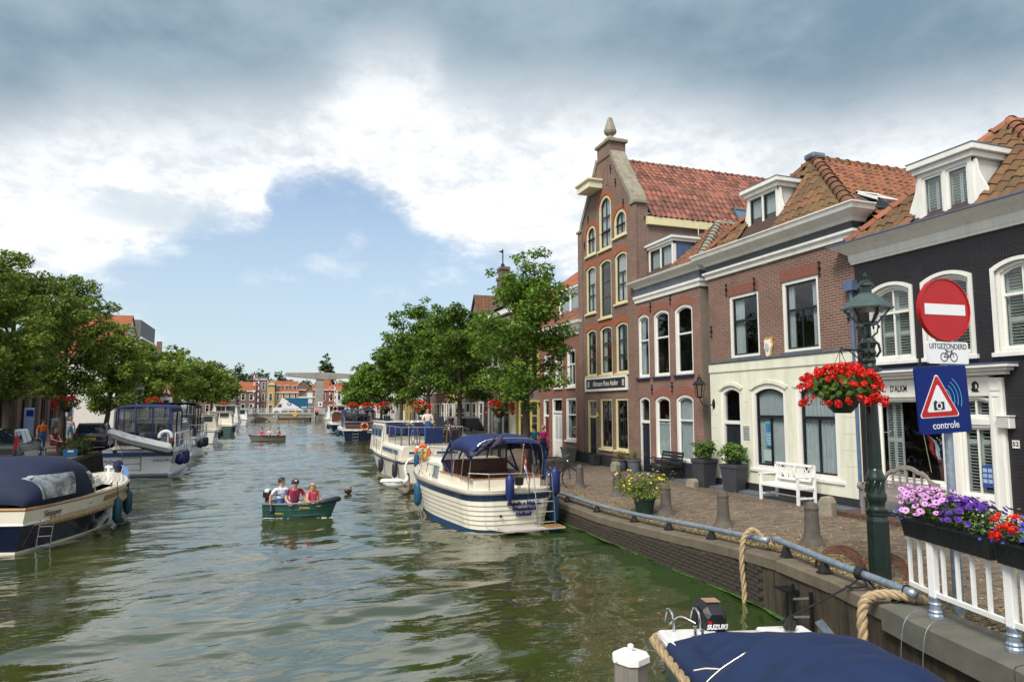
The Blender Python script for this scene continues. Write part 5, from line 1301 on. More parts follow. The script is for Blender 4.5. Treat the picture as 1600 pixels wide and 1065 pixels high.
b = B(); b.add([(-.095,-.1,.295),(.095,-.1,.295),(.095,.095,.485),(-.095,.095,.485),(-.095,-.1,.31),(.095,-.1,.31),(.095,.095,.5),(-.095,.095,.5)],[(0,1,2,3),(4,7,6,5),(0,4,5,1),(1,5,6,2),(2,6,7,3),(3,7,4,0)]); obj('cap',b,m_galv,t)
t = thing('mooring_pile','timber mooring pile with a white metal cap and ball knob','mooring pile',(3.40,6.13,.06),radians(25))
b = B(); b.prism([(x * .14,y * .14) for x,y in ((-1,-.6),(-.6,-1),(.6,-1),(1,-.6),(1,.6),(.6,1),(-.6,1),(-1,.6))],-1.2,.64,'z'); obj('timber',b,m_ww,t)
oc = lambda r,z: [(x * r,y * r,z) for x,y in ((-1,-.6),(-.6,-1),(.6,-1),(1,-.6),(1,.6),(.6,1),(-.6,1),(-1,.6))]
b = B(); b.loft([oc(.155,.645),oc(.155,.70),oc(.14,.72),oc(.02,.735)]); c_ = obj('cap',b,m_rail,t); b = B(); b.lathe([(.02,.73),(.018,.76),(.03,.775),(.03,.795),(0,.81)],10); obj('knob',b,m_rail,c_)
b = B()
for x,y in ((-.08,-.158),(.08,-.158),(-.158,.05)): b.ball((x,y,.655),.012,6,4)
obj('bolt',b,m_galv,c_)
# bike racks
racks = [(7.92,8.05,'rusty bicycle rack hoops on the quay in front of the lamp'),(8.12,7.45,'rusty bicycle rack hoops behind the lamp pedestal')]
for x,y,lb in racks:
 t = thing('bicycle_rack',lb,'bicycle rack',(x,y,gz(x,y)),radians(38))
 for k in range(3):
  for e in (-.055,.055):
   b = B(); xx = k * .24 - .24
   b.tube([(xx + e,.28 * cos(a),.01 + .24 * sin(a) ** .8 if sin(a) > 0 else .01) for a in [pi * i / 10 for i in range(11)]],.012,6); obj('hoop',b,m_rust,t)
  b = B(); b.box(xx - .07,xx + .07,-.29,-.26,.0,.03); b.box(xx - .07,xx + .07,.26,.29,0,.03); obj('foot',b,m_rust,t)
 b = B(); b.box(-.34,.34,-.31,-.28,0,.025); obj('rail',b,m_rust,t)
# bollards
bol = None
for (x,y,lb) in ((8.85,9.56,'stone bollard nearest the street lamp'),(8.89,12.06,'stone bollard in front of the white bench'),(8.89,14.23,'stone bollard beside the yellow flowering pot bush'),(9.45,17.66,'stone bollard half hidden behind the yellow flowering bush'),(9.31,19.87,'stone bollard beside the parked bicycle'),(9.9,31.0,'stone bollard far along the quay under the trees')):
 z = gz(x,y)
 if bol is None:
  bol = thing('bollard',lb,'bollard',(x,y,z),0,'stone bollards along the quay')
  b = B(); b.lathe([(.24,-.02),(.215,.03),(.155,.13),(.130,.22),(.118,.40),(.112,.60),(.122,.61),(.122,.65),(.105,.66)],14); obj('shaft',b,plain('bollard_stone',(.095,.082,.068),.85,var=.3,scale=6,dirt=.4,bump=.006),bol,smooth=False)
  b = B(); b.lathe([(.105,.66),(.095,.70),(.05,.735),(.025,.74),(.025,.76),(0,.765)],14); obj('cap',b,MATS['bollard_stone'],bol)
 else: clone(bol,lb,(x,y,z),R.uniform(0,3))
# stoop stones
for x,y,lb,h_ in ((11.95,22.45,'pale rounded kerb stone by the warehouse pots',.38),(11.75,17.35,'small pale square stone at the foot of the left dark planter',.26),(11.46,11.9,'rounded grey stone post at the end of the terrace step',.42)):
 b = B(); b.prism([(-.15,0),(.15,0),(.15,h_ * .7),(.09,h_ * .95),(0,h_),(-.09,h_ * .95),(-.15,h_ * .7)],-.12,.12)
 o = tag(obj('kerb_stone',b,m_stone,bevel=.02,loc=(x,y,gz(x,y) - .01),rot=(0,0,-1.3)),lb,'kerb stone','old kerb stones before the houses')
# planters and pots
def planter(label,x,y,w,h,n,shape,mat,lm,rz=.1,ht=.6,name='planter',round_=False,top=1.0,lsz=.06,wsp=1.0):
 t = thing(name,label,'planter',(x,y,gz(x,y)),rz)
 b = B()
 if round_: b.lathe([(w * .36,0),(w * .5,h * .93),(w * .55,h * .93),(w * .55,h),(w * .47,h),(w * .45,h * .9)],20)
 else:
  sq = lambda r,z: [(-r,-r,z),(r,-r,z),(r,r,z),(-r,r,z)]
  b.loft([sq(w * .36,0),sq(w * .47,h * .86),sq(w * .5,h * .86),sq(w * .5,h),sq(w * .45,h),sq(w * .44,h * .9)])
 obj('pot',b,mat,t,bevel=0 if round_ else .012)
 b = B(); b.lathe([(w * .44,h * .92),(0,h * .94)],12); obj('soil',b,m_soil,t)
 if n:
  b = B()
  for k in range(14): a = R.uniform(0,6.3); b.tube([(0,0,h * .9),(cos(a) * w * .3 * wsp,sin(a) * w * .3 * wsp,h + ht * .4),(cos(a) * w * .55 * wsp * R.random(),sin(a) * w * .55 * wsp,h + ht * .85)],.006,4)
  obj('stems',b,m_ww,t)
  b = B()
  for k in range(26):
   a = R.uniform(0,6.3); q = R.uniform(.2,1) ; c = (cos(a) * w * .62 * wsp * q,sin(a) * w * .62 * wsp * q,h + ht * R.uniform(.15,.95) * (1 - .3 * q))
   leaves_on(b,c,(.16 * wsp,.16 * wsp,.12),n // 26,lsz,0,.1)
  obj('foliage',b,lm,t)
 return t
m_shrub = leaf_mat('laurel_leaf',(.03,.09,.014),(.14,.23,.04)); m_brownbush = leaf_mat('heather_leaf',(.10,.07,.02),(.24,.18,.05)); m_oliv = leaf_mat('olive_leaf',(.06,.10,.02),(.20,.24,.05))
planter('tall dark square planter with green shrub left of the cream house door',12.13,17.28,.56,.82,1100,0,m_anth,m_shrub)
planter('tall dark square planter with green shrub right of the cream house door',12.20,16.02,.56,.76,1100,0,m_anth,m_shrub,.3)
pb = planter('round green pot with a spreading yellow flowering bush on the quay',8.62,14.75,.52,.40,1500,0,plain('green_plastic_pot',(.02,.05,.035),.5,var=.15),m_oliv,0,.62,name='pot_plant',round_=True,wsp=1.75,lsz=.05)
for k in range(70):
 a = R.uniform(0,6.3); q = R.uniform(.2,.75); place('flower',petal_flower(plain('yellow_blossom',(.75,.55,.03),.6),5,.03,.3,None,.6) if 'yellow_blossom' not in MATS else F_yel,Matrix.Translation((cos(a) * q,sin(a) * q,.55 + R.uniform(.1,.5))) @ Matrix.Rotation(R.uniform(-.9,.9),4,'X'),pb)
 if k == 0: F_yel = KIDS[pb.name][-1].data
planter('big grey square pot without plants by the warehouse door',12.30,27.35,.55,.62,0,0,plain('grey_pot',(.20,.20,.20),.7,dirt=.3),m_shrub)
planter('small black pot beside the warehouse door',12.42,25.1,.38,.42,0,0,m_anth,m_shrub)
planter('grey pot with a brown heather cushion under the warehouse window',12.30,22.75,.58,.42,420,0,plain('slate_pot',(.10,.11,.13),.7,dirt=.3),m_brownbush,0,.32,round_=True,wsp=.7,lsz=.035)
planter('grey round pot with a clipped olive ball by the blue door',12.32,21.75,.50,.46,420,0,MATS['slate_pot'],m_oliv,0,.40,round_=True,wsp=.7,lsz=.03)
# benches (seat faces -Y locally)
def slats(root,n,f,L,w,th,m,nm='slat'):
 c = B(); c.box(-L / 2,L / 2,-w / 2,w / 2,-th / 2,th / 2); me = c.mesh(nm,m)
 for k in range(n): place(nm,me,f(k),root)
wb = thing('bench','white painted garden bench with crossed back lattice before the cream house','bench',(12.12,13.85,.85),-pi / 2)
m_bw = plain('white_bench_paint',(.78,.78,.76),.45,var=.05,dirt=.1)
slats(wb,6,lambda k: Matrix.Translation((0,-.24 + k * .088,.43)),1.24,.075,.022,m_bw)
for sx_ in (-1,1):
 for y0,y1,h_,nm in ((-.30,-.24,.64,'leg'),(.20,.26,.92,'leg')):
  b = B(); b.box(sx_ * .65 - .03,sx_ * .65 + .03,y0,y1,0,h_); obj(nm,b,m_bw,wb,bevel=.005)
 b = B(); b.box(sx_ * .65 - .035,sx_ * .65 + .035,-.33,.22,.64,.67); obj('armrest',b,m_bw,wb,bevel=.006)
 b = B(); b.box(sx_ * .65 - .02,sx_ * .65 + .02,-.25,.21,.14,.18); b.box(sx_ * .65 - .02,sx_ * .65 + .02,-.25,.21,.37,.42); obj('side_rail',b,m_bw,wb)
b = B(); b.box(-.62,.62,-.29,-.26,.36,.42); b.box(-.62,.62,.21,.25,.52,.57); b.box(-.66,.66,.20,.26,.87,.93); b.box(-.62,.62,-.02,.02,.15,.18); obj('back_frame',b,m_bw,wb,bevel=.004)
b = B()
for k in range(3):
 x0 = -.62 + k * .413 + .04; x1 = x0 + .333
 b.bar((x0 + .08,.23,.57),(x1 - .08,.23,.87),.022,.02,up=(0,1,0)); b.bar((x1 - .08,.232,.57),(x0 + .08,.232,.87),.022,.02,up=(0,1,0))
 for xq in (x0,x0 + .05,x1 - .05,x1): b.box(xq - .01,xq + .01,.22,.24,.57,.87)
obj('back_lattice',b,m_bw,wb)
bb_ = thing('bench','black slatted bench with cast iron arms before the narrow red brick house','bench',(12.28,19.55,.85),-pi / 2)
slats(bb_,5,lambda k: Matrix.Translation((0,-.26 + k * .09,.42)),1.25,.075,.025,m_black)
slats(bb_,4,lambda k: Matrix.Translation((0,.17 + k * .025,.54 + k * .1)) @ Matrix.Rotation(radians(76),4,'X'),1.25,.085,.022,m_black)
for sx_ in (-.58,.58):
 b = B(); b.tube(smoothpath([(sx_,-.3,0),(sx_,-.24,.2),(sx_,-.28,.40),(sx_,-.3,.58),(sx_,-.2,.66),(sx_,.0,.64),(sx_,.15,.62)],4),.02,6); b.tube(smoothpath([(sx_,.24,0),(sx_,.14,.25),(sx_,.14,.45),(sx_,.24,.82)],4),.02,6); b.tube([(sx_,-.26,.39),(sx_,.14,.39)],.018,6); b.tube(smoothpath([(sx_,-.24,.2),(sx_,-.05,.28),(sx_,.14,.22)],4),.014,6); obj('end_frame',b,m_iron,bb_)
m_gw = plain('greyed_teak',(.24,.21,.19),.85,var=.25,scale=5,stretch=(1,6,6),bump=.003)
gb = thing('bench','weathered grey teak bench with arched back before the black house','bench',(12.20,10.72,.93),-pi / 2)
slats(gb,6,lambda k: Matrix.Translation((0,-.24 + k * .088,.42)),1.30,.075,.022,m_gw)
for sx_ in (-1,1):
 for y0,y1,h_ in ((-.30,-.24,.62),(.20,.26,.74)): b = B(); b.box(sx_ * .68 - .03,sx_ * .68 + .03,y0,y1,0,h_); obj('leg',b,m_gw,gb)
 b = B(); b.box(sx_ * .68 - .04,sx_ * .68 + .04,-.30,.24,.62,.65); b.lathe([(.075,-.04),(.075,.04)],12,M=Matrix.Translation((sx_ * .68,-.30,.58)) @ Matrix.Rotation(pi / 2,4,'Y')); obj('armrest',b,m_gw,gb)
top = lambda x: .74 + .30 * max(0,cos(x / .68 * pi / 2)) ** 1.6 + (.04 if .30 < abs(x) < .5 else 0)
b = B(); n = 24
b.loft([[(x,.19,top(x) - .075),(x,.25,top(x) - .075),(x,.25,top(x)),(x,.19,top(x))] for x in [-.68 + 1.36 * i / n for i in range(n + 1)]]); b.box(-.66,.66,.2,.24,.48,.53); obj('back_rail',b,m_gw,gb)
for k in range(7): x = -.51 + k * .17; b = B(); b.box(x - .02,x + .02,.21,.235,.53,top(x) - .07); obj('back_splat',b,m_gw,gb)
for k,z in enumerate((.60,.68,.76)):
 hw = .64 if z < .7 else .42; b = B(); b.box(-hw,hw,.212,.232,z,z + .02); obj('back_slat',b,m_gw,gb)
b = B(); b.box(-.65,.65,-.28,-.25,.35,.41); obj('apron',b,m_gw,gb)
# bicycle
m_tyre = plain('black_rubber',(.014,.014,.015),.8,var=.2)
def bicycle(label,loc,rz,fm,group=None,sc=1.0,crate=None):
 t = thing('bicycle',label,'bicycle',loc,rz,group)
 for x in (-.54,.54):
  b = B(); b.tube([(x + .335 * cos(a),0,.35 + .335 * sin(a)) for a in [2 * pi * i / 28 for i in range(28)]],.017,6,closed=True); w = obj('wheel',b,m_tyre,t)
  b = B(); b.tube([(x + .31 * cos(a),0,.35 + .31 * sin(a)) for a in [2 * pi * i / 28 for i in range(28)]],.010,5,closed=True)
  for i in range(14): a = 2 * pi * i / 14; b.tube([(x,.015 * (-1) ** i,.35),(x + .31 * cos(a),0,.35 + .31 * sin(a))],.0022,3)
  b.lathe([(.025,-.03),(.025,.03)],8,M=Matrix.Translation((x,0,.35)) @ Matrix.Rotation(pi / 2,4,'X')); obj('rim',b,m_steel,w)
 b = B()
 for a,c,r_ in (((-.54,.35),(-.16,.86),.011),((-.54,.35),(-.05,.30),.012),((-.05,.30),(-.18,.88),.016),((-.05,.30),(.40,.80),.017),((-.16,.80),(.39,.84),.016),((.37,.98),(.54,.35),.015)): b.tube([(a[0],0,a[1]),(c[0],0,c[1])],r_,6)
 obj('frame',b,fm,t)
 b = B(); b.tube(smoothpath([(.20,-.27,1.04),(.34,-.2,1.08),(.37,0,1.04),(.34,.2,1.08),(.20,.27,1.04)],4),.012,6); b.tube([(.37,0,.95),(.37,0,1.04)],.012,6); obj('handlebar',b,m_steel,t)
 b = B(); b.loft([[(-.34,-.10,.93),(-.34,.10,.93),(-.34,.10,.965),(-.34,-.10,.965)],[(-.2,-.09,.935),(-.2,.09,.935),(-.2,.09,.975),(-.2,-.09,.975)],[(-.05,-.025,.93),(-.05,.025,.93),(-.05,.025,.955),(-.05,-.025,.955)]]); obj('saddle',b,m_black,t)
 b = B(); b.lathe([(.085,-.006),(.085,.006)],16,M=Matrix.Translation((-.05,.03,.30)) @ Matrix.Rotation(pi / 2,4,'X')); b.bar((-.05,.06,.30),(.05,.06,.17),.02,.015); b.bar((-.05,-.06,.30),(-.15,-.06,.43),.02,.015); b.box(.0,.1,.06,.15,.16,.18); b.box(-.2,-.1,-.15,-.06,.42,.44); obj('crank',b,m_steel,t)
 b = B(); b.tube([(-.9 + .36 + .38 * cos(a) - .0,0,.35 + .38 * sin(a)) for a in [radians(20 + 150 * i / 10) for i in range(11)]],.014,4); b.tube([(.54 + .38 * cos(a),0,.35 + .38 * sin(a)) for a in [radians(30 + 120 * i / 10) for i in range(11)]],.014,4); b.box(-.80,-.34,-.07,.07,.74,.755); b.bar((-.54,.07,.35),(-.60,.07,.75),.01,.01); obj('mudguard',b,m_black,t)
 b = B(); b.ball((.44,0,.88),.04,8,5); obj('headlight',b,m_steel,t)
 t.scale = (sc,) * 3; return t
bicycle('black city bicycle parked on the quay behind the white clinker boat',(8.85,20.6,gz(8.85,20.6)),radians(-62),m_black)
# ------------------------------------------------------------------ boats (local: +Y bow, X starboard, z = 0 waterline)
m_gel = plain('white_gelcoat',(.72,.72,.70),.25,var=.05,coat=.4,dirt=.12); m_gelc = plain('cream_gelcoat',(.72,.67,.55),.28,var=.05,coat=.4,dirt=.15)
m_navy = plain('navy_hull',(.006,.010,.030),.15,var=.15,coat=.8); m_navycloth = plain('navy_canvas',(.006,.013,.045),.85,var=.25,scale=3,bump=.006,bscale=4,dirt=.1)
m_bluecloth = plain('blue_canvas',(.007,.019,.095),.8,var=.25,scale=3,bump=.004,bscale=5); m_bluepaint = plain('boat_blue',(.012,.05,.20),.3,var=.15,coat=.4)
m_fender = plain('blue_fender',(.008,.075,.17),.5,var=.2); m_fteal = plain('teal_fender',(.008,.055,.085),.55,var=.2); m_fblack = plain('black_fender',(.015,.017,.03),.5,var=.2); m_fnavy = plain('royal_fender',(.005,.015,.11),.5,var=.15)
m_teak = plain('varnished_teak',(.36,.19,.07),.4,var=.25,scale=3,stretch=(8,1,8),coat=.3); m_mahog = plain('mahogany',(.10,.028,.014),.35,var=.3,coat=.4)
m_deck = plain('grey_deck',(.42,.39,.35),.8,var=.1,scale=8,bump=.002); m_red = plain('red_antifoul',(.22,.02,.02),.5,var=.2); m_buoy = plain('orange_lifebuoy',(.70,.13,.03),.5,var=.1)
m_green = plain('green_hull',(.012,.070,.055),.35,var=.25,coat=.3,dirt=.2); m_greyrub = plain('grey_rubber',(.16,.15,.15),.6,var=.2); m_yel = plain('yellow_letter',(.60,.45,.04),.5)
m_pvcgrey = plain('grey_inflatable_tube',(.52,.52,.50),.5,var=.08,dirt=.2); m_dkcloth = plain('dark_canvas',(.014,.016,.028),.85,var=.25)
m_scr = glass_mat('boat_window',(.35,.42,.48),1.5,.02); m_orope = plain('yellow_rope',(.60,.42,.05),.8)
class Hull:
 def __init__(s,L,Bm,zs,zb,tr=.8,pw=2.4,wl=.82,rake=.5,round_=0,full=.45): s.L,s.B,s.zs,s.zb,s.tr,s.pw,s.wl,s.rake,s.rd,s.fu = L,Bm,zs,zb,tr,pw,wl,rake,round_,full
 def sheer(s,u): return s.zs + (s.zb - s.zs) * u ** 2.2
 def bx(s,u):
  if s.rd and u < s.rd: a = s.tr + (1 - s.tr) * sin(s.rd / s.fu * pi / 2); return s.B / 2 * a * max(0,1 - (1 - u / s.rd) ** 3.4) ** (1 / 3.4)
  f = s.tr + (1 - s.tr) * sin(min(1,u / s.fu) * pi / 2)
  return s.B / 2 * f * (1 - max(0,(u - s.fu) / (1 - s.fu)) ** s.pw)
 def P(s,u,t,side=1,off=0,dz=0):
  z = -.2 + (s.sheer(u) + .2) * t; w = s.wl - .5 * max(0,u - .4); b = s.bx(u)
  x = b * (w + (1 - w) * max(0,t) ** .8) + off * (1 if b > .02 else 0)
  y = s.L * u - s.rake * (1 - t) * max(0,u) ** 5 + (s.rd and (1 - t) * .12 * (1 - u))
  return Vector((side * x,y + (off if u > .985 else -off * (1 - u / s.rd) if s.rd and u < s.rd else 0),z + dz))
 def us(s,a=0,c=1,n=26):
  if s.rd: L_ = [s.rd * k for k in (0,.03,.1,.22,.4,.65)] + [s.rd + (1 - s.rd) * k / n for k in range(n + 1)]
  else: L_ = [k / n for k in range(n + 1)]
  return [u for u in L_ if a - 1e-6 <= u <= c + 1e-6]
 def strip(s,b,t0,t1,off=0,a=0,c=1,nt=5,transom=True,lap=0):
  U = s.us(a,c)
  for side in (1,-1):
   rows = []
   for k in range(nt + 1):
    t = t0 + (t1 - t0) * k / nt; rows.append([s.P(u,t,side,off + lap * (1 - k / nt)) for u in U])
   b.grid(rows)
  if transom and a == 0 and not s.rd:
   for k in range(nt):
    ta,tb = t0 + (t1 - t0) * k / nt,t0 + (t1 - t0) * (k + 1) / nt; b.add([s.P(0,ta,-1,off) + Vector((0,-off,0)),s.P(0,ta,1,off) + Vector((0,-off,0)),s.P(0,tb,1,off) + Vector((0,-off,0)),s.P(0,tb,-1,off) + Vector((0,-off,0))],[(0,1,2,3)])
  return b
 def deck(s,b,t,a=0,c=1,inset=0,camber=.05,dz=0):
  U = s.us(a,c); rows = []
  for f in (-1,-.5,0,.5,1): rows.append([Vector((f * max(0,s.bx(u) - inset),s.P(u,t).y,s.P(u,t).z + camber * (1 - f * f) + dz)) for u in U])
  b.grid(rows); return b
 def rim(s,t,off=0,a=0,c=1,dz=0):
  U = s.us(a,c); return [s.P(u,t,-1,off,dz) for u in U] + [s.P(u,t,1,off,dz) for u in reversed(U)]
 def rail(s,b,t,r,off=0,a=0,c=1,dz=0,n=6):
  p = s.rim(t,off,a,c,dz)
  if c < 1: U = s.us(a,c); b.tube([s.P(u,t,-1,off,dz) for u in U],r,n); b.tube([s.P(u,t,1,off,dz) for u in U],r,n)
  else:
   q = []
   for v in p:
    if not q or (v - q[-1]).length > .004: q.append(v)
   b.tube(q,r,n,closed=(a == 0))
  return b
def sec(y,hw,z0,z1,top=.86,r=.12,n=4):
 """cross-section of a cabin: sides lean in to the top"""
 P = [(-hw,y,z0),(-hw * (top + (1 - top) * .25),y,z1 - r)]
 P += [(-hw * top + r * (1 - cos(a)),y,z1 - r + r * sin(a) + .03 * sin(a)) for a in [pi / 2 * k / n for k in range(1,n + 1)]]
 return P + [(-x,yy,z) for x,yy,z in reversed(P)]
def cabin(root,name,secs,m,smooth=False):
 b = B(); b.loft([sec(*q) for q in secs]); return obj(name,b,m,root,smooth=smooth,bevel=.02)
def side_window(root,y0,y1,z0,z1,xf,m=None,fr=None,sides=(1,-1),name='window',slant=.0):
 """framed glass on a leaning cabin side; xf(y, z) gives the half width"""
 for sd_ in sides:
  def pt(y,z,o): return (sd_ * (xf(y,z) + o),y,z)
  b = B()
  for (ya,yb,za,zb) in ((y0,y1,z0,z0 + .03),(y0,y1,z1 - .03,z1),(y0,y0 + .03,z0,z1),(y1 - .03,y1,z0,z1)):
   b.add([pt(ya,za,-.01),pt(yb,za,-.01),pt(yb,zb,-.01),pt(ya,zb,-.01),pt(ya,za,.02),pt(yb,za,.02),pt(yb,zb,.02),pt(ya,zb,.02)],[(0,3,2,1),(4,5,6,7),(0,1,5,4),(1,2,6,5),(2,3,7,6),(3,0,4,7)])
  w = obj(name,b,fr or m_galv,root); g = B(); g.add([pt(y0 + .03,z0 + .03,.008),pt(y1 - .03,z0 + .03,.008),pt(y1 - .03,z1 - .03,.008),pt(y0 + .03,z1 - .03,.008)],[(0,1,2,3)])
  obj('pane',g,m or MATS['dark_boat_glass'],w)
m_dg,_t,_p = _new('dark_boat_glass'); _p.inputs['Base Color'].default_value = (.012,.018,.028,1); _p.inputs['Roughness'].default_value = .04; _p.inputs['Specular IOR Level'].default_value = .8
m_bg,_t,_p = _new('blue_boat_glass'); _p.inputs['Base Color'].default_value = (.012,.055,.17,1); _p.inputs['Roughness'].default_value = .06
def fender(root,p,m,l=.52,r=.10,ball=False,line=.4):
 b = B(); x,y,z = p
 if ball: b.ball((x,y,z),(r,r,r * 1.1),14,10)
 else: b.lathe([(.02,-l / 2 - .05),(.035,-l / 2 - .02),(r * .7,-l / 2 + .02),(r,-l / 2 + .1),(r,l / 2 - .1),(r * .7,l / 2 - .02),(.035,l / 2 + .02),(.02,l / 2 + .05)],12,p)
 o = obj('fender',b,m,root,smooth=True); c = B(); c.tube([(x,y,z + l / 2),(x * .97,y,z + l / 2 + line)],.010,4); obj('fender_line',c,m_blackrope,o)
def ladder(root,x,y0,z0,z1,w,m,n=4,tilt=0):
 b = B()
 for s_ in (-1,1): b.tube([(x + s_ * w / 2,y0,z0),(x + s_ * w / 2,y0 + tilt,z1)],.018,6)
 o = obj('ladder',b,m,root)
 for k in range(n): f = (k + .3) / n; c = B(); c.tube([(x - w / 2,y0 + tilt * f,z0 + (z1 - z0) * f),(x + w / 2,y0 + tilt * f,z0 + (z1 - z0) * f)],.018,6); obj('rung',c,m,o)
 return o
def flag(root,x,y,z,h=.95,s=.62,d=.3):
 b = B(); b.tube([(x,y,z),(x + .04,y - .16,z + h)],.016,6); b.ball((x + .04,y - .16,z + h),.03,6,5); st = obj('flag_staff',b,m_teak,root)
 for k,mt in enumerate(('flag_red','flag_white','flag_blue')):
  c = B(); rows = []
  for i in range(9):
   u = i / 8; rows.append([(x + .04 + d * (.08 + u * .26) + .035 * sin(u * 9 + q * 2),y - .14 + .05 * sin(u * 6 + k) - u * .05,z + h * .93 - s * (u * .85) - (.24 * s) * (k + q) * (.55 + .25 * u)) for q in (0,1)])
  c.grid(rows); obj('flag_stripe',c,MATS[mt],st)
def lifebuoy(root,p,r=.30,rot=0):
 b = B(); x,y,z = p; b.tube([(x + r * cos(a),y,z + r * sin(a)) for a in [2 * pi * i / 24 for i in range(24)]],.065,8,closed=True); o = obj('lifebuoy',b,m_buoy,root,smooth=True)
 for k in range(4): c = B(); a0 = pi / 4 + k * pi / 2; c.tube([(x + r * cos(a),y,z + r * sin(a)) for a in (a0 - .13,a0,a0 + .13)],.069,8); obj('band',c,m_signwhite,o)
 return o
def railing(root,pts,h,r=.014,n=None,m=None,mid=True,name='guard_rail'):
 b = B(); P = [Vector(p) for p in pts]; up = Vector((0,0,h)); b.tube([p + up for p in P],r,6)
 if mid: b.tube([p + up * .5 for p in P],r * .7,5)
 for p in P[::(n or 1)]: b.tube([p,p + up],r,6)
 return obj(name,b,m or m_steel,root)
def hoop(y,hw,z0,z1,n=14,flat=.5,yt=None,dy=0):
 out = []
 for k in range(n + 1):
  a = pi * k / n; c = cos(a); s_ = sin(a); out.append((-hw * (abs(c) ** flat) * (1 if c > 0 else -1),y + dy * s_,z0 + (z1 - z0) * s_ ** flat))
 return out
def canvas(root,name,hoops,m,thick=True):
 b = B(); b.loft(hoops,closed=False,cap=False); o = obj(name,b,m,root,smooth=True)
 mo = o.modifiers.new('thick','SOLIDIFY'); mo.thickness = .012; return o
def outboard(root,x,y,z,s=1,m=None,nm='outboard_motor'):
 b = B(); q = lambda yy,w,z0,z1: [(x - w,y + yy,z + z0),(x - w * .9,y + yy,z + z1 - .05 * s),(x - w * .55,y + yy,z + z1),(x + w * .55,y + yy,z + z1),(x + w * .9,y + yy,z + z1 - .05 * s),(x + w,y + yy,z + z0)]
 b.loft([q(-.22 * s,.10 * s,.05 * s,.30 * s),q(-.18 * s,.14 * s,0,.36 * s),q(.0,.155 * s,-.02 * s,.40 * s),q(.14 * s,.14 * s,.0,.38 * s),q(.2 * s,.10 * s,.06 * s,.30 * s)]); o = obj(nm,b,m or m_black,root,bevel=.015)
 b = B(); b.box(x - .06 * s,x + .06 * s,y - .1 * s,y + .08 * s,z - .75 * s,z + .0); b.box(x - .015 * s,x + .015 * s,y - .16 * s,y - .05 * s,z - .85 * s,z - .55 * s); obj('motor_leg',b,m_iron,o); return o
# ---- clinker-built cabin boat, stern towards us
H = Hull(7.7,2.75,1.05,1.30,.86,2.2,.80,.7,round_=.14)
na = thing('cabin_boat','white clinker cabin boat with half folded blue canopy and Dutch flag moored by the quay','boat',(6.05,16.75,0),.085)
b = B(); nP = 6
for k in range(nP): H.strip(b,.22 + (.80 - .22) * k / nP,.22 + (.80 - .22) * (k + 1) / nP,0,nt=2,lap=.022)
obj('hull',b,m_gelc,na,smooth=False)
b = B(); H.strip(b,-.1,.225,.004,nt=2); obj('boot_stripe',b,plain('bright_blue_antifoul',(.010,.075,.24),.45,var=.2),na)
b = B(); H.strip(b,.80,.925,.012,nt=1); obj('blue_strake',b,plain('dark_blue_strake',(.010,.028,.080),.3,var=.15,coat=.4),na)
b = B(); H.rail(b,.93,.028,.02,n=6); obj('rubbing_strip',b,m_greyrub,na)
b = B(); H.strip(b,.925,1.0,-.01,nt=1); H.deck(b,1.0,.0,1,.01,.04); obj('deck',b,m_gelc,na)
b = B(); b.loft([[(-hw,y,.9),(-hw * .97,y,z),(-hw * .97 + .05,y,z),(-hw + .06,y,.9)] for y,hw,z in ((.55,.95,1.30),(1.5,1.08,1.31),(3.0,1.08,1.33))]); b.loft([[(hw,y,.9),(hw * .97,y,z),(hw * .97 - .05,y,z),(hw - .06,y,.9)] for y,hw,z in ((.55,.95,1.30),(1.5,1.08,1.31),(3.0,1.08,1.33))]); b.box(-.95,.95,.5,.58,.9,1.30); obj('coaming',b,m_gelc,na,bevel=.01)
b = B(); b.box(-.97,.97,.49,.585,1.302,1.325); b.box(-1.08,-.98,.585,3.0,1.32,1.34); b.box(.98,1.08,.585,3.0,1.32,1.34); obj('coaming_cap',b,m_teak,na)
cabin(na,'cabin',[(2.95,1.10,.9,1.62,.88),(3.4,1.10,.9,1.66,.88),(4.6,1.0,.9,1.60,.86),(5.9,.62,.95,1.48,.80),(6.15,.5,1.0,1.30,.8)],m_gelc)
xf = lambda y,z: 1.115 - .10 * max(0,y - 3.4) - (z - .9) * .13
side_window(na,3.9,4.75,1.16,1.44,lambda y,z: xf(y,z) - .04); side_window(na,3.15,3.6,1.12,1.46,lambda y,z: xf(y,z),m=m_pvc)
b = B()
for s_ in (-1,1):
 b.bar((s_ * 1.02,2.95,1.6),(s_ * .86,2.55,2.22),.05,.05); b.bar((s_ * .45,3.1,1.64),(s_ * .36,2.60,2.26),.04,.04)
 b.bar((s_ * 1.02,2.95,1.6),(s_ * 1.04,2.0,1.3),.04,.04); b.bar((s_ * .86,2.55,2.22),(s_ * 1.02,2.05,1.32),.04,.04)
b.bar((-.86,2.55,2.22),(.86,2.55,2.22),.05,.05); b.bar((-1.02,2.97,1.6),(1.02,2.97,1.6),.05,.05); ws = obj('windscreen',b,m_bluecloth,na)
for xa,xb in ((-.98,-.45),(-.45,.45),(.45,.98)): c = B(); c.add([(xa,2.99,1.62),(xb,2.99,1.62),(xb * .85,2.58,2.2),(xa * .85,2.58,2.2)],[(0,1,2,3)]); obj('pane',c,m_pvc,ws)
for s_ in (-1,1): c = B(); c.add([(s_ * 1.02,2.92,1.58),(s_ * 1.03,2.05,1.34),(s_ * .87,2.54,2.2)],[(0,1,2)]); obj('pane',c,m_pvc,ws)
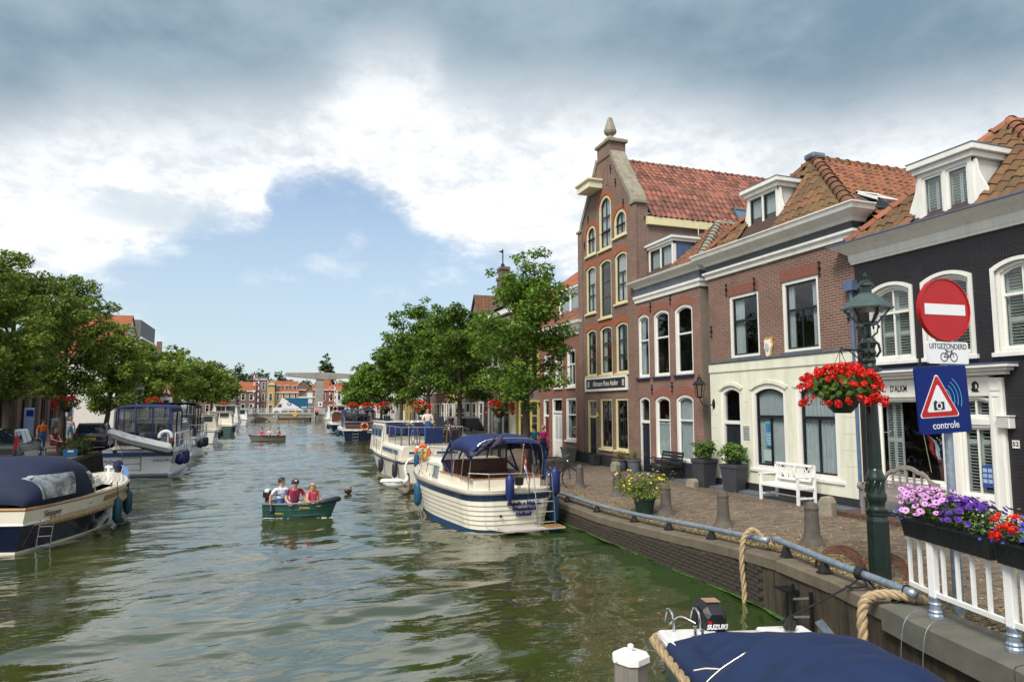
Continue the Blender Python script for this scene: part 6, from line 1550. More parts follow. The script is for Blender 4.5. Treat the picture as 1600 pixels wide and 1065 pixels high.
canvas(na,'canopy',[[(x * .97,2.62,z) for x,_,z in hoop(0,.92,1.9,2.27,flat=.55)],[(x,2.0,z) for x,_,z in hoop(0,1.0,1.98,2.40,flat=.55)],[(x * 1.03,1.35,z) for x,_,z in hoop(0,1.02,2.0,2.44,flat=.55)],[(x * 1.05,.7,z - .04) for x,_,z in hoop(0,1.02,1.98,2.40,flat=.55)],[(x * 1.06,.36,z - .10) for x,_,z in hoop(0,1.02,1.86,2.34,flat=.55)]],m_bluecloth)
b = B();
for y_ in (.42,1.0,1.7): b.tube([(x,y_ + .25 - .25 * (z - 1.2),z) for x,_,z in hoop(0,1.06,1.24,2.36,flat=.5)],.014,6)
obj('canopy_hoops',b,m_steel,na)
canvas(na,'canopy_side',[[(1.07,.36,2.0),(1.08,.37,1.7),(1.09,.4,1.4),(1.06,.42,1.22)],[(1.10,.62,2.06),(1.13,.63,1.7),(1.12,.63,1.4),(1.08,.63,1.22)],[(1.09,.9,2.04),(1.11,.86,1.7),(1.10,.80,1.4),(1.07,.78,1.22)]],m_bluecloth)
b = B(); rows = []
for i in range(14):
 u = i / 13; rows.append([(-.2 - .92 * u + .05 * sin(k * 2.1 + i),.42 + .16 * cos(k * 1.3 + i * .8) * (.5 + u),2.34 - .42 * u ** 1.5 + .05 * sin(k * 2.6 + i * 1.1) + .055 * (k - 2) * (1 - u * .4)) for k in range(5)])
b.grid(rows); o = obj('rolled_canvas',b,plain('purple_grey_canvas',(.045,.042,.085),.85,var=.3,scale=6),na,smooth=True); o.modifiers.new('thick','SOLIDIFY').thickness = .04
b = B(); b.box(-1.0,1.0,.62,.9,.86,.98); b.box(-1.02,-.7,.9,2.6,.86,1.0); b.box(.7,1.0,.9,2.6,.86,1.0); obj('seat',b,plain('ochre_cushion',(.45,.24,.05),.8,var=.15),na,bevel=.02)
b = B(); b.box(-.98,.98,2.75,2.92,.86,1.66); b.box(.1,.9,2.3,2.76,.86,1.30); obj('bulkhead',b,m_mahog,na)
b = B(); b.tube([(-.45 + .2 * cos(a),2.60,1.42 + .2 * sin(a)) for a in [2 * pi * i / 16 for i in range(16)]],.014,6,closed=True)
for k in range(3): b.tube([(-.45,2.62,1.42),(-.45 + .2 * cos(k * 2.1 + .5),2.6,1.42 + .2 * sin(k * 2.1 + .5))],.01,4)
obj('steering_wheel',b,m_black,na)
railing(na,[(-1.1,.55,1.05),(-.7,.12,1.05),(-.1,.0,1.05),(.38,.02,1.05)],.42,mid=False); railing(na,[(.92,.05,1.05),(1.15,.3,1.05),(1.2,.8,1.05)],.42,mid=False)
b = B(); b.tube(smoothpath([(.38,.02,.98),(.38,.0,1.42),(.40,-.10,1.48),(.44,-.16,1.3),(.47,-.30,.12)],4),.016,6); b.tube(smoothpath([(.92,.05,.98),(.94,.0,1.4),(.95,-.1,1.46),(.96,-.16,1.3),(.98,-.30,.14)],4),.016,6); ld = obj('stern_ladder',b,m_steel,na)
for k in range(4): z = .25 + k * .25; c = B(); c.tube([(.46 - .01 * k,-.28 + .035 * k,z),(.98 - .01 * k,-.28 + .035 * k,z)],.013,6); obj('rung',c,m_steel,ld)
b = B(); b.box(-.5,1.15,-.52,.0,.10,.135); b.tube([(-.5,-.5,.12),(-.85,-.16,.16),(-.9,-.1,.3)],.014,5); pf = obj('swim_platform',b,m_deck,na)
for k in range(5): c = B(); c.box(.62,1.15,-.50 + k * .09,-.45 + k * .09,.136,.155); obj('slat',c,m_teak,pf)
for s_,z,tx in ((.14,.71,'Najade x Najade'),(.14,.57,'Westerland'),(.135,.435,'Holland')): text(tx,s_,(.22,-.02 + (.80 - z) * .12,z),FR,plain('dark_blue_letter',(.012,.02,.11),.5) if 'dark_blue_letter' not in MATS else MATS['dark_blue_letter'],na,sx=1.0,shear=.15,ext=.03,bold=.002)
b = B(); b.lathe([(.035,-.02),(.035,.02),(.02,.025)],10,M=Matrix.Translation((-.42,.01,.42)) @ Matrix.Rotation(pi / 2,4,'X')); obj('exhaust',b,m_iron,na)
flag(na,.15,.10,1.1,1.1,1.0,.42); fender(na,(-.22,-.10,1.12),m_fnavy,.62,.115,line=.2); fender(na,(1.26,.25,1.20),m_fnavy,.7,.14,line=.2); fender(na,(1.42,.6,.42),m_fender,.72,.13); fender(na,(-1.32,4.3,.55),m_fender,.66,.12)
fender(na,(-.55,7.1,1.35),m_fender,.5,.09,line=.1)
b = B(); b.lathe([(.11,1.18),(.13,1.36),(.14,1.37)],12,(.08,.0,0)); b.tube([(.08,.05,.95),(.08,.05,1.2)],.012,5); obj('bucket',b,m_black,na)
railing(na,[(-.95,5.2,1.08),(-.70,6.2,1.14),(-.36,7.0,1.18),(0,7.62,1.22),(.36,7.0,1.18),(.70,6.2,1.14),(.95,5.2,1.08)],.55)
lb_ = lifebuoy(na,(-.32,7.15,1.60),.24)
c = B()
for k in range(16): a = R.uniform(0,6.3); c.tube(smoothpath([(-.32 + .2 * cos(a),7.06,1.55 + .2 * sin(a)),(-.32 + R.gauss(0,.05),7.02,1.55 + R.gauss(0,.08)),(-.32 + .2 * cos(a + 2),7.06,1.55 + .2 * sin(a + 2))],3),.009,4)
c.tube([(-.32,7.05,1.4),(-.5,7.0,1.1)],.01,4); obj('throwing_line',c,m_orope,lb_)
b = B()
for s_ in (-1,1):
 for y_ in (3.4,4.4): b.tube([(s_ * 1.16,y_,.98),(s_ * 1.16,y_,1.2),(s_ * 1.14,y_ + .3,1.2),(s_ * 1.14,y_ + .3,1.0)],.012,5)
obj('grab_rail',b,m_steel,na)
# ---- motor cruiser kit
def cruiser(label,loc,rz,L,Bm,zs,zb,hullm,topm,stripe,bottom,group=None,aft=None,house=None,canopy=None,canm=None,rails=True,nm='motor_cruiser',fend=(),fm=None,windows=True,tr=.86,glass=None,deckm=None,mast=False,rnd=0):
 t = thing(nm,label,'boat',loc,rz,group); Hh = Hull(L,Bm,zs,zb,tr,2.3,.84,.9,rnd)
 b = B(); Hh.strip(b,.16,.90,0,nt=5); obj('hull',b,hullm,t,smooth=False)
 b = B(); Hh.strip(b,-.2,.165,.003,nt=2); obj('boot_stripe',b,bottom,t)
 b = B(); Hh.strip(b,.90,1.0,.004,nt=1); Hh.deck(b,1.0,0,1,.0,.05); obj('deck',b,deckm or topm,t)
 b = B(); Hh.rail(b,.90,.035,.015,n=6); obj('rubbing_strip',b,stripe,t)
 if aft:
  y0,y1,z1,hw = aft; cabin(t,'aft_cabin',[(y0,hw * .98,zs - .05,z1,.92),(y0 + .3,hw,zs - .05,z1 + .02,.92),(y1,hw,zs - .05,z1 + .03,.92)],topm)
  if windows:
   side_window(t,y0 + .5,y0 + 1.3,zs + .22,z1 - .16,lambda y,z: hw * .985 - (z - zs) * .02,glass); side_window(t,y0 + 1.6,y1 - .4,zs + .22,z1 - .16,lambda y,z: hw * .985 - (z - zs) * .02,glass)
   for k in (0,1):
    xa,xb = (-hw * .74,-.06) if k == 0 else (.10,hw * .74); b = B(); b.ring([(xa,zs + .2),(xb,zs + .2),(xb,z1 - .17),(xa,z1 - .17)],[(xa + .04,zs + .24),(xb - .04,zs + .24),(xb - .04,z1 - .21),(xa + .04,z1 - .21)],y0 - .015,y0 + .02); w = obj('window',b,topm,t); c = B(); c.box(xa + .03,xb - .03,y0 - .008,y0 + .0,zs + .23,z1 - .2); obj('pane',c,glass or m_dg,w)
 if house:
  y0,y1,z1,hw,roofm = house; zb0 = Hh.sheer(y0 / L) - .05
  cabin(t,'wheelhouse',[(y0,hw,zb0,z1 - .06,.86),(y0 + .25,hw,zb0,z1,.86),(y1 - .6,hw,zb0,z1,.86),(y1,hw * .9,zb0,z1 - .42,.82),(y1 + 1.2,hw * .7,zb0,zb0 + .55,.8)],topm)
  b = B(); b.loft([[(-hw * .9,y,z1 + .02),(-hw * .9,y,z1 + .06),(hw * .9,y,z1 + .06),(hw * .9,y,z1 + .02)] for y in (y0 - .25,y1 - .35)]); obj('cabin_roof',b,roofm,t,bevel=.015)
  n = max(1,int((y1 - y0 - .8) / .9)); zq = z1 - (z1 - zb0) * .48
  for k in range(n): ya = y0 + .15 + (y1 - y0 - .8) * k / n; side_window(t,ya,ya + (y1 - y0 - .8) / n - .1,zq,z1 - .14,lambda y,z: hw * (.99 - .14 * .25 - (z - zb0) / (z1 - zb0) * .03),glass)
  if not aft or aft[2] < z1 - .4:
   for k in (0,1): xa,xb = (-hw * .72,-.05) if k == 0 else (.05,hw * .72); b = B(); b.box(xa,xb,y0 - .02,y0 + .01,zq,z1 - .16); obj('pane',b,glass or m_dg,t)
 if canopy:
  y0,y1,z0,z1,hw = canopy
  canvas(t,'canopy',[[(x * q,y,z + dz) for x,_,z in hoop(0,hw,z1 - .35,z1,flat=.42)] for y,q,dz in ((y0,.97,-.08),(y0 + .15,1,0),((y0 + y1) / 2,1.0,.05),(y1 - .15,1,.02),(y1,.97,-.04))],canm)
  for s_ in (-1,1):
   for y_ in (y0 + .04,(y0 + y1) / 2,y1 - .04): b = B(); b.bar((s_ * hw * .98,y_,z0),(s_ * hw * .98,y_,z1 - .3),.16,.05,up=(1,0,0)); obj('canopy_strip',b,canm,t)
   for ya,yb in ((y0 + .12,(y0 + y1) / 2 - .08),((y0 + y1) / 2 + .08,y1 - .12)): b = B(); b.add([(s_ * hw * .975,ya,z0 + .05),(s_ * hw * .975,yb,z0 + .05),(s_ * hw * .975,yb,z1 - .28),(s_ * hw * .975,ya,z1 - .28)],[(0,1,2,3)]); obj('canopy_window',b,m_pvc,t)
  for y_,nmz in ((y0 + .03,'canopy_window'),(y1 - .03,'canopy_window')):
   for k in range(3): xa = -hw * .9 + k * hw * .6 + .05; b = B(); b.add([(xa,y_,z0 + .45),(xa + hw * .6 - .1,y_,z0 + .45),(xa + hw * .6 - .1,y_,z1 - .16),(xa,y_,z1 - .16)],[(0,1,2,3)]); obj(nmz,b,m_pvc,t)
   b = B()
   for k in range(4): xx = -hw * .9 + k * hw * .6; b.bar((xx,y_,z0 + .1),(xx,y_,z1 - .1),.07,.02,up=(0,1,0))
   b.bar((-hw * .95,y_,z0 + .42),(hw * .95,y_,z0 + .42),.02,.06); obj('canopy_frame',b,canm,t)
 if rails:
  U = [.48,.58,.68,.78,.88,.95]; railing(t,[tuple(Hh.P(u,1,-1,-.06)) for u in U] + [tuple(Hh.P(1,1,1) - Vector((0,.1,0)))] + [tuple(Hh.P(u,1,1,-.06)) for u in reversed(U)],.62)
 for (u,sd_,ball) in fend:
  p = Hh.P(u,.62,sd_,.17); fender(t,tuple(p),fm or m_fblack,.6,.24 if ball else .12,ball=ball)
 if mast:
  b = B(); b.tube([(0,L * .5,zs + 1),(0,L * .5,zs + mast)],.03,6); b.tube([(-.5,L * .5,zs + mast * .8),(.5,L * .5,zs + mast * .8)],.02,5); obj('mast',b,m_ww,t)
 return t,Hh
# cruiser with the woman on the aft deck
ic,iH = cruiser('white motor cruiser with bicycles on its aft deck behind the clinker boat',(6.75,29.0,0),.02,11,3.3,.95,1.35,m_gelc,m_gelc,m_fblack,m_red,aft=(.12,4.6,1.50,1.5),house=(5.2,9.0,2.42,1.42,m_gel),glass=m_bg,fend=((.06,-1,False),(.30,-1,False)),fm=m_fblack)
railing(ic,[(-1.35,.3,1.54),(-.7,.22,1.54),(0,.2,1.54),(.7,.22,1.54),(1.35,.3,1.54)],.78); railing(ic,[(-1.38,.35,1.54),(-1.4,1.5,1.54),(-1.42,2.8,1.54),(-1.42,4.3,1.54)],.78); railing(ic,[(1.38,.35,1.54),(1.4,1.5,1.54),(1.42,2.8,1.54),(1.42,4.3,1.54)],.78)
b = B(); b.box(-.35,.42,.17,.20,1.62,2.26); tag(obj('cloth',b,m_bluecloth,bevel=.01,loc=(6.75,29.0,0)),'dark blue cloth hung over the aft rail of the white cruiser','cloth')
b = B(); b.box(.48,1.15,.2,.24,1.62,2.2); obj('rail_screen',b,m_dkcloth,ic)
flag(ic,.55,.10,1.58,1.2,.8)
for k,(xx,lb) in enumerate(((-.95,'bicycle standing on the aft deck of the white cruiser, nearest the water'),(-.62,'second bicycle on the aft deck of the white cruiser beside the woman'))): bicycle(lb,(6.75 + xx,29.75 + k * .25,1.55),radians(80 + 12 * k),m_bluepaint if k else m_black,'bicycles on the cruiser deck',.92)
b = B(); b.box(.75,1.2,2.2,2.7,1.54,2.0); b.loft([[(.75,2.7,2.2),(1.2,2.7,2.2),(1.2,2.78,2.2),(.75,2.78,2.2)],[(.78,2.85,2.75),(1.17,2.85,2.75),(1.17,2.92,2.75),(.78,2.92,2.75)]]); obj('deck_chair',b,m_dkcloth,ic,bevel=.02)
b = B(); b.box(-1.15,-.2,5.0,5.12,1.85,2.36); b.box(.25,1.2,5.0,5.12,1.85,2.36); obj('screen_cover',b,m_bluecloth,ic,bevel=.02)
b = B(); b.lathe([(.16,2.5),(.16,2.72),(.05,2.76)],10,(-.9,6.2,0)); b.tube([(1.0,5.6,2.45),(1.0,5.6,2.95)],.02,5); obj('deck_gear',b,m_black,ic)
# dark blue cruiser with the lifebuoy
jc,jH = cruiser('dark navy motor cruiser with blue canopy and orange lifebuoy on its stern rail',(8.25,66.5,0),-.03,10,3.6,1.15,1.5,m_navy,m_gel,m_gel,m_gel,house=(4.2,7.4,2.5,1.45,m_gel),canopy=(.5,4.3,1.3,3.0,1.5),canm=m_bluecloth,fend=((.25,-1,False),(.4,-1,False),(.52,-1,True)),fm=m_fteal)
railing(jc,[(-1.6,.5,1.2),(-1.5,.1,1.2),(0,.05,1.2),(1.5,.1,1.2),(1.6,.5,1.2)],.6); lifebuoy(jc,(.42,-.05,1.38),.33); ladder(jc,-.42,-.07,.05,1.15,.55,m_steel,4); text('Doerak',.2,(.98,-.03,.85),FR,m_signwhite,jc,ext=.02)
b = B(); b.box(-1.3,1.3,.6,1.0,1.2,1.75); obj('seat',b,m_mahog,jc,bevel=.03); flag(jc,.95,.0,1.3,1.3,.9)
kc,_ = cruiser('small cabin cruiser with brown cabin sides behind the navy cruiser',(9.2,93,0),-.03,9,3.2,1.1,1.4,m_navy,m_gel,m_gel,m_gel,house=(3.0,6.5,2.7,1.35,m_gel),fend=((.2,-1,False),(.45,-1,False)),fm=m_fblack)
b = B(); b.box(-1.2,1.2,2.9,3.0,1.3,2.4); obj('cabin_door',b,m_mahog,kc)
kc2,_ = cruiser('white flybridge cruiser moored furthest along the tree lined quay',(10.4,112,0),-.03,12,3.8,1.4,1.8,m_gel,m_gel,m_navy,m_bluepaint,house=(2.5,8.5,3.5,1.6,m_gel),mast=2.6); lifebuoy(kc2,(-.3,2.3,3.0),.35)
# left row
bc,bH = cruiser('white cruiser with blue canopy frame and a grey dinghy hung across its stern',(-5.6,35.7,0),-.01,12,3.25,1.22,1.55,m_gel,m_gel,m_bluepaint,m_bluepaint,house=(4.6,8.2,2.5,1.3,m_gel),canopy=(1.1,4.8,1.4,3.28,1.22),canm=m_bluecloth,fend=((.10,1,True),(.22,1,False),(.28,1,False)),fm=m_fnavy,tr=.9)
railing(bc,[(1.48,.3,1.25),(1.53,1.4,1.25),(1.56,2.6,1.25),(1.58,3.8,1.25),(1.58,5,1.28)],.72,m=m_rail,r=.022)
for k in range(3): b = B(); b.box(1.51,1.535,.5 + k * .95,1.3 + k * .95,1.32,1.92); obj('weather_cloth',b,m_bluepaint,bc)
b = B(); b.box(-1.35,1.48,-.34,.0,.16,.22); obj('swim_platform',b,m_gel,bc); ladder(bc,-.25,-.06,.25,1.35,.75,m_galv,4)
b = B(); b.box(-1.45,1.45,-.035,-.005,.92,1.10); obj('stern_stripe',b,m_bluepaint,bc)
text('M.Zwaal',.19,(-1.05,-.03,.72),FR,m_bluepaint,bc,shear=.2,ext=.01); text('GWD-9914',.17,(1.02,-.03,.72),FR,m_bluepaint,bc,shear=.2,ext=.01)
b = B(); b.lathe([(.09,-.02),(.09,.02)],14,M=Matrix.Translation((-.95,-.02,1.05 + .12)) @ Matrix.Rotation(pi / 2,4,'X')); obj('porthole',b,m_black,bc)
for s_ in (-.95,1.2): b = B(); b.tube(smoothpath([(s_,.15,1.25),(s_,.0,1.95),(s_,-.5,2.05)],4),.03,6); obj('davit',b,m_rail,bc)
b = B(); b.box(-1.05,-.25,1.2,1.6,1.35,2.0); b.box(.0,.7,1.3,1.6,1.35,1.95); obj('seat_back',b,m_black,bc,bevel=.03)
b = B(); b.box(-.5,.95,4.62,4.68,1.55,2.25); obj('blue_screen',b,m_bluepaint,bc); b = B(); b.tube(smoothpath([(.25,4.60,1.65),(.2,4.60,1.95),(.28,4.6,2.15)],3),.05,5); b.tube([(.05,4.6,1.8),(.2,4.6,1.66),(.45,4.6,1.74),(.5,4.6,1.85)],.035,5); obj('anchor_emblem',b,m_signwhite,bc)
b = B(); b.tube([(1.05 + .26 * cos(a),.35,1.8 + .26 * sin(a)) for a in [radians(-10 + 200 * i / 12) for i in range(13)]],.075,8); obj('horseshoe_buoy',b,m_signwhite,bc)
b = B(); b.tube([(-.78,.2,1.3),(-.86,.05,2.4)],.02,5); st = obj('furled_flag',b,m_teak,bc); c = B(); c.tube([(-.77,.18,1.5),(-.80,.14,1.75),(-.84,.08,2.1)],[.10,.08,.03],6); obj('flag_cloth',c,plain('dull_red_cloth',(.20,.025,.025),.8,var=.3),st)
# dinghy hung on the davits
dg = thing('inflatable_dinghy','grey inflatable dinghy hung aslant across the stern of the white cruiser','dinghy',(-5.35,35.05,1.62),0)
P = smoothpath([(1.72,-.30,-.42),(.8,-.36,-.22),(-.6,-.36,.12),(-1.35,-.22,.36),(-1.68,0,.48),(-1.35,.22,.40),(-.6,.36,.16),(.8,.36,-.18),(1.72,.30,-.38)],6)
rr = [.05 if i in (0,len(P) - 1) else .13 if i in (1,len(P) - 2) else .215 for i in range(len(P))]
dg.scale = (.76,.85,.85); b = B(); b.tube(P,rr,12); obj('tube',b,m_pvcgrey,dg,smooth=True)
b = B(); b.tube([p + Vector((0,(-.215 if p.y < -.05 else .215 if p.y > .05 else 0),0)) + (Vector((-.215,0,0)) if abs(p.y) < .12 and p.x < -1.2 else Vector()) for p in P[2:-2]],.035,5); obj('rubbing_strip',b,plain('blue_grey_strip',(.10,.11,.22),.6),dg)
b = B(); b.add([(-1.4,-.2,.2),(1.5,-.25,-.48),(1.5,.25,-.45),(-1.4,.2,.22),(-.8,0,-.12),(1.45,0,-.78)],[(0,4,5,1),(4,3,2,5),(0,3,4),(1,5,2)]); b.box(1.42,1.47,-.26,.26,-.62,-.2); obj('keel_floor',b,plain('dark_grey_rubber',(.06,.06,.065),.7),dg)
b = B()
for k in range(5): x = -1.0 + k * .5; z = .10 - .30 * (x / 2) + .16; b.tube([(x,-.5,z + .02),(x + .1,-.54,z - .03),(x + .2,-.5,z - .03)],.012,5)
obj('grab_line',b,plain('grey_strap',(.25,.25,.25),.8),dg)
om = outboard(dg,1.62,.05,-.12,.75,m_black); c = B(); c.box(1.50,1.74,-.125,-.118,.0,.06); obj('red_flash',c,m_signred,om)
# three more on the left
cc,_ = cruiser('white cruiser with black canopy and round black fender behind the blue canopied one',(-6.1,50.8,0),-.01,11,3.5,1.2,1.5,m_gel,m_gel,m_navy,m_gel,house=(4.4,8.0,2.6,1.4,m_gel),canopy=(.6,4.4,1.4,3.45,1.4),canm=m_dkcloth,fend=((.12,1,True),(.3,1,False),(.42,1,False)),fm=m_fblack)
railing(cc,[(-1.5,.15,1.25),(0,.05,1.25),(1.5,.15,1.25),(1.68,1.2,1.25),(1.7,2.6,1.25)],.75); b = B(); b.box(.2,1.55,.08,.12,1.25,1.85); obj('weather_cloth',b,m_dkcloth,cc)
b = B(); b.tube([(.55,-.05,.62),(1.3,-.12,.50)],.13,8); b.tube([(.7,-.1,.9),(1.5,-.1,.72)],.13,8); obj('long_fender',b,m_gel,cc,smooth=True); outboard(cc,.35,.1,1.75,.9,m_black)
b = B(); b.box(-1.35,1.35,.5,4.6,3.46,3.52); obj('solar_panel',b,m_black,cc)
dc,_ = cruiser('old green hulled boat with cream cabin and white rails',(-5.35,82.5,0),-.01,12,3.6,1.25,1.6,plain('dull_green_hull',(.045,.10,.085),.5,dirt=.3),m_gelc,m_teak,m_green,house=(3.0,8.0,2.7,1.4,m_gelc),fend=((.1,1,False),),fm=m_fnavy,mast=3.2,canopy=None); railing(dc,[(-1.5,.1,1.3),(0,0,1.3),(1.5,.1,1.3),(1.65,1.5,1.3)],.8,m=m_rail,r=.025)
for x,lb in ((66.3,'white open cruiser squeezed between the black canopied and the green boats'),): ec,_ = cruiser(lb,(-5.9,x,0),0,10.5,3.4,1.2,1.6,m_gel,m_gelc,m_navy,m_navy,house=(3.6,7.4,2.5,1.35,m_gel),fend=((.2,1,False),(.5,1,False)),fm=m_fblack)
fc_,_ = cruiser('white houseboat with a high box cabin far along the tree side',(-5.6,100.5,0),-.01,12,3.8,1.2,1.4,m_gel,m_gel,m_teak,m_green,house=(1.2,9,3.5,1.65,m_gel))
tg,_ = cruiser('far white motorboat moored near the drawbridge',(-5.0,128,0),-.01,10,3.4,1.2,1.5,m_gel,m_gel,m_navy,m_bluepaint,house=(2.6,7,2.9,1.4,m_gel))
m_film,_t,_p = _new('scratched_film_painted_sheen'); _n1 = _n(_t,'ShaderNodeTexNoise',Scale=3.5,Detail=5,Distortion=.8); _t.links.new(_coord(_t),_n1.inputs['Vector']); _t.links.new(_ramp(_t,_n1.outputs[0],(.10,.12,.15),(.55,.57,.60),.35,.65),_p.inputs['Base Color']); _p.inputs['Roughness'].default_value = .14; _p.inputs['Alpha'].default_value = .8; _p.inputs['Coat Weight'].default_value = 1  # pale blotches put cloud reflections into the base colour, along with the scratches
# ---- navy tender with the big canvas hood, front left
S = Hull(6.3,2.75,.95,1.22,.80,2.5,.80,.55,full=.5)
sk_ = thing('sloop','navy sloop with a domed navy canvas hood, rope fender and cream topside band','boat',(-6.0,18.15,0),-.25)
b = B(); S.strip(b,.20,.66,0,nt=6); obj('hull',b,m_navy,sk_,smooth=True)
b = B(); S.strip(b,-.1,.205,.004,nt=2); obj('boot_stripe',b,m_gelc,sk_)
b = B(); S.strip(b,.70,.955,.01,nt=2); obj('topside_band',b,m_gelc,sk_)
b = B(); S.rail(b,.70,.026,.03,n=6); obj('white_strake',b,m_gel,sk_)
b = B()
for side in (1,-1):
 P = [S.P(u,.66,side,.035) for u in S.us(.03,1,40)]; fine = []
 for a,c in zip(P,P[1:]): n = max(2,int((c - a).length / .03)); fine += [a.lerp(c,i / n) for i in range(n)]
 b.tube(fine,[min(.085,.02 + .0035 * i) * (1 + .12 * sin(i * 1.25)) for i in range(len(fine))],8)
obj('rope_fender',b,plain('rope_fender_fibre',(.34,.25,.14),.9,var=.3,scale=14,bump=.006),sk_)
b = B(); S.strip(b,.775,.90,.016,.46,.965,1,transom=False); obj('teak_inlay',b,m_teak,sk_)
b = B(); S.rail(b,.985,.038,.005,n=4); obj('teak_cap',b,m_teak,sk_)
b = B(); S.strip(b,.955,1.0,0,nt=1); S.deck(b,1.0,.60,1,.02,.05); obj('fore_deck',b,m_gelc,sk_)
b = B(); rows = []
for k in range(1,9): o = k * .11; b.tube([Vector((-max(0,S.bx(u) - o),S.P(u,1).y - o * .3,S.P(u,1).z + .052 * (1 - ((S.bx(u) - o) / max(.1,S.bx(u))) ** 2) + .01)) for u in (.66,.72,.78,.84)],.006,4); b.tube([Vector((max(0,S.bx(u) - o),S.P(u,1).y - o * .3,S.P(u,1).z + .052 * (1 - ((S.bx(u) - o) / max(.1,S.bx(u))) ** 2) + .01)) for u in (.66,.72,.78,.84)],.006,4)
obj('deck_seams',b,m_deck,sk_)
b = B(); S.strip(b,.955,1.0,0,0,.62,1); rows = []
for s_ in (-1,1): b.grid([[S.P(u,1,s_,-.02 - w) for u in S.us(0,.64)] for w in (0,.22)])
obj('side_deck',b,m_gelc,sk_)
def dome(y,hw,z1,zb=.98): return [(x,y,z) for x,_,z in hoop(0,hw,zb,z1,18,.62)]
HK = .70; HD = [(-.05,1.02,1.06),(.25,1.12,1.36),(.8,1.2,1.70),(1.5,1.25,1.93),(2.3,1.27,2.00),(3.1,1.25,1.97),(3.65,1.2,1.86),(4.05,1.14,1.70),(4.5,1.02,1.34),(4.75,.95,1.08)]
hood = canvas(sk_,'canvas_hood',[dome(y * HK,w,z) for y,w,z in HD],m_navycloth)
def hoodpatch(y0,y1,z0,z1,sd_,k=1.0,dz=0):
 b = B(); rows = []
 def hwz(y,z):
  # find the half width of the hood at (y, z)
  Y = [q[0] * HK for q in HD]; Hs = [q[1:] for q in HD]
  for i in range(9):
   if y <= Y[i + 1]: f = (y - Y[i]) / (Y[i + 1] - Y[i]); hw = Hs[i][0] * (1 - f) + Hs[i + 1][0] * f; zt = Hs[i][1] * (1 - f) + Hs[i + 1][1] * f; break
  s_ = max(0,min(1,(z - .98) / (zt - .98))) ** (1 / .62); return hw * (sqrt(max(0,1 - s_ * s_))) ** .62
 for i in range(9):
  z = z0 + (z1 - z0) * i / 8; rows.append([(sd_ * (hwz(y0 + (y1 - y0) * j / 12 + dz * i / 8,z) + .012),y0 + (y1 - y0) * j / 12 + dz * i / 8,z) for j in range(13)])
 b.grid(rows); return obj('hood_window',b,m_film,sk_,smooth=True)
hoodpatch(.45,1.65,1.10,1.62,1); hoodpatch(2.6,3.02,1.10,1.55,1,dz=-.34); hoodpatch(2.6,3.02,1.10,1.55,-1,dz=-.34)
b = B(); b.add([(-.5,3.0,1.58),(.5,3.0,1.58),(.55,3.2,1.33),(-.55,3.2,1.33)],[(0,1,2,3)]); obj('hood_window',b,m_pvc,sk_)
b = B(); b.tube(smoothpath([(-.62,3.4,1.22),(-.58,3.67,1.40),(0,3.85,1.46),(.58,3.67,1.40),(.62,3.4,1.22)],5),.016,6); b.tube(smoothpath([(.2,3.35,1.2),(.25,3.6,1.56),(.5,3.45,1.54),(.72,3.15,1.2)],4),.014,6); obj('grab_rail',b,m_steel,sk_)
b = B(); b.loft([sec(3.05,1.0,1.06,1.28,.9,.06),sec(3.7,.9,1.08,1.33,.9,.06),sec(4.25,.6,1.12,1.24,.9,.05)]); obj('coaming',b,m_gel,sk_,bevel=.01)
b = B(); b.tube([(.0,5.98,1.22),(.0,5.98,1.42)],.05,8); b.tube([(-.1,5.98,1.36),(.1,5.98,1.36)],.03,6); obj('bollard',b,m_gel,sk_)
b = B(); b.tube([S.P(.70,1,1,-.12) + Vector((0,0,.0)),S.P(.72,1,1,-.12) + Vector((0,0,.26)),S.P(.88,1,1,-.08) + Vector((0,0,.26)),S.P(.91,1,1,-.08)],.012,6); obj('bow_rail',b,m_steel,sk_)
for u in (.56,.78,.93): p = S.P(u,.55,1,.20); fender(sk_,(p.x,p.y,p.z - .06),m_fteal,.62,.115,line=.45)
sl = ladder(sk_,0,0,-.02,.62,.42,m_steel,3)
p = S.P(.095,.5,1,.09); sl.location = (p.x,p.y,0); sl.rotation_euler = (0,radians(8),radians(90 - 10));
text('Skipper',.20,tuple(S.P(.14,.83,1,.024)),(pi / 2,0,pi / 2 - .10),plain('brown_letter',(.10,.07,.05),.6),sk_,ext=.004)
for u in (.08,.26,.42,.56): b = B(); p = S.P(u,1,1,-.14); b.box(p.x - .012,p.x + .012,p.y - .03,p.y + .03,p.z,p.z + .14); b.ball((p.x,p.y,p.z + .15),.025,6,5); obj('hood_stay',b,m_steel,sk_)
b = B(); p = S.P(.36,.85,1,.02); b.ball(tuple(p),(.02,.08,.03),8,5); obj('fairlead',b,m_steel,sk_)
b = B(); b.box(-.05,.05,-.34,-.04,.05,1.08); obj('rudder',b,m_teak,sk_,bevel=.03); b = B(); b.box(-.08,.08,-.06,.02,.2,1.05); obj('rudder_post',b,m_gel,sk_)
Ms = Matrix.Translation(sk_.location) @ Matrix.Rotation(-.25,4,'Z')
b = B(); rows = []
for i in range(7):
 u = .83 + .10 * i / 6; rows.append([Ms @ (S.P(u,1,1,.01 + .05 * q / 5 + (.0 if q else -.05)) + Vector((0,0,.27 - .12 * q + .012 * sin(i * 2 + q)))) for q in range(6)])
b.grid(rows); tag(obj('towel',b,plain('light_blue_towel',(.10,.28,.62),.95,var=.2,bump=.004),smooth=True),'light blue towel drying over the bow rail of the navy sloop','towel')
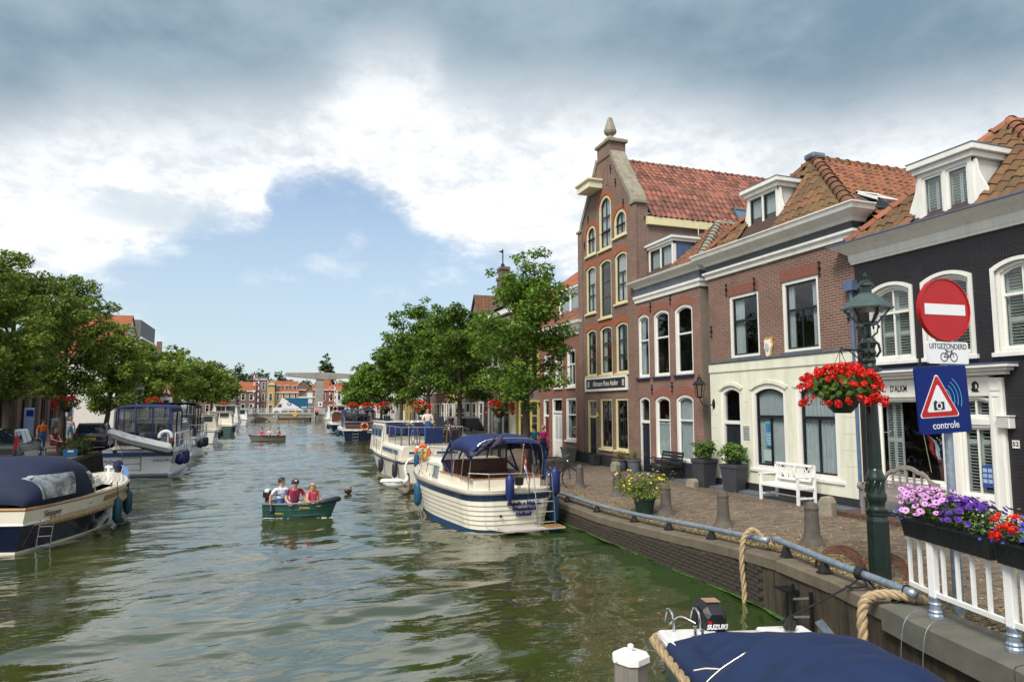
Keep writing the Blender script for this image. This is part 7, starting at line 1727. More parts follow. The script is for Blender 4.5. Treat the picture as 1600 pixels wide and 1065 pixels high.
b = B(); q_ = Ms @ (S.P(.955,1,1,-.05) + Vector((0,0,.22))); b.ball(tuple(q_),(.14,.10,.16),8,6); b.ball(tuple(q_ - Vector((0,0,.16))),(.10,.08,.12),8,6); tag(obj('folded_cloth',b,m_navycloth),'dark blue cloth bundle hung at the bow of the navy sloop','cloth')
# ---- covered boat with the outboard, front right
T = Hull(5.2,1.95,.50,.72,.92,2.6,.80,.5)
tb = thing('covered_boat','white open boat under a dark blue cover with a black outboard motor','boat',(5.28,7.10,0),radians(166))
b = B(); T.strip(b,-.1,.88,0,nt=5); obj('hull',b,plain('grey_hull',(.13,.14,.14),.35,coat=.3,dirt=.3),tb,smooth=True)
b = B(); T.strip(b,.88,1.0,.004,nt=1)
for s_ in (-1,1): b.grid([[T.P(u,1,s_,-w) for u in T.us(0,1)] for w in (0,.14)])
obj('gunwale',b,m_gel,tb)
b = B()
for s_ in (-1,1):
 P = [T.P(u,.90,s_,.055) for u in T.us(.0,.97)]; rope(b,[Vector((s_ * .55,-.055,.46)),Vector((s_ * .85,-.05,.46))] + P,.052)
obj('rope_fender',b,MATS['rope_fender_fibre'],tb)
for s_,x0,x1 in ((-1,-.90,-.30),(1,.22,.90)):
 b = B(); b.box(x0,x1,.02,.62,.36,.555); obj('stern_deck',b,m_gel,tb,bevel=.035)
om = outboard(tb,0,-.05,.50,1.12,m_black); om.location = (.22,-.02,-.10)
text('SUZUKI',.072,(-.0,.182,.70),(pi / 2,0,pi),m_signwhite,om,bold=.003,shear=.2,ext=.004)
b = B(); b.prism([(-.10,.585),(-.03,.59),(.05,.615),(.10,.655),(.03,.635),(-.06,.61)],.165,.180); obj('swoosh',b,m_signwhite,om)
b = B(); b.box(.06,.10,.165,.181,.735,.765); obj('red_mark',b,m_signred,om)
b = B(); b.box(-.10,.08,-.12,.05,.944,.953); obj('label_plate',b,plain('brown_label',(.32,.19,.12),.6),om)
for x in (.42,.74): b = B(); b.tube(smoothpath([(x,.14,.55),(x,.12,.74),(x + .03,.02,.78),(x + .05,-.04,.62)],4),.014,6); obj('grab_handle',b,m_steel,tb)
b = B(); b.tube(smoothpath([(.42,.0,.60),(.58,-.08,.66),(.74,.0,.60)],4),.012,6); obj('grab_handle',b,m_steel,tb)
b = B(); b.lathe([(.02,.55),(.02,.68),(.03,.69)],8,(.56,.36,0)); b.lathe([(.02,.55),(.02,.64),(.03,.65)],8,(.50,.42,0)); b.box(.46,.60,.34,.46,.55,.57); obj('cleat',b,m_steel,tb)
b = B()
for k in range(12): a = R.uniform(0,6.3); b.tube(smoothpath([(-.62 + .07 * cos(a),.22 + .07 * sin(a),.58),(-.62 + R.gauss(0,.03),.22 + R.gauss(0,.03),.66),(-.62 + .08 * cos(a + 2.2),.22 + .08 * sin(a + 2.2),.60)],3),.016,5)
obj('rope_coil',b,m_blackrope,tb)
# the cover: tight over the stern half, hooped forward, with sagging folds
b = B(); rows = []
nx,ny = 44,70
for j in range(ny + 1):
 v = j / ny; y = .46 + 3.15 * v; u = min(1,y / T.L); hw = T.bx(u) + .035; zs_ = T.sheer(u) + .03; row = []
 hoopz = .42 * max(0,min(1,(v - .36) / .10)) ** .7 * (1 if v < .72 else max(0,1 - ((v - .72) / .28) ** 1.2))
 for i in range(nx + 1):
  f = -1 + 2 * i / nx; x = f * hw; arch = (1 - abs(f) ** 2.6)
  z = zs_ + arch * (.11 + .10 * sin(min(1,v / .3) * pi / 2) + hoopz * .8)
  inn = max(0,min(1,(.84 - abs(f)) * 5))
  if v < .40:
   z += -.10 * inn * max(0,f + .1) * sin(min(1,v / .38) * pi) + .028 * inn * sin(9 * (v * 2.2 - f * .9) + 2) * max(0,f + .2) * sin(v / .4 * pi)
  z += .006 * sin(13 * v + 5 * f) + .004 * sin(31 * v - 11 * f)
  fold = lambda p_,w_: math.exp(-(p_ / w_) ** 2)
  for q_,(v0,f0,sl,am,ww) in enumerate(((.10,.55,.55,.035,.035),(.17,.45,.50,.045,.04),(.25,.42,.42,.05,.045),(.31,.5,.35,.035,.03),(.46,-.4,-.15,.016,.03),(.58,.2,.10,.014,.03),(.66,-.2,.08,.014,.03))): z -= 1.7 * am * fold(v - v0 - sl * (f - f0) * .25,ww * .7) * inn * (max(0,min(1,(f + .25) * 2)) if v0 < .4 else 1)
  if abs(f) > .97: z = zs_ - .10 if abs(f) > .99 else zs_
  row.append((x,y,z))
 rows.append(row)
b.grid(rows); o = obj('cover',b,plain('blue_boat_cover',(.005,.017,.066),.6,var=.22,scale=2.5,bump=.004,bscale=9),tb,smooth=True); o.modifiers.new('thick','SOLIDIFY').thickness = .012
b = B()
def cz(v,f):
 j = min(ny,max(0,round(v * ny))); i = min(nx,max(0,round((f + 1) / 2 * nx))); return Vector(rows[j][i]) + Vector((0,0,.012))
b.tube([cz(.36 + .03 * sin(f * 3) - .10 * abs(f - .2) * (f > .2),f) for f in [.12 + .85 * k / 14 for k in range(15)]],.007,5); b.tube([cz(.40,f) for f in [-.95 + 1.9 * k / 30 for k in range(31)]],.005,4); obj('cover_seam',b,m_gelc,tb)
b = B(); b.tube([cz(.93,f) + Vector((0,.04,-.02)) for f in [-.9 + 1.8 * k / 20 for k in range(21)]],.03,6); obj('cover_hem',b,MATS['blue_boat_cover'],tb)
b = B(); b.grid([[(f * T.bx(min(1,y / T.L)) * .92,y,z) for f in [-1 + .1 * i for i in range(21)]] for y,z in ((3.52,.86),(3.75,.80),(3.95,.72))]); obj('clear_screen',b,m_pvc,tb)
for f in (-.85,.42): p = cz(.92,f); b = B(); b.box(p.x - .015,p.x + .015,p.y - .04,p.y + .08,p.z - .0,p.z + .04); obj('buckle',b,m_gel,tb)
# ---- little green motor dinghy in mid-canal
G = Hull(2.45,1.2,.46,.66,.86,2.4,.78,.35)
gd = thing('motor_dinghy','small dark green motor dinghy carrying three people across the canal','dinghy',(.12,21.8,0),radians(-119)); gd.scale = (.88,) * 3
b = B(); G.strip(b,-.1,.90,0,nt=5,lap=.0); obj('hull',b,m_green,gd,smooth=True)
b = B(); G.strip(b,.30,.90,-.03,nt=2); G.deck(b,.42,0,.9,.04,.0); obj('inside',b,plain('pale_green_inside',(.20,.24,.20),.7,dirt=.3),gd)
b = B(); G.rail(b,.97,.032,.01,n=6); obj('gunwale',b,m_greyrub,gd)
b = B()
for s_ in (-1,1): b.tube([G.P(u,.66,s_,.004) for u in G.us(.0,.97)],.012,4)
obj('strake',b,m_green,gd)
b = B(); b.tube([G.P(u,.92,-1,.035) for u in (.80,.86,.92,.97)] + [G.P(1,.92,1,.03)] + [G.P(u,.92,1,.035) for u in (.97,.92,.86,.80)],[.05,.075,.085,.085,.085,.085,.085,.075,.05],8); obj('bow_fender',b,m_fblack,gd,smooth=True)
b = B(); G.deck(b,.98,.76,.99,.02,.03); obj('fore_deck',b,m_green,gd)
for y in (.32,1.2): b = B(); b.box(-.5,.5,y - .12,y + .12,.20,.24); obj('thwart',b,m_ww,gd)
text('Jonathan',.10,tuple(G.P(.62,.76,1,.012)),(pi / 2 - .1,0,pi / 2 + .12),m_yel,gd,ext=.006,shear=.2); text('Jonathan',.085,tuple(G.P(.26,.52,1,.012)),(pi / 2 - .1,0,pi / 2),m_yel,gd,ext=.006,shear=.2)
fender(gd,tuple(G.P(.16,.72,1,.08)),m_fblack,.20,.07,line=.1)
om = outboard(gd,.0,-.10,.58,.62,m_black); b = B(); b.box(-.09,.09,-.17,-.01,.74,.86); obj('white_cowl',b,m_gel,om,bevel=.03); b = B(); b.tube([(0,.0,.66),(.02,.42,.70)],.018,6); obj('tiller',b,m_black,om)
# ---- the small boat further out
V_ = Hull(3.3,1.4,.5,.66,.85,2.4,.8,.35)
vg = thing('rowing_boat','small grey open boat with three people far out on the canal','dinghy',(1.55,69.6,0),radians(97))
b = B(); V_.strip(b,-.1,.95,0,nt=3); obj('hull',b,plain('grey_brown_hull',(.17,.15,.13),.6,var=.2),vg)
b = B(); V_.strip(b,.3,.95,-.03,nt=1); V_.deck(b,.4,0,.95,.04,0); obj('inside',b,m_deck,vg); b = B(); V_.rail(b,.97,.035,.01); obj('gunwale',b,m_black,vg)
# ------------------------------------------------------------------ trees
m_leafR = leaf_mat('lime_leaf',(.045,.115,.012),(.195,.30,.038),.45); m_leafL = leaf_mat('elm_leaf',(.065,.125,.016),(.25,.32,.05),.45); m_leafD = leaf_mat('far_leaf',(.025,.06,.015),(.09,.14,.035),.2)
m_bark = plain('bark',(.075,.058,.040),.95,var=.4,scale=6,stretch=(1,1,.25),bump=.02,bscale=12)
def tree(label,x,y,z0,top,bot,hw,mat,leaves=7000,ls=.13,tr=.14,group='trees along the quays',limbs=18,name='tree',egg=1.0,seed=None,clump=.52):
 rr = random.Random(seed or label); t = thing(name,label,'tree',(x,y,z0),rr.uniform(0,6.28),group); H_ = top - z0; hb = bot - z0
 b = B(); lean = Vector((rr.gauss(0,.12),rr.gauss(0,.12),0)); zc = hb + (H_ - hb) * .80
 P = [Vector((0,0,-.1)) + lean * 0,lean * .2 + Vector((0,0,hb * .6)),lean * .5 + Vector((0,0,hb)),lean + Vector((0,0,(hb + zc) / 2)),lean * 1.3 + Vector((0,0,zc))]
 b.tube(P,[tr * 1.25,tr,tr * .9,tr * .55,tr * .2],9)
 C = []
 for k in range(limbs):
  f = (k + rr.random() * .8) / limbs; z1 = hb * .92 + (zc - hb) * f; a = k * 2.4 + rr.uniform(-.5,.5)
  prof = sin(min(1,.18 + f * .95) * pi * .86) ** .75                     # crown outline: widest below the middle
  L = hw * prof * rr.uniform(.72,1.12) * egg; rise = (H_ - z1) * rr.uniform(.25,.75) * (.35 + .65 * f)
  p0 = lean * (.5 + .6 * f) + Vector((0,0,z1)); p2 = p0 + Vector((cos(a) * L,sin(a) * L,min(rise,L * 1.1))); p1 = p0.lerp(p2,.5) + Vector((0,0,L * .10))
  b.tube([p0,p1,p2],[tr * .38 * (1 - f * .5),tr * .22,tr * .05],5)
  n = 3 + int(L / .55)
  for q in range(n):
   u = .30 + .75 * (q + rr.random()) / n; p = p0.lerp(p1,u * 2) if u < .5 else p1.lerp(p2,(u - .5) * 2)
   s_ = clump * rr.uniform(.7,1.25); C.append((p + Vector((rr.gauss(0,.22),rr.gauss(0,.22),rr.gauss(0,.18) - .05)) * (hw / 2.2),s_))
  if rr.random() < .7: C.append((p2 + Vector((cos(a) * .2,sin(a) * .2,.2)),clump * .6))
 for k in range(5): C.append((Vector((lean.x * 1.3 + rr.gauss(0,.3),lean.y * 1.3 + rr.gauss(0,.3),zc + (H_ - zc) * rr.uniform(.2,.95))),clump * .75))
 obj('trunk',b,m_bark,t,smooth=True)
 vs = []; fs = []; per = max(8,leaves // len(C)); g_ = rr.gauss
 for c,s_ in C:
  nl = int(per * (s_ / clump) ** 2)
  for i in range(nl):
   d = Vector((g_(0,1),g_(0,1),g_(0,1))).normalized() * (rr.random() ** .4); p = c + Vector((d.x * s_,d.y * s_,d.z * s_ * .58))
   nrm = Vector((d.x * .7 + g_(0,.45),d.y * .7 + g_(0,.45),.75 + d.z * .5 + g_(0,.35))).normalized(); tv = nrm.cross(Vector((g_(0,1),g_(0,1),g_(0,1)))).normalized(); bv = nrm.cross(tv); w = ls * rr.uniform(.6,1.2)
   k = len(vs); tip = p + tv * w * .75 - nrm * w * .22
   vs += [tuple(p - tv * w * .6),tuple(p + bv * w * .48),tuple(tip),tuple(p - bv * w * .48)]; fs.append((k,k + 1,k + 2,k + 3))
 me = bpy.data.meshes.new('crown'); me.from_pydata(vs,[],fs); me.materials.append(mat); me.update(); obj('crown',me,mat,t)
 return t
tree('bright green lime tree before the orange brick house left of the warehouse',9.25,24.4,.6,9.15,3.2,2.0,m_leafR,20000,.11,.15,limbs=28)
tree('second lime tree from the warehouse, behind the white clinker boat',10.0,37,.6,9.2,3.5,3.0,m_leafR,19000,.14,.14,limbs=24)
tree('tall lime tree with the topmost crown of the far quay row',10.4,46.3,.6,10.7,3.6,3.2,m_leafR,17000,.165,.15,limbs=22,clump=.62)
tree('lime tree whose trunk stands above the cruiser with the woman',10.6,58,.55,9.4,3.9,2.7,m_leafR,8500,.22,.14,limbs=18,clump=.62)
tree('rounded lime tree behind the navy cruiser with the lifebuoy',11.0,71.5,.5,8.6,3.9,2.7,m_leafR,6500,.26,.14,limbs=16,clump=.66)
tree('smaller lime tree in the lime row before the last one',11.3,85.1,.5,8.7,3.7,2.6,m_leafR,3200,.32,.14,limbs=15,clump=.7)
tree('last lime tree of the row nearest the drawbridge',12.3,102,.5,8.2,3.6,2.4,m_leafR,2800,.36,.14,limbs=14,clump=.75)
tree('low lime tree crown in front of the drawbridge arm',14.9,124,.5,8.4,3.5,2.8,m_leafR,2400,.42,.14,limbs=14,clump=.9)
tree('largest elm over the parked black estate car',-11.2,31,Q,9.6,3.3,3.0,m_leafL,26000,.125,.2,limbs=34)
tree('broad elm beside the red flower basket across the canal',-11.6,38.5,Q,10.7,3.4,3.2,m_leafL,26000,.135,.2,limbs=34)
tree('tall elm with the highest crown across the canal',-11.7,48,Q,11.7,3.3,2.5,m_leafL,20000,.15,.18,limbs=32,clump=.58)
tree('elm just left of the green street lamp across the canal',-10.9,55.5,Q,9.2,2.7,2.2,m_leafL,13000,.17,.17,limbs=26,clump=.58)
tree('yellowish elm behind the warning triangle sign across the canal',-10.8,68,Q,9.3,2.9,2.8,m_leafL,8000,.24,.17,limbs=24,clump=.68)
tree('elm in the middle of the row before the grey mansard house',-10.5,88,Q,10.4,3.4,3.2,m_leafL,6500,.28,.17,limbs=22,clump=.8)
tree('elm standing behind the white houseboat',-10.0,110,Q,10.6,3.6,3.2,m_leafL,5200,.34,.17,limbs=20,clump=.9)
tree('yellow green elm second from the bridge across the canal',-9.6,132,Q,10.8,3.7,3.4,m_leafL,2500,.44,.17,limbs=14,clump=1.0)
tree('elm closest to the bridge across the canal',-9.2,155,Q,10.4,3.9,3.8,m_leafL,2400,.48,.17,limbs=14,clump=1.1)
tree('dark pointed poplar rising behind the drawbridge beam',17.6,235,Q,21.0,5,3.4,m_leafD,4200,.6,.3,limbs=22,egg=.8,clump=1.0,group='trees behind the bridge',name='poplar_tree')
for k,(x,y,tp,hw,lb) in enumerate(((-9.5,236,17.5,5.5,'dark round tree above the roofs left of the bridge'),(-3.0,250,16.5,5,'wide tree over the narrow grey house behind the bridge'),(4.0,246,15.6,4.0,'small tree above the ochre house roof behind the bridge'),(12.0,240,12.5,3,'low dark tree between the far gables'),(21.5,192,8.0,2.4,'dark shrub tree beside the red and white booms'),(-17,225,19,6,'dark tall tree at the far end of the elm row'))):
 tree(lb,x,y,Q,tp,3.0,hw,m_leafD,1700,.7,.25,limbs=15,clump=1.5,group='trees behind the bridge')
# ------------------------------------------------------------------ row houses further off
bk_f = [brick('far_brick_%s' % n,c,dim(c,.8),dim(c,1.25),stain=.2,bump=.003) for n,c in (('red',(.24,.10,.07)),('brown',(.18,.12,.095)),('grey',(.22,.17,.15)),('ochre',(.42,.28,.11)),('dark',(.12,.085,.07)))]
m_fr = brick('far_orange_tiles',(.42,.125,.045),(.33,.095,.038),(.20,.06,.025),.26,.24,.02,.3,.02,stain=.3); m_frb = brick('far_brown_tiles',(.19,.085,.045),(.14,.065,.038),(.08,.04,.025),.26,.24,.02,.3,.02,stain=.3)
m_frg = plain('grey_roofing',(.13,.14,.16),.7,var=.2); m_fw = plain('far_white_render',(.66,.65,.60),.7,var=.1,dirt=.2); m_fo = plain('far_ochre_render',(.48,.34,.14),.8,var=.12,dirt=.2)
def row_house(label,side,y0,y1,x,eave,ridge,wall,roofm,floors=((.8,2.8),(3.8,5.5)),bays=3,fm=None,gable='side',D=9,dorm=0,base=Q,cor=None,group=None,doorbay=0,grp=None,pane=None,slim=.62):
 W = y1 - y0 if side else x; e,rg = eave - base,ridge - base
 if side > 0: r = thing('row_house',label,'house',(x,y1,base),-pi / 2,grp)
 elif side < 0: r = thing('row_house',label,'house',(x,y0,base),pi / 2,grp)
 else: r = thing('row_house',label,'house',(y0,y1,base),0,grp)     # faces the camera: y0 = left x, y1 = distance, x = width
 b = B(); b.box(0,W,0,D,-.5,e)
 if gable == 'front': b.prism([(0,e),(W,e),(W / 2,rg)],.0,D,'y')
 elif gable == 'side': b.prism([(0,e),(D,e),(D / 2,rg)],.002,W - .002,'x')
 obj('wall',b,wall,r)
 b = B(); o = .18
 if gable == 'front':
  for s_ in (0,1): X0,X1 = (-.2,W / 2) if s_ == 0 else (W + .2,W / 2); z0 = e - .2 * (rg - e) / (W / 2); b.add([(X0,-.15,z0 + .05),(X0,D,z0 + .05),(X1,D,rg + .1),(X1,-.15,rg + .1),(X0,-.15,z0 + .2),(X0,D,z0 + .2),(X1,D,rg + .25),(X1,-.15,rg + .25)],[(0,1,2,3),(4,7,6,5),(0,4,5,1),(0,3,7,4),(1,5,6,2)])
 elif gable == 'side':
  for s_ in (0,1): Y0,Y1 = (-.25,D / 2) if s_ == 0 else (D + .25,D / 2); b.add([(-.05,Y0,e - .05),(W + .05,Y0,e - .05),(W + .05,Y1,rg + .06),(-.05,Y1,rg + .06),(-.05,Y0,e + .09),(W + .05,Y0,e + .09),(W + .05,Y1,rg + .2),(-.05,Y1,rg + .2)],[(0,1,2,3),(4,7,6,5),(0,4,5,1),(0,3,7,4),(1,5,6,2)])
 elif gable == 'hip':
  a_,c_ = Vector((W * .3,D / 2,rg)),Vector((W * .7,D / 2,rg)); q = [(-.2,-.2,e),(W + .2,-.2,e),(W + .2,D,e),(-.2,D,e)]; b.add(q + [a_,c_],[(0,1,5,4),(1,2,5),(2,3,4,5),(3,0,4),(0,3,2,1)])
 else: b.box(-.1,W + .1,-.1,D,e,rg)
 ro_ = obj('roof',b,roofm,r)
 b = B(); b.box(-.05,W + .05,-.32,.0,e - .28,e - .02); obj('cornice',b,cor or m_white,r)
 for fi,(za,zb) in enumerate(floors):
  for k in range(bays):
   c = W * (k + .5) / bays; hw = W / bays * slim / 2
   if fi == 0 and k == doorbay and doorbay >= 0:
    b = B(); b.ring([(c - hw,.02),(c + hw,.02),(c + hw,zb),(c - hw,zb)],[(c - hw + .1,.03),(c + hw - .1,.03),(c + hw - .1,zb - .1),(c - hw + .1,zb - .1)],-.07,-.002); d_ = obj('door',b,fm or m_white,r); b = B(); b.box(c - hw + .1,c + hw - .1,-.04,-.002,.03,zb - .7); obj('door_leaf',b,R.choice([m_black,m_sash,m_mahog,m_white]),d_); b = B(); b.box(c - hw + .1,c + hw - .1,-.03,-.002,zb - .65,zb - .1); obj('pane',b,m_dg,d_)
   else: window(r,c - hw,c + hw,za,zb,0,fc=fm or m_white,sc=fm or m_white,fw=.09,y=-.11,bars=(.62,),curtain=None,glass=pane or m_dg,sill=m_slate,sillw=.03)
 if gable == 'side':
  for k in range(dorm):
   c = W * (k + .5) / dorm; zb = e + (rg - e) * .18; dy = D / 2 * .18; b = B(); b.box(c - .55,c + .55,dy,dy + 1.8,zb,zb + 1.25); d_ = obj('dormer',b,m_lead,r); b = B(); b.ring([(c - .58,zb),(c + .58,zb),(c + .58,zb + 1.25),(c - .58,zb + 1.25)],[(c - .46,zb + .12),(c + .46,zb + .12),(c + .46,zb + 1.13),(c - .46,zb + 1.13)],dy - .08,dy); b.box(c - .03,c + .03,dy - .06,dy,zb + .1,zb + 1.2); b.box(c - .7,c + .7,dy - .2,dy + 1.9,zb + 1.25,zb + 1.36); obj('dormer_frame',b,fm or m_white,d_); b = B(); b.box(c - .46,c + .46,dy - .03,dy - .01,zb + .1,zb + 1.15); obj('pane',b,m_dg,d_)
 return r
# orange brick neighbour of the warehouse
yL,W,HB = 31.9,4.9,5.55
o_open = [(yL - 31.46,yL - 30.72,.0,2.75,0),(yL - 30.36,yL - 29.12,.0,2.78,0),(yL - 28.72,yL - 27.58,.86,2.76,0),(yL - 31.3,yL - 30.46,3.28,4.9,0),(yL - 29.93,yL - 29.06,3.25,4.95,0),(yL - 28.56,yL - 27.64,3.25,4.95,0)]
oh = fachhouse('plain orange brick house with white windows left of the warehouse',yL,W,HB,8,bk_left,[arc_out(*o) for o in o_open],x=12.78)
body(oh,W,9,HB,bk_left); room(oh,W,HB - .1); b = B(); b.box(yL - 29.0,W,-.02,0,0,.45); obj('plinth',b,m_plinth,oh)
door(oh,*o_open[0][:4],fc=m_white,leafm=plain('dark_red_door',(.14,.012,.016),.4),trans=.3); door(oh,*o_open[1][:4],fc=m_white,leafm=m_white,trans=.24,panes=True)
for o in o_open[2:]: window(oh,*o,fc=m_white,sc=m_white,bars=(.62,),mull=() if o[2] < 1 else [(0,.6,.5)],sill=m_white,curtain='side')
cornice(oh,W,HB,[(0,0),(.05,.0),(.08,.12),(.16,.2),(.24,.38),(.30,.46),(.32,.58),(0,.6)],m_white)
m_mt = t_brown; ZE = HB + .6
lo = Vector((0,1.45,2.05)); ro = B(); ro.add([(0,-.05,ZE),(W,-.05,ZE),(W,1.4,ZE + 2.0),(0,1.4,ZE + 2.0),(W,4.6,10.0),(0,4.6,10.0),(W,9,5),(0,9,5)],[(0,1,2,3),(3,2,4,5),(5,4,6,7),(1,6,4,2),(0,3,5,7)]); roof = obj('roof',ro,m_under,oh); L = []
tile_list(L,(0,-.05,ZE),(1,0,0),(0,1.45,2.0),[(0,0),(W,0),(W,2.47),(0,2.47)],.24,.31); lay_tiles(oh,roof,L,t_brown,.24,.31,130)
L = []; tile_list(L,(0,1.4,ZE + 2.0),(1,0,0),(0,3.2,10 - ZE - 2),[(0,0),(W,0),(W,3.68),(0,3.68)],.24,.31); lay_tiles(oh,roof,L,t_red,.24,.31,160)
dormer(oh,1.95,4.4,ZE + .1,ZE + 1.5,.25,1.4,m_white,m_lead,m_white,2,corn=.2); dormer(oh,2.9,4.75,ZE + 2.25,ZE + 3.25,1.75,2.2,m_ivory,m_lead,m_white,2,mull=(.5,),corn=.2,curt='full')
g_ = 'houses further along the canal street'
row_house('brown brick house with yellow window frames behind the first lime tree',1,32.0,37.2,12.95,7.9,11.2,bk_brown,m_fr,((.7,2.7),(3.6,5.6)),3,plain('bright_yellow_frame',(.50,.42,.12),.5,dirt=.2),dorm=0,grp=g_)
sg_ = row_house('tall brick house with a stepped stone gable top and weather vane',1,37.3,43.5,13.3,9.0,9.3,bk_f[1],m_frg,((.7,2.9),(3.7,5.6),(6.2,7.7)),3,m_white,gable='flat',grp=g_)
b = B()
for k,(w_,z0,z1) in enumerate(((2.4,8.3,9.0),(1.7,9.0,9.7),(1.1,9.7,10.3),(.65,10.3,10.9))): b.box(4.0 - w_ / 2,4.0 + w_ / 2,-.1,.4,z0,z1); b.box(4.0 - w_ / 2 - .1,4.0 + w_ / 2 + .1,-.15,.45,z1 - .12,z1 + .05)
obj('stepped_gable',b,bk_brown,sg_); b = B(); b.tube([(4.0,.1,10.9),(4.0,.1,12.1)],.04,6); b.ball((4.0,.1,11.1),.13,8,6); b.add([(4.0,.1,12.05),(4.0,-.2,11.95),(4.0,.1,11.85)],[(0,1,2)]); obj('weather_vane',b,m_iron,sg_)
for k,(y0,y1,x,e,rg,wl_,rf,fm_,gb,dm,lb) in enumerate(((43.6,48.6,13.6,7.4,10.9,bk_f[2],m_frb,m_white,'front',0,'grey brick house with pointed brown gable along the tree lined street'),(48.7,54.5,13.8,7.6,10.6,m_fo,m_fr,m_white,'side',2,'ochre rendered house with two dormers along the tree lined street'),(54.6,60,14.1,7.2,10.4,bk_f[0],m_fr,m_white,'hip',0,'red brick house with hipped orange roof along the tree lined street'),(60.1,67,14.4,7.8,10.8,bk_f[1],m_frb,m_ivory,'side',1,'brown house with one dormer along the tree lined street'),(67.1,74,14.8,7.0,10.2,m_fw,m_fr,m_white,'side',0,'white rendered house along the tree lined street'),(74.1,82,15.2,7.6,11.4,bk_f[0],m_fr,MATS['bright_yellow_frame'],'front',0,'red house with yellow frames along the tree lined street'),(82.1,96,15.8,7.2,10.2,bk_f[2],m_fr,m_white,'side',3,'long grey house with three dormers along the tree lined street'),(96.1,118,16.8,7.4,10.4,bk_f[1],m_frb,m_white,'side',3,'long brown house near the far end of the tree lined street'),(118.1,150,18.0,7.4,10.6,bk_f[3],m_fr,m_white,'side',4,'last long ochre house before the drawbridge'))):
 row_house(lb,1,y0,y1,x,e,rg,wl_,rf,((.7,2.7),(3.6,5.5)),max(3,int((y1 - y0) / 1.8)),fm_,gable=gb,dorm=dm,grp=g_)
# tree side
gl = 'houses behind the trees across the canal'
for k,(y0,y1,x,e,rg,wl_,rf,fm_,gb,dm,lb) in enumerate(((24,43,-18.5,6.4,9.6,bk_f[2],m_frb,m_white,'side',2,'house with a pale canopy front behind the largest elm'),(43.2,74,-18.0,6.8,9.5,bk_f[4],m_frb,m_black,'side',0,'long dark brick building with narrow piers behind the standing woman'),(92,108,-17.2,9.4,14.9,m_fw,m_fr,m_white,'front',0,'white fronted house with a steep orange tiled roof'),(108.5,121,-17.6,13.2,15.6,bk_f[2],m_frg,m_white,'flat',0,'grey house with a flat topped grey upper storey'),(122,158,-17.5,10.5,15.3,bk_f[1],m_fr,m_white,'side',2,'brown house with orange roof and chimneys nearest the bridge'))):
 h_ = row_house(lb,-1,y0,y1,x,e,rg,wl_,rf,((.5,3.1),(3.9,5.5)) if e < 9 else ((.5,3.4),(4.4,7.0)),max(3,int((y1 - y0) / 2.2)),fm_,gable=gb,dorm=dm,grp=gl,doorbay=1,slim=.5)
 if k == 0: b = B(); b.box(2,18,-1.8,0,2.75,3.0); obj('canopy',b,m_ivory,h_)
 if k == 1:
  for j in range(13): b = B(); b.box(j * 2.5,j * 2.5 + .55,-.3,0,0,3.6); obj('pier',b,bk_f[1],h_)
 if k == 4:
  for yy in (6,20,33): b = B(); b.box(yy,yy + .8,3.6,4.5,12,15.8); obj('chimney',b,bk_f[0],h_)
# behind the bridge
gf = 'houses at the far side of the bridge'
for (xl,d,w,e,rg,wl_,rf,gb,fl,by,dm,lb) in ((-7.8,203,4.2,8.6,11.2,bk_f[1],m_fr,'side',((1,3.4),(4.4,6.2)),2,0,'small brown house with an orange roof at the elm end of the bridge'),(-4.3,206,3.6,12.0,12.8,bk_f[2],m_frg,'flat',((1,3.2),(4.2,6.4),(7.4,9.6)),2,0,'narrow tall grey brick house behind the striped booms'),(-.6,204,2.0,10.6,12.2,m_fo,m_fr,'front',((1,3.2),(4.2,6.4)),1,0,'very narrow ochre house with a small gable'),(1.5,205,6.4,8.4,11.6,m_fo,m_fr,'side',((1,3.2),(4.4,6.6)),4,3,'ochre house with orange roof and three dormers behind the truck'),(6.6,216,6.0,9.4,12.2,bk_f[1],m_frb,'front',((1,3),),2,0,'brown gabled house peeping over the pale gable behind the truck'),(7.7,202.5,6.2,7.0,9.6,bk_f[2],m_fr,'front',((1,2.6),),1,0,'grey gabled shed house with a pale loft door above the truck'),(11.9,212,6.8,9.4,13.2,bk_f[0],m_fr,'hip',((1,3.2),(4.4,6.6)),3,0,'red house with tall orange hipped roof behind the drawbridge column'),(18.4,206,5.4,9.0,11.4,m_fw,m_fr,'side',((1,3.2),(4.6,7.0)),3,0,'white house with red tiled roof right of the drawbridge column'),(25,210,20,8.8,12,bk_f[0],m_fr,'side',((1,3.2),(4.4,6.6)),8,0,'long red brick house behind the end of the lime row'),(-22,214,13,9,12.5,bk_f[1],m_frb,'side',((1,3.2),(4.4,6.6)),6,2,'dark brick house behind the end of the elm row')):
 h_ = row_house(lb,0,xl,d,w,e - .7,rg - .9,wl_,rf,fl,by,m_white,gable=gb,dorm=dm,grp=gf,D=8,slim=.5)
 if 'loft door' in lb: b = B(); b.box(2.4,3.9,-.12,-.0,3.6,6.6); obj('loft_door',b,m_fw,h_)
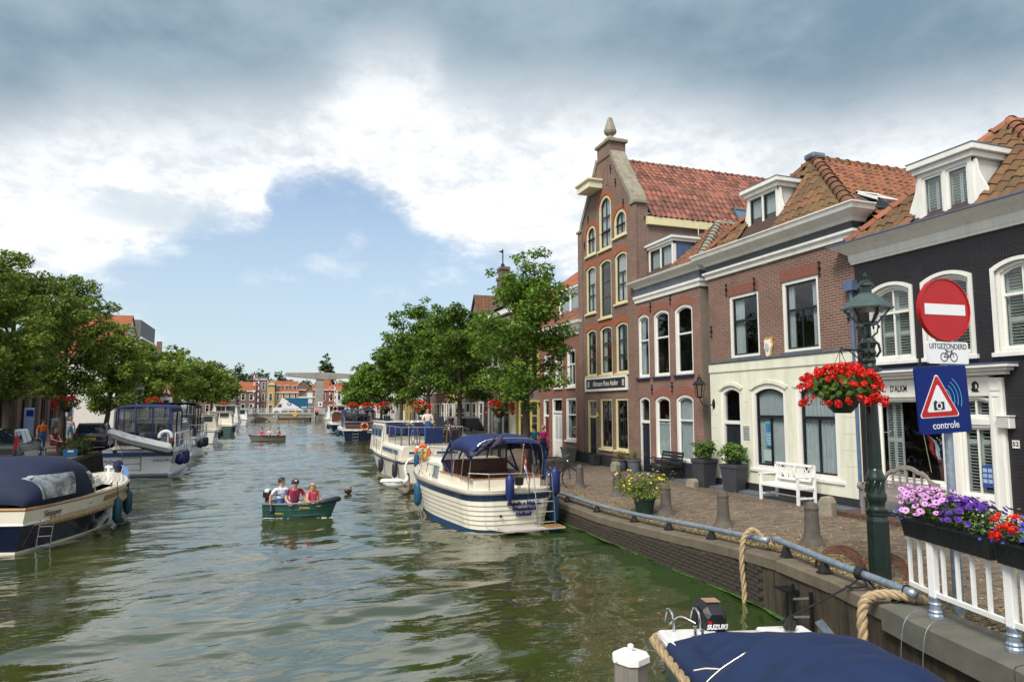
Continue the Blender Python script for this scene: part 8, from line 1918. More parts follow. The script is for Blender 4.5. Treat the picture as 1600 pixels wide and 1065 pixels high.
# ------------------------------------------------------------------ drawbridge
br = thing('drawbridge','grey concrete drawbridge with a T shaped balance beam at the end of the canal','bridge',(0,166,0)); m_bc = plain('bridge_concrete',(.30,.28,.25),.85,var=.2,scale=1.2,dirt=.4,bump=.01)
b = B(); out = [(-9,-.6),(24,-.6),(24,1.75),(-9,1.75)]; h1,h2 = arc_out(-3.9,.5,-.55,1.1,1.1),[(2.0,-.55),(9.4,-.55),(9.4,.98),(2.0,.98)]
holed(b,out,[h1,h2],0,7); holed(b,out,[h1,h2],7,.01); b.box(-30,40,0.02,6.98,1.4,1.76); obj('deck',b,m_bc,br)
b = B(); b.box(-9,24,-.12,-.005,1.55,1.95); b.box(1.2,2.0,-.3,-.005,-.5,1.5); b.box(9.4,10.2,-.3,-.005,-.5,1.5); obj('edge_beam',b,m_bc,br)
for yy in (-.05,6.9):
 for z_ in (2.05,2.55,3.0): b = B(); b.box(-12,26,yy - .04,yy + .04,z_ - .045,z_ + .045); obj('rail',b,m_rail,br)
 pm = B(); pm.box(-.06,.06,yy - .06,yy + .06,1.9,3.05); pme = pm.mesh('post',m_rail)
 for k in range(24): place('post',pme,Matrix.Translation((-11.8 + k * 1.6,0,0)),br)
b = B(); b.prism([(-9,-.6),(-11.5,.5),(-11.5,1.95),(-9,1.95)],.0,3); obj('wing_wall',b,bk_f[1],br)
b = B(); b.loft([[(10.1,3.0,1.7),(12.3,3.0,1.7),(12.3,4.6,1.7),(10.1,4.6,1.7)],[(10.5,3.0,9.6),(12.2,3.0,9.6),(12.2,4.6,9.6),(10.5,4.6,9.6)],[(11.4,3.0,10.9),(12.9,3.0,10.9),(12.9,4.6,10.9),(11.4,4.6,10.9)]]); obj('column',b,m_bc,br,bevel=.05)
b = B(); b.loft([[(x,2.8,z0),(x,4.8,z0),(x,4.8,z1),(x,2.8,z1)] for x,z0,z1 in ((3.4,10.6,11.4),(11,9.95,11.55),(13,9.9,11.55),(19.6,10.5,11.3))]); obj('balance_beam',b,m_bc,br,bevel=.05)
b = B(); b.box(11.0,12.0,2.85,2.98,3.4,4.6); obj('notice',b,m_signwhite,br); b = B(); b.box(11.3,11.7,2.82,2.86,3.7,4.3); obj('notice_mark',b,m_signred,br)
b = B(); b.prism([(5.7,1.05),(6.3,1.65),(5.7,2.25),(5.1,1.65)],-.16,-.125); obj('yellow_diamond',b,plain('marker_yellow',(.75,.42,.02),.5),br)
for k in range(2):
 for x0 in (.95,9.9): b = B(); b.box(x0 + k * .55,x0 + .3 + k * .55,-.36,-.31,1.1,1.35); obj('white_mark',b,m_signwhite,br)
for x,y,h_,lb in ((-3.3,165.4,9.6,'red and white striped barrier boom left of the truck, outer one'),(-2.4,170,8.4,'red and white striped barrier boom left of the truck, inner one'),(13.7,170,8.9,'red and white striped barrier boom right of the drawbridge column, inner one'),(14.6,165.4,8.4,'red and white striped barrier boom right of the drawbridge column, outer one')):
 t = thing('barrier_boom',lb,'barrier',(x,y,1.76),0,'raised barrier booms on the bridge')
 n = 12
 for k in range(n): b = B(); b.lathe([(.13,h_ / n * k),(.12,h_ / n * (k + 1))],8); obj('band',b,m_signred if k % 2 else m_signwhite,t)
 b = B(); b.box(-.3,.3,-.3,.3,-.02,1.2); obj('machine_box',b,m_galv,t)
tl = thing('traffic_light','black canal traffic light showing red in front of the bridge pier','traffic light',(10.5,165.2,0)); b = B(); b.prism(rrect(-.48,.48,1.25,3.0,.45,6),-.1,.0); obj('border',b,m_signwhite,tl); b = B(); b.prism(rrect(-.4,.4,1.33,2.92,.38,6),-.16,-.1); obj('backing',b,m_black,tl); b = B(); b.prism(disc(0,2.5,.24,0,0,16),-.2,-.16); obj('red_lamp',b,emit('lit_red',(1,.06,.02),1.6),tl); b = B(); b.prism(disc(0,1.75,.22,0,0,16),-.2,-.16); obj('dark_lamp',b,m_dg,tl); b = B(); b.box(-.06,.06,-.02,.5,-.6,1.3); obj('post',b,m_galv,tl)
# truck on the bridge
tk = thing('truck','white box truck with a teal slanted side panel crossing the bridge','truck',(4.8,168.2,1.77)); m_teal = plain('teal_paint',(.008,.10,.19),.4)
b = B(); b.box(-1.9,3.9,0,2.3,.75,3.75); obj('box',b,m_signwhite,tk,bevel=.05); b = B(); b.prism([(-1.8,3.72),(3.88,3.72),(3.88,.85),(2.6,.85),(1.7,1.6)],-.02,.0); obj('side_panel',b,m_teal,tk)
b = B(); b.prism([(-3.95,.5),(-3.9,1.25),(-3.3,1.5),(-2.5,2.45),(-1.95,2.6),(-1.95,.5)],.1,2.2); b.prism([(-2.5,2.5),(-1.92,2.6),(-1.92,3.7)],.15,2.15); obj('cab',b,m_signwhite,tk,bevel=.05); b = B(); b.prism([(-3.1,1.55),(-2.5,2.3),(-2.05,2.3),(-2.05,1.55)],.07,.099); obj('cab_window',b,m_dg,tk)
for x in (-3.1,2.4):
 b = B(); b.lathe([(.42,0),(.42,.3)],14,M=Matrix.Translation((x,.32,.42)) @ Matrix.Rotation(pi / 2,4,'X')); w = obj('wheel',b,m_tyre,tk); b = B(); b.lathe([(.22,.0),(.22,.32)],12,M=Matrix.Translation((x,.335,.42)) @ Matrix.Rotation(pi / 2,4,'X')); obj('rim',b,m_galv,w)
b = B(); b.box(-2,3.9,.1,2.2,.45,.75); obj('chassis',b,m_black,tk); b = B(); b.ring(disc(-.3,2.35,.48,0,0,16),disc(-.3,2.35,.30,0,0,16),-.02,-.001); b.box(-.3,.15,-.02,-.002,2.28,2.42); obj('emblem',b,m_teal,tk); b = B(); b.box(-.7,.1,-.015,-.001,1.62,1.72); b.box(2.4,3.6,-.03,-.021,1.5,1.68); obj('small_lettering',b,m_signwhite,tk)
b = B()
for k in range(10): b.box(-1.6 + k * .36,-1.36 + k * .36,-.015,-.001,.95,1.25 - .08 * (k % 2))
obj('red_lettering',b,plain('pale_red_print',(.55,.16,.14),.5),tk)
# ------------------------------------------------------------------ people
m_skin = plain('skin',(.50,.27,.18),.55,var=.08); m_hairb = plain('dark_hair',(.022,.013,.009),.6,var=.3,stretch=(9,9,1)); m_hairy = plain('blond_hair',(.50,.34,.13),.6,var=.25,stretch=(9,9,1)); m_hairm = plain('brown_hair',(.07,.035,.02),.6,var=.3)
m_jean = plain('blue_jeans',(.03,.10,.25),.85,var=.25,scale=12)
PEOPLE = []
BONES = [('pelvis','waist'),('waist','chest'),('chest','neck'),('neck','chin'),('chin','brow'),('brow','crown')] + [b_ for s in 'LR' for b_ in (('chest','sh' + s),('sh' + s,'el' + s),('el' + s,'wr' + s),('wr' + s,'pm' + s),('pelvis','hp' + s),('hp' + s,'kn' + s),('kn' + s,'an' + s),('an' + s,'to' + s))]
RAD = dict(pelvis=.135,waist=.118,chest=.145,neck=.052,chin=.066,brow=.090,crown=.050,sh=.066,el=.044,wr=.028,pm=.024,hp=.092,kn=.060,an=.040,to=.034)
def pose(kind,**kw):
 """joints in metres, facing -Y, feet (or seat) at z = 0"""
 J = dict(pelvis=(0,0,.93),waist=(0,-.005,1.07),chest=(0,0,1.29),neck=(0,.01,1.46),chin=(0,-.025,1.545),brow=(0,-.005,1.62),crown=(0,.01,1.69))
 for s,k in (('L',1),('R',-1)):
  J['sh' + s] = (.175 * k,.01,1.39); J['el' + s] = (.24 * k,.03,1.12); J['wr' + s] = (.25 * k,-.05,.88); J['pm' + s] = (.25 * k,-.07,.80); J['hp' + s] = (.09 * k,0,.88); J['kn' + s] = (.10 * k,-.02,.49); J['an' + s] = (.10 * k,.02,.08); J['to' + s] = (.11 * k,-.13,.03)
 if kind == 'sit':
  dz = -.81
  for k in list(J):
   if k[:2] not in ('kn','an','to'): J[k] = (J[k][0],J[k][1],J[k][2] + dz)
  for s,k in (('L',1),('R',-1)): J['kn' + s] = (.13 * k,-.40,.14); J['an' + s] = (.12 * k,-.44,-.26); J['to' + s] = (.13 * k,-.58,-.31); J['el' + s] = (.25 * k,-.06,.32); J['wr' + s] = (.16 * k,-.28,.22); J['pm' + s] = (.13 * k,-.36,.20)
 J.update(kw); return J
def hand_mesh():
 b = B(); b.loft([[(x,y,z) for x,y in ((-w,-.012),(w,-.012),(w,.012),(-w,.012))] for w,z in ((.024,0),(.038,-.03),(.041,-.07),(.038,-.085))])
 for i,(x,L) in enumerate(((-.030,.062),(-.010,.075),(.010,.070),(.029,.055))): b.tube([(x,0,-.08),(x * 1.1,-.012,-.08 - L * .55),(x * 1.1,-.035,-.08 - L * .95)],[.0095,.0085,.006],5)
 b.tube([(-.034,-.004,-.025),(-.060,-.016,-.055),(-.062,-.03,-.085)],[.011,.010,.007],5); return b.mesh('hand',m_skin,True)
HAND = hand_mesh()
def person(label,J,loc,rz,cloth,hair=None,hm=None,sc=1.0,cap=None,group=None,longhair=False):
 """cloth: bone name prefix -> material; one continuous skinned body"""
 t = thing('person',label,'person',loc,rz,group); t.scale = (sc,) * 3
 names = list(J); bm = bmesh.new(); sk = bm.verts.layers.skin.verify(); V = {}
 for n in names:
  v = bm.verts.new(J[n]); r = RAD.get(n) or RAD[n[:2]]; v[sk].radius = (r,r * (.72 if n in ('pelvis','waist','chest') else 1)); v[sk].use_root = n == 'pelvis'; V[n] = v
 for a,c in BONES: bm.edges.new((V[a],V[c]))
 me = bpy.data.meshes.new('body'); bm.to_mesh(me); bm.free(); o = bpy.data.objects.new('body',me); link(o,t)
 m1 = o.modifiers.new('skin','SKIN'); m1.use_smooth_shade = True; m2 = o.modifiers.new('sub','SUBSURF'); m2.levels = 2; m2.render_levels = 2
 PEOPLE.append((o,J,cloth))
 for s in 'LR':
  w,p = Vector(J['wr' + s]),Vector(J['pm' + s]); d = (p - w).normalized(); q = Vector((0,0,-1)).rotation_difference(d).to_matrix().to_4x4()
  place('hand',HAND,Matrix.Translation(p) @ q @ Matrix.Scale(-1 if s == 'L' else 1,4,(1,0,0)),t)
 hc = Vector(J['brow']); up = (Vector(J['crown']) - Vector(J['chin'])).normalized(); fw = kw_face.get(label,Vector((0,-1,0))); fw = (fw - up * fw.dot(up)).normalized(); rt = fw.cross(up)
 MH = Matrix(((rt.x,-fw.x,up.x,hc.x),(rt.y,-fw.y,up.y,hc.y),(rt.z,-fw.z,up.z,hc.z),(0,0,0,1)))
 b = B(); b.ball((0,-.088,-.028),(.014,.022,.022),6,4,None); nz = obj('nose',b,m_skin,t,smooth=True); nz.matrix_local = MH
 for s in (-1,1):
  b = B(); b.ball((s * .034,-.080,.0),(.013,.008,.009),6,4); e = obj('eye',b,m_hairb,t); e.matrix_local = MH
  b = B(); b.ball((s * .088,.01,-.015),(.012,.022,.032),6,5); e = obj('ear',b,m_skin,t,smooth=True); e.matrix_local = MH
 b = B(); b.ball((0,-.078,-.062),(.024,.008,.006),6,4); e = obj('mouth',b,plain('lip',(.36,.13,.11),.5) if 'lip' not in MATS else MATS['lip'],t); e.matrix_local = MH
 if hm:
  b = B(); vs = []; n,m = 14,8
  for i in range(m + 1):
   th = (pi * .62) * i / m
   for k in range(n):
    a = 2 * pi * k / n; front = max(0,-sin(a)); lim = th * (1 - .42 * front); q = 1.0 + .04 * sin(5 * a + i)
    vs.append((.104 * q * sin(lim) * cos(a),.112 * q * sin(lim) * sin(a) + .008,.108 * cos(lim) + .012))
  b.add(vs,[(i * n + k,i * n + (k + 1) % n,(i + 1) * n + (k + 1) % n,(i + 1) * n + k) for i in range(m) for k in range(n)])
  if longhair: b.loft([[(x,y,z) for x,y in ((-w,.05),(-w * .6,.10),(w * .6,.10),(w,.05),(0,.03))] for w,z in ((.09,.03),(.10,-.06),(.095,-.16),(.05,-.26))])
  h = obj('hair',b,hm,t,smooth=True); h.matrix_local = MH
 if cap:
  b = B(); b.lathe([(.112,.0),(.115,.03),(.10,.085),(.06,.115),(0,.125)],14); b.loft([[(x,-y,z) for x,y,z in ((-.08,.08,.02),(.08,.08,.02),(.08,.08,.03),(-.08,.08,.03))],[(x,-y,z) for x,y,z in ((-.06,.19,.005),(.06,.19,.005),(.06,.19,.012),(-.06,.19,.012))]]); h = obj('cap',b,cap,t,smooth=False); h.matrix_local = MH
  b = B(); b.box(-.03,.03,-.122,-.10,.05,.085); h = obj('cap_badge',b,m_signwhite,t); h.matrix_local = MH
 return t
kw_face = {}
c_white = plain('white_blue_print_shirt',(.60,.64,.74),.8,var=.25,scale=16); c_club = brick('striped_club_shirt',(.32,.01,.035),(.015,.02,.12),(.05,.01,.06),.09,9,.001,.1,.001,stain=.1); c_pink = plain('coral_pink_top',(.70,.08,.14),.8); c_navy = plain('navy_shorts',(.02,.03,.09),.85)
c_orange = plain('orange_shirt',(.72,.16,.01),.85,var=.12); c_maroon = plain('maroon_dress',(.13,.012,.035),.85,var=.2); c_tee = plain('white_tee_pattern',(.62,.55,.58),.85,var=.35,scale=14); c_blues = plain('blue_shorts',(.03,.16,.36),.85,var=.2); c_tealshirt = plain('teal_shirt',(.01,.20,.24),.85); c_hotpink = plain('hot_pink_shirt',(.62,.03,.16),.85); c_cream = plain('pale_blouse',(.66,.60,.56),.85,var=.1)
# in the green dinghy
tuck = dict(knL=(.14,-.27,.24),knR=(-.14,-.27,.24),anL=(.11,-.20,-.12),anR=(-.11,-.20,-.12),toL=(.11,-.32,-.15),toR=(-.11,-.32,-.15))
Md = Matrix.Translation(gd.location) @ Matrix.Rotation(radians(-119),4,'Z') @ Matrix.Scale(.88,4)
def inboat(x,y,z): return tuple(Md @ Vector((x,y,z)))
l1 = 'young man in a white and blue shirt steering the green dinghy'; kw_face[l1] = Vector((.9,-.45,0))
J = pose('sit',chest=(.0,.06,.47),neck=(.02,.09,.64),chin=(.045,.05,.72),brow=(.04,.07,.80),crown=(.03,.09,.87),elR=(-.30,.06,.36),wrR=(-.33,.02,.14),pmR=(-.33,.0,.06),**tuck)
person(l1,J,inboat(-.12,.34,.20),radians(20),dict(pelvis=m_jean,hp=m_jean,kn=m_jean,waist=c_white,chest=c_white,sh=c_white),hm=m_hairb,group='people in the green dinghy')
l2 = 'young man in a claret and blue striped shirt and dark cap in the dinghy'; kw_face[l2] = Vector((.1,-1,-.3))
J = pose('sit',chest=(.0,-.05,.46),neck=(.0,-.07,.62),chin=(.0,-.12,.69),brow=(.0,-.11,.77),crown=(.0,-.09,.84),elL=(.30,-.05,.30),wrL=(.36,-.24,.18),pmL=(.38,-.31,.16),**tuck)
person(l2,J,inboat(.12,.95,.22),radians(0),dict(pelvis=c_navy,hp=c_navy,waist=c_club,chest=c_club,sh=c_club),hm=m_hairb,cap=plain('dark_cap',(.015,.016,.03),.7),group='people in the green dinghy')
l3 = 'blond girl in a coral pink top sitting in the bow of the dinghy'; kw_face[l3] = Vector((-.75,-.5,0))
J = pose('sit',chest=(.02,.02,.42),neck=(.0,.02,.56),chin=(-.02,.0,.64),brow=(-.01,.01,.71),crown=(0,.03,.78),**tuck)
person(l3,J,inboat(.05,1.55,.20),radians(35),dict(pelvis=c_pink,waist=c_pink,chest=c_pink,hp=c_pink),hm=m_hairy,sc=.95,group='people in the green dinghy',longhair=True)
# woman on the cruiser
l = 'dark haired woman in a pale blouse on the aft deck of the white cruiser'
person(l,pose('stand',elL=(.24,-.06,1.14),wrL=(.20,-.28,1.02),pmL=(.19,-.35,1.0),elR=(-.24,-.06,1.14),wrR=(-.20,-.28,1.02),pmR=(-.19,-.35,1.0)),(6.62,29.78,1.55),radians(-8),dict(pelvis=m_jean,hp=m_jean,kn=m_jean,waist=c_cream,chest=c_cream,sh=c_cream),hm=m_hairb,sc=.93)
# across the canal
l = 'man in an orange T-shirt and sunglasses across the canal'; kw_face[l] = Vector((.9,-.4,0))
person(l,pose('stand'),(-10.95,41.5,Q),radians(35),dict(pelvis=m_jean,hp=m_jean,kn=m_jean,waist=c_orange,chest=c_orange,sh=c_orange),hm=m_hairb)
l = 'woman in a maroon dress sitting on the quay in front of the orange shirt'; kw_face[l] = Vector((.8,-.5,-.1))
person(l,pose('sit',elR=(-.18,-.12,.30),wrR=(-.05,-.32,.22),pmR=(0,-.4,.2)),(-9.75,38.8,Q + .50),radians(50),dict(pelvis=c_maroon,hp=c_maroon,kn=c_maroon,waist=c_maroon,chest=c_maroon),hm=m_hairm,longhair=True)
t = thing('bench','low plain bench under the seated woman across the canal','bench',(-9.75,38.85,Q),radians(50)); b = B(); b.box(-.6,.6,-.2,.2,.36,.41); obj('seat',b,m_ww,t)
for x in (-.5,.5): b = B(); b.box(x - .04,x + .04,-.18,.18,0,.36); obj('leg',b,m_ww,t)
l = 'blond woman in a patterned top and blue shorts standing by the flower basket'
person(l,pose('stand',elR=(-.36,.02,1.2),wrR=(-.20,-.06,1.02),pmR=(-.15,-.06,1.0)),(-12.0,51.2,Q),radians(25),dict(pelvis=c_blues,hp=c_blues,waist=c_tee,chest=c_tee,sh=c_tee),hm=m_hairy)
# pair under the lime tree, trio in the small boat
person('person in a teal top walking beside the pink flowers',pose('stand',elL=(.24,.12,1.14),knR=(-.1,-.16,.5)),(10.75,27.5,gz(10.75,27.5)),radians(170),dict(pelvis=c_navy,hp=c_navy,kn=c_navy,waist=c_tealshirt,chest=c_tealshirt,sh=c_tealshirt),hm=m_hairb)
person('person in a hot pink top walking next to the teal one',pose('stand',knL=(.1,-.16,.5)),(11.35,27.9,gz(11.35,27.9)),radians(160),dict(pelvis=c_navy,hp=c_navy,waist=c_hotpink,chest=c_hotpink,sh=c_hotpink),hm=m_hairy,sc=.95)
for k,(yy,cm,hm_,lb) in enumerate(((.6,m_skin,m_hairm,'bare chested person at the stern of the small far boat'),(1.4,c_cream,m_hairy,'person in pale clothes in the middle of the small far boat'),(2.1,c_hotpink,m_hairb,'person in pink at the bow of the small far boat'))):
 Mv = Matrix.Translation(vg.location) @ Matrix.Rotation(radians(97),4,'Z'); person(lb,pose('sit',**tuck),tuple(Mv @ Vector((0,yy,.36))),radians(60 - 50 * k),dict(pelvis=c_navy,hp=c_navy,waist=cm,chest=cm,sh=cm),hm=hm_,group='people in the small far boat')
# ------------------------------------------------------------------ cars
m_cblack = plain('black_car_paint',(.012,.013,.016),.2,var=.1,coat=1); m_cblue = plain('dark_blue_car_paint',(.014,.018,.035),.22,var=.1,coat=1); m_csilver = plain('silver_car_paint',(.36,.38,.40),.3,metal=.6,var=.06,coat=.6); m_tail = plain('red_tail_light',(.40,.01,.015),.2,coat=.6)
m_plate = plain('yellow_plate',(.72,.46,.02),.4); m_cwhite = plain('white_car_paint',(.66,.66,.66),.25,coat=.8,var=.04)
def car(label,loc,rz,paint,kind='hatch',plate=None,group='parked cars on the quays'):
 """nose towards +Y, tail at y = 0"""
 L,Wd,Ht = {'hatch': (4.0,1.70,1.48),'estate': (4.6,1.80,1.50),'van': (4.9,1.9,1.95)}[kind]
 t = thing('parked_car',label,'car',loc,rz,group)
 def S(y,w,z0,z1,k=.9): return [(-w * .94,y,z0),(-w,y,z0 + .12),(-w,y,z0 + (z1 - z0) * .55),(-w * k,y,z1),(w * k,y,z1),(w,y,z0 + (z1 - z0) * .55),(w,y,z0 + .12),(w * .94,y,z0)]
 w = Wd / 2; bh = .93 if kind != 'van' else 1.1
 b = B(); b.loft([S(0,w * .90,.36,.78,.92),S(.06,w * .96,.24,bh - .02),S(.5,w,.2,bh + .03),S(L * .35,w,.19,bh),S(L * .68,w,.19,bh - .04),S(L * .86,w * .97,.2,bh - .12),S(L * .96,w * .88,.24,bh - .22),S(L,w * .76,.32,bh - .38)]); obj('body',b,paint,t,smooth=False,bevel=.03)
 def C(y,wb,z0,z1,wt): return [(-wb,y[0],z0),(-wt,y[1],z1),(wt,y[1],z1),(wb,y[0],z0)]
 ys = [(.10,.42),(.9,.9),(L * .48,L * .45),(L * .70,L * .54)]
 b = B(); gl = B(); secs = [C(ys[0],w * .92,bh - .02,Ht - .04,w * .74),C(ys[1],w * .97,bh,Ht,w * .78),C(ys[2],w * .97,bh,Ht - .01,w * .78),C(ys[3],w * .90,bh - .06,Ht - .07,w * .72)]
 b.loft(secs); cab = obj('cabin',b,paint,t,bevel=.03)
 def lerp(a,c,f): return tuple(a[i] + (c[i] - a[i]) * f for i in range(3))
 def panel(P4,m_,nm,o,par):
  c = B(); N = (Vector(P4[1]) - Vector(P4[0])).cross(Vector(P4[3]) - Vector(P4[0])).normalized(); cen = sum((Vector(p) for p in P4),Vector()) / 4
  if N.dot(cen - Vector((0,L * .42,1.0))) < 0: N = -N
  c.add([Vector(p) + N * o for p in P4] + [Vector(p) - N * .01 for p in P4],[(0,1,2,3),(0,4,5,1),(1,5,6,2),(2,6,7,3),(3,7,4,0)]); return obj(nm,c,m_,par)
 def quad(s0,s1,i,j,a0,a1,h0,h1):
  def E(f,h): return lerp(lerp(s0[i],s1[i],f),lerp(s0[j],s1[j],f),h)
  return [E(a0,h0),E(a1,h0),E(a1,h1),E(a0,h1)]
 rear = [lerp(secs[0][0],secs[0][1],.12),lerp(secs[0][3],secs[0][2],.12),lerp(secs[0][3],secs[0][2],.86),lerp(secs[0][0],secs[0][1],.86)]; rear = [lerp(rear[0],rear[1],.06),lerp(rear[0],rear[1],.94),lerp(rear[3],rear[2],.94),lerp(rear[3],rear[2],.06)]
 panel(rear,m_dg,'rear_window',.012,t)
 fr_ = [secs[3][0],secs[3][3],secs[3][2],secs[3][1]]; panel([lerp(fr_[0],fr_[2],.06),lerp(fr_[1],fr_[3],.06),lerp(fr_[2],fr_[0],.06),lerp(fr_[3],fr_[1],.06)],m_dg,'windscreen',.012,t)
 for i,j in ((0,1),(3,2)):
  panel(quad(secs[0],secs[1],i,j,.3,.95,.12,.85),m_dg,'side_window',.01,t); panel(quad(secs[1],secs[2],i,j,.04,.48,.10,.86),m_dg,'side_window',.01,t); panel(quad(secs[1],secs[2],i,j,.53,.98,.10,.86),m_dg,'side_window',.01,t); panel(quad(secs[2],secs[3],i,j,.04,.7,.10,.80),m_dg,'side_window',.01,t)
 for s_ in (-1,1):
  for y in (.75,L - .78):
   Mx = Matrix.Translation((s_ * (w - .10),y,.31)) @ Matrix.Rotation(pi / 2,4,'Y'); b = B(); b.lathe([(.20,-.105),(.30,-.10),(.31,-.06),(.31,.06),(.30,.10),(.20,.105)],18,M=Mx); wh = obj('wheel',b,m_tyre,t); b = B(); b.lathe([(.19,-.11),(.19,.11)],14,M=Mx); obj('rim',b,m_csilver,wh)
  b = B(); z0,z1 = (bh - .28,bh + .02) if kind == 'hatch' else (bh - .2,Ht - .25); b.loft([[(s_ * w * (.70 if kind == 'hatch' else .86),.0 + (z - .75) * .22,z),(s_ * w * .97,.10 + (z - .75) * .25,z),(s_ * w * .96,.3,z),(s_ * w * .84,.2,z)] for z in (z0,z1)]); obj('tail_light',b,m_tail,t)
  b = B(); b.ball((s_ * w * .68,L - .14,.66),(.16,.12,.08),8,5); obj('headlight',b,m_steel,t); b = B(); b.ball((s_ * (w + .08),L * .60,bh + .07),(.10,.06,.07),8,5); obj('mirror',b,paint,t)
 b = B(); b.box(-w * .86,w * .86,-.06,.1,.30,.56); obj('bumper',b,paint,t,bevel=.03); b = B(); b.box(-.26,.26,-.025 if kind == 'estate' else -.07,.06,*((.72,.83) if kind == 'estate' else (.60,.71))); pl = obj('number_plate',b,m_plate,t)
 if plate: text(plate,.10,(0,-.027 if kind == 'estate' else -.072,.775 if kind == 'estate' else .655),FR,m_black,pl,sx=.85)
 b = B(); b.lathe([(.05,-.01),(.05,.015)],12,M=Matrix.Translation((0,.01,bh - .02)) @ Matrix.Rotation(pi / 2,4,'X')); obj('badge',b,m_steel,t)
 return t
car('black estate car parked behind the domed hood of the navy sloop',(-9.75,30.6,Q),radians(3),m_cblack,'estate','NP-CR-49')
car('dark blue hatchback parked beside the grey dinghy',(-8.95,42.3,Q),radians(6),m_cblue,'hatch','33-HT-37')
car('dark car parked by the blue parking column',(-15.6,50.0,Q),radians(80),m_cblack,'hatch')
car('silver van parked under the lime trees behind the white clinker boat',(11.2,42.6,gz(11.2,42.6)),radians(184),m_csilver,'van')
car('dark car parked under the far lime trees by the navy cruiser',(11.8,60,gz(11.8,60)),radians(180),m_cblue,'hatch'); car('white car parked further along the tree lined street',(12.0,76,gz(12,76)),radians(180),m_cwhite,'hatch')
# ------------------------------------------------------------------ small things of the left quay
lamp_post('old green street lamp behind the blue canopied cruiser',-9.3,58.7,Q)
geranium_basket('red geranium basket on a pole beside the blond woman',(-9.75,40.6,3.25),.62,60,260,parts=False,size=1.5)
def basket_pole(x,y,z0,z1,lb):
 t = thing('basket_pole',lb,'pole',(x,y,z0)); b = B(); b.lathe([(.09,0),(.07,.1),(.06,z1 - z0 - .3),(.12,z1 - z0 - .28)],8); obj('shaft',b,m_lampgreen,t)
basket_pole(-9.75,40.6,Q,3.0,'dark pole carrying the flower basket next to the blond woman')
for x,y,z,r_,lb in ((-9.0,63.5,3.55,.6,'red flower basket seen through the blue canopy frame'),(-8.6,150,3.6,.9,'far red flower basket near the bridge across the canal'),(8.75,26.2,3.05,.55,'red geranium basket on a dark pole in front of the first lime tree'),(9.35,44.2,3.05,.68,'dark red flower basket behind the cruiser with the woman'),(9.6,60.7,3.0,.8,'red flower basket right of the navy cruiser canopy, nearer one'),(9.9,74.6,3.05,.8,'red flower basket right of the navy cruiser canopy, further one'),(10.7,95,3.3,.75,'small far red flower basket near the white flybridge cruiser')):
 geranium_basket(lb,(x,y,z),r_,46,140,parts=(y < 27),size=1.15 + y / 60); basket_pole(x,y,gz(x,y),z - .2,'dark pole under the ' + ' '.join(lb.split()[:11]))
ws_ = thing('warning_sign','red triangle warning sign with a white panel below across the canal','road sign',(-8.6,67.5,Q),radians(-8)); b = B(); b.tube([(0,.03,0),(0,.03,4.3)],.05,8); obj('post',b,m_galv,ws_)
for k,(r_,mt,yy) in enumerate(((.62,m_signred,-.03),(.40,m_signwhite,-.045))): b = B(); b.prism(tri(0,3.75,r_,.1),yy,yy + .02); obj(('triangle','triangle_field')[k],b,mt,ws_)
b = B(); b.box(-.06,.06,-.055,-.046,3.62,3.9); b.box(-.14,.14,-.055,-.046,3.54,3.6); obj('symbol',b,m_black,ws_); b = B(); b.box(-.5,.5,-.03,0,2.35,3.25); pn = obj('panel',b,m_signwhite,ws_); b = B(); b.prism([(-.3,2.85),(-.1,3.0),(.25,2.98),(.32,2.85),(.1,2.8),(.05,2.68),(-.15,2.8)],-.04,-.031); obj('panel_symbol',b,m_black,pn)
pc = thing('parking_column','blue parking ticket column before the house with the pale canopy','ticket machine',(-15.2,54.5,Q),radians(25)); b = B(); b.box(-.28,.28,-.12,.12,0,2.3); obj('column',b,plain('pale_blue_column',(.16,.24,.42),.5),pc,bevel=.03); b = B(); b.box(-.2,.2,-.14,-.121,1.75,2.15); obj('panel',b,m_signblue,pc)
for x,y,h_,w_,lb,mt in ((-14.4,61,2.6,.5,'tall white info column before the dark brick building',m_signwhite),(-15.3,61.5,1.5,.8,'low grey cabinet before the dark brick building',m_galv)): b = B(); b.box(-w_ / 2,w_ / 2,-.2,.2,0,h_); t = thing('street_cabinet',lb,'cabinet',(x,y,Q),radians(20)); obj('case',b,mt,t,bevel=.03); b = B(); b.box(-w_ * .3,w_ * .3,-.21,-.2,h_ * .5,h_ * .85); obj('front_panel',b,m_slate,t)
hg = thing('hedge','dark clipped hedge mound across the canal beside the seated woman','hedge',(-8.9,39.2,Q)); b = B(); leaves_on(b,(0,0,.35),(.75,1.1,.6),1500,.07,1,.5); obj('foliage',b,m_folg,hg); b = B(); b.ball((0,0,.3),(.6,.9,.45),10,8); obj('stems',b,m_soil,hg)
cr = thing('crate','blue plastic crate standing by the hedge across the canal','crate',(-8.75,37.6,Q),.3); b = B()
for x0,x1,y0,y1 in ((-.28,.28,-.2,-.18),(-.28,.28,.18,.2),(-.28,-.26,-.2,.2),(.26,.28,-.2,.2)): b.box(x0,x1,y0,y1,0,.36)
b.box(-.27,.27,-.19,.19,0,.02); obj('box',b,plain('crate_blue',(.02,.12,.28),.5),cr); b = B(); b.box(-.12,.12,-.206,-.2,.24,.32); obj('grip',b,m_signwhite,cr)
pt_ = planter('tub of magenta flowers by the white double door',11.9,29.6,.6,.5,500,0,m_boxp,m_folg,0,.5,wsp=.9); b = B(); leaves_on(b,(0,0,.85),(.45,.45,.3),260,.09,1,.7); obj('blossoms',b,m_magenta,pt_)
planter('blue box planter with brown shrub under the lime trees',11.4,39.0,.9,.7,260,0,m_lead,m_brownbush,0,.35)
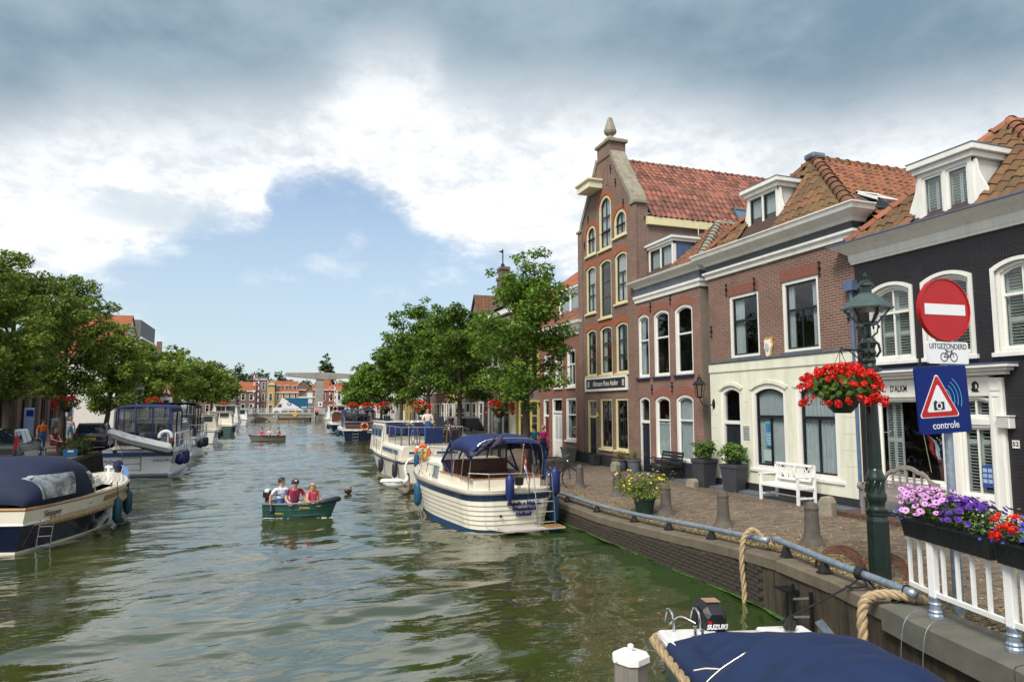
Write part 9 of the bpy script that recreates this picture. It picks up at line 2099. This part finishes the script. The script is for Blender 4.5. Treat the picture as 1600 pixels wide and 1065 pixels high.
# ------------------------------------------------------------------ birds
m_feather = plain('white_feathers',(.75,.75,.72),.8,var=.06,bump=.006); m_cyg = plain('grey_brown_down',(.17,.14,.11),.9,var=.3,bump=.006); m_bill = plain('orange_bill',(.55,.16,.03),.5); m_duck = plain('brown_feathers',(.12,.075,.04),.8,var=.5,scale=18)
def bird(label,name,loc,rz,s,fm,neck,bill=m_bill,headm=None,group=None,cat=None):
 """swims towards -Y"""
 t = thing(name,label,cat or name,loc,rz,group); b = B(); rows = []
 for y,w,z0,z1 in ((-.38,.02,.08,.14),(-.32,.13,.0,.20),(-.12,.20,-.08,.27),(.12,.21,-.08,.28),(.32,.14,-.02,.24),(.48,.06,.10,.22),(.58,.01,.2,.23)): rows.append([(w * cos(a) * s,y * s,((z0 + z1) / 2 + (z1 - z0) / 2 * sin(a)) * s) for a in [2 * pi * k / 12 for k in range(12)]])
 b.loft(rows); P = smoothpath([(x * 0,y * s,z * s) for x,y,z in neck],4); n = len(P); b.tube(P,[s * (.085 - .045 * min(1,i / n * 1.6)) for i in range(n)],10); h = P[-1]; obj('body',b,fm,t,smooth=True)
 b = B(); b.ball(h + Vector((0,-.03 * s,.0)),(.052 * s,.085 * s,.055 * s),10,7); obj('head',b,headm or fm,t,smooth=True)
 b = B(); b.loft([[(x * w * s,(h.y - y * s),h.z + z * s) for x,z in ((-1,-.03),(1,-.03),(.6,.015),(-.6,.015))] for y,w in ((.09,.028),(.15,.024),(.20,.016))]); obj('bill',b,bill,t)
 for e in (-1,1): b = B(); b.ball(h + Vector((e * .045 * s,-.06 * s,.015 * s)),.010 * s,6,4); obj('eye',b,m_black,t)
 for e in (-1,1):
  b = B(); b.loft([[(e * w * s,y * s,z * s),(e * (w + .03) * s,y * s,(z - .07) * s),(e * (w - .02) * s,y * s,(z - .13) * s)] for y,w,z in ((-.18,.17,.2),(.05,.205,.25),(.3,.15,.26),(.52,.05,.27))]); obj('wing',b,fm,t,smooth=True)
 return t
swan_neck = [(0,-.30,.12),(0,-.42,.26),(0,-.36,.48),(0,-.34,.70),(0,-.42,.86),(0,-.50,.90)]; low = [(0,-.30,.12),(0,-.40,.22),(0,-.40,.36),(0,-.44,.46),(0,-.5,.48)]; dn = [(0,-.28,.14),(0,-.34,.22),(0,-.36,.30)]
bird('white swan swimming before the bow of the clinker boat','swan',(4.95,28.0,.0),radians(95),1.15,m_feather,swan_neck)
bird('grey cygnet nearest the viewer, facing the white swan','cygnet',(4.85,25.6,.0),radians(20),.75,m_cyg,low,m_black,group='grey cygnets beside the swan')
bird('grey cygnet with stretched neck close to the clinker boat','cygnet',(5.25,26.4,.0),radians(-30),.75,m_cyg,swan_neck,m_black,group='grey cygnets beside the swan')
bird('grey cygnet farthest back beside the cruiser stern','cygnet',(5.5,27.2,.0),radians(60),.7,m_cyg,low,m_black,group='grey cygnets beside the swan')
bird('brown duck alone in mid canal to the right of the green dinghy','duck',(2.9,26.5,.0),radians(150),.55,m_duck,dn,plain('yellow_bill',(.45,.33,.05),.5),m_black)
b = B()
for k in range(80):
 a = R.uniform(0,1); p = Md @ Vector((R.choice((-1,1)) * (.62 * (1 - a * .8) + abs(R.gauss(0,.05))) ,2.35 - 2.3 * (1 - a) ** 1.2 + R.gauss(0,.06),.012)); s_ = R.uniform(.01,.06); b.ball((p.x,p.y,R.uniform(-.01,.008)),(s_ * 1.6,s_ * .6,s_ * .25),6,3)
tag(obj('foam',b,plain('white_foam',(.55,.58,.54),.6)),kind='stuff')
# ------------------------------------------------------------------ skin modifiers become plain body meshes, coloured by the bone each face belongs to
bpy.context.view_layer.update(); DG = bpy.context.evaluated_depsgraph_get()
for o,J,cloth in PEOPLE:
 me = bpy.data.meshes.new_from_object(o.evaluated_get(DG)); o.modifiers.clear(); o.data = me; me.materials.clear()
 mats = [m_skin] + [m for m in dict.fromkeys(cloth.values()) if m is not m_skin]
 shoe = m_black; mats.append(shoe)
 for m in mats: me.materials.append(m)
 BB = [(a,c,Vector(J[a]),Vector(J[c])) for a,c in BONES]
 for f in me.polygons:
  c0 = f.center; best = None
  for a,c,p,q in BB:
   d = q - p; tt = max(0,min(1,(c0 - p).dot(d) / max(1e-9,d.length_squared))); dd = (c0 - (p + d * tt)).length - (RAD.get(a) or RAD[a[:2]]) * .5
   if best is None or dd < best[0]: best = (dd,a,c,tt)
  _,a,c,tt = best; k = a if a in cloth or a in ('neck','chin','brow','chest','waist','pelvis') else a[:2]
  if a == 'chest' and c == 'neck' and tt > .72: m = m_skin
  elif k == 'sh' and tt > .62: m = m_skin
  elif k == 'hp' and 'kn' not in cloth and tt > .85: m = m_skin
  elif a[:2] == 'an': m = shoe
  else: m = cloth.get(k,m_skin)
  if k in ('neck','chin','brow','el','wr'): m = m_skin
  f.material_index = mats.index(m); f.use_smooth = True
# ------------------------------------------------------------------ lettering becomes plain mesh
bpy.context.view_layer.update(); DG = bpy.context.evaluated_depsgraph_get()
for o in [o for o in SC.objects if o.type == 'FONT']:
 me = bpy.data.meshes.new_from_object(o.evaluated_get(DG)); nm = o.name; pa = o.parent; mb = o.matrix_basis.copy(); o.name = 'old'
 n = bpy.data.objects.new('lettering',me); COL.objects.link(n); n.parent = pa; n.matrix_basis = mb; bpy.data.objects.remove(o)
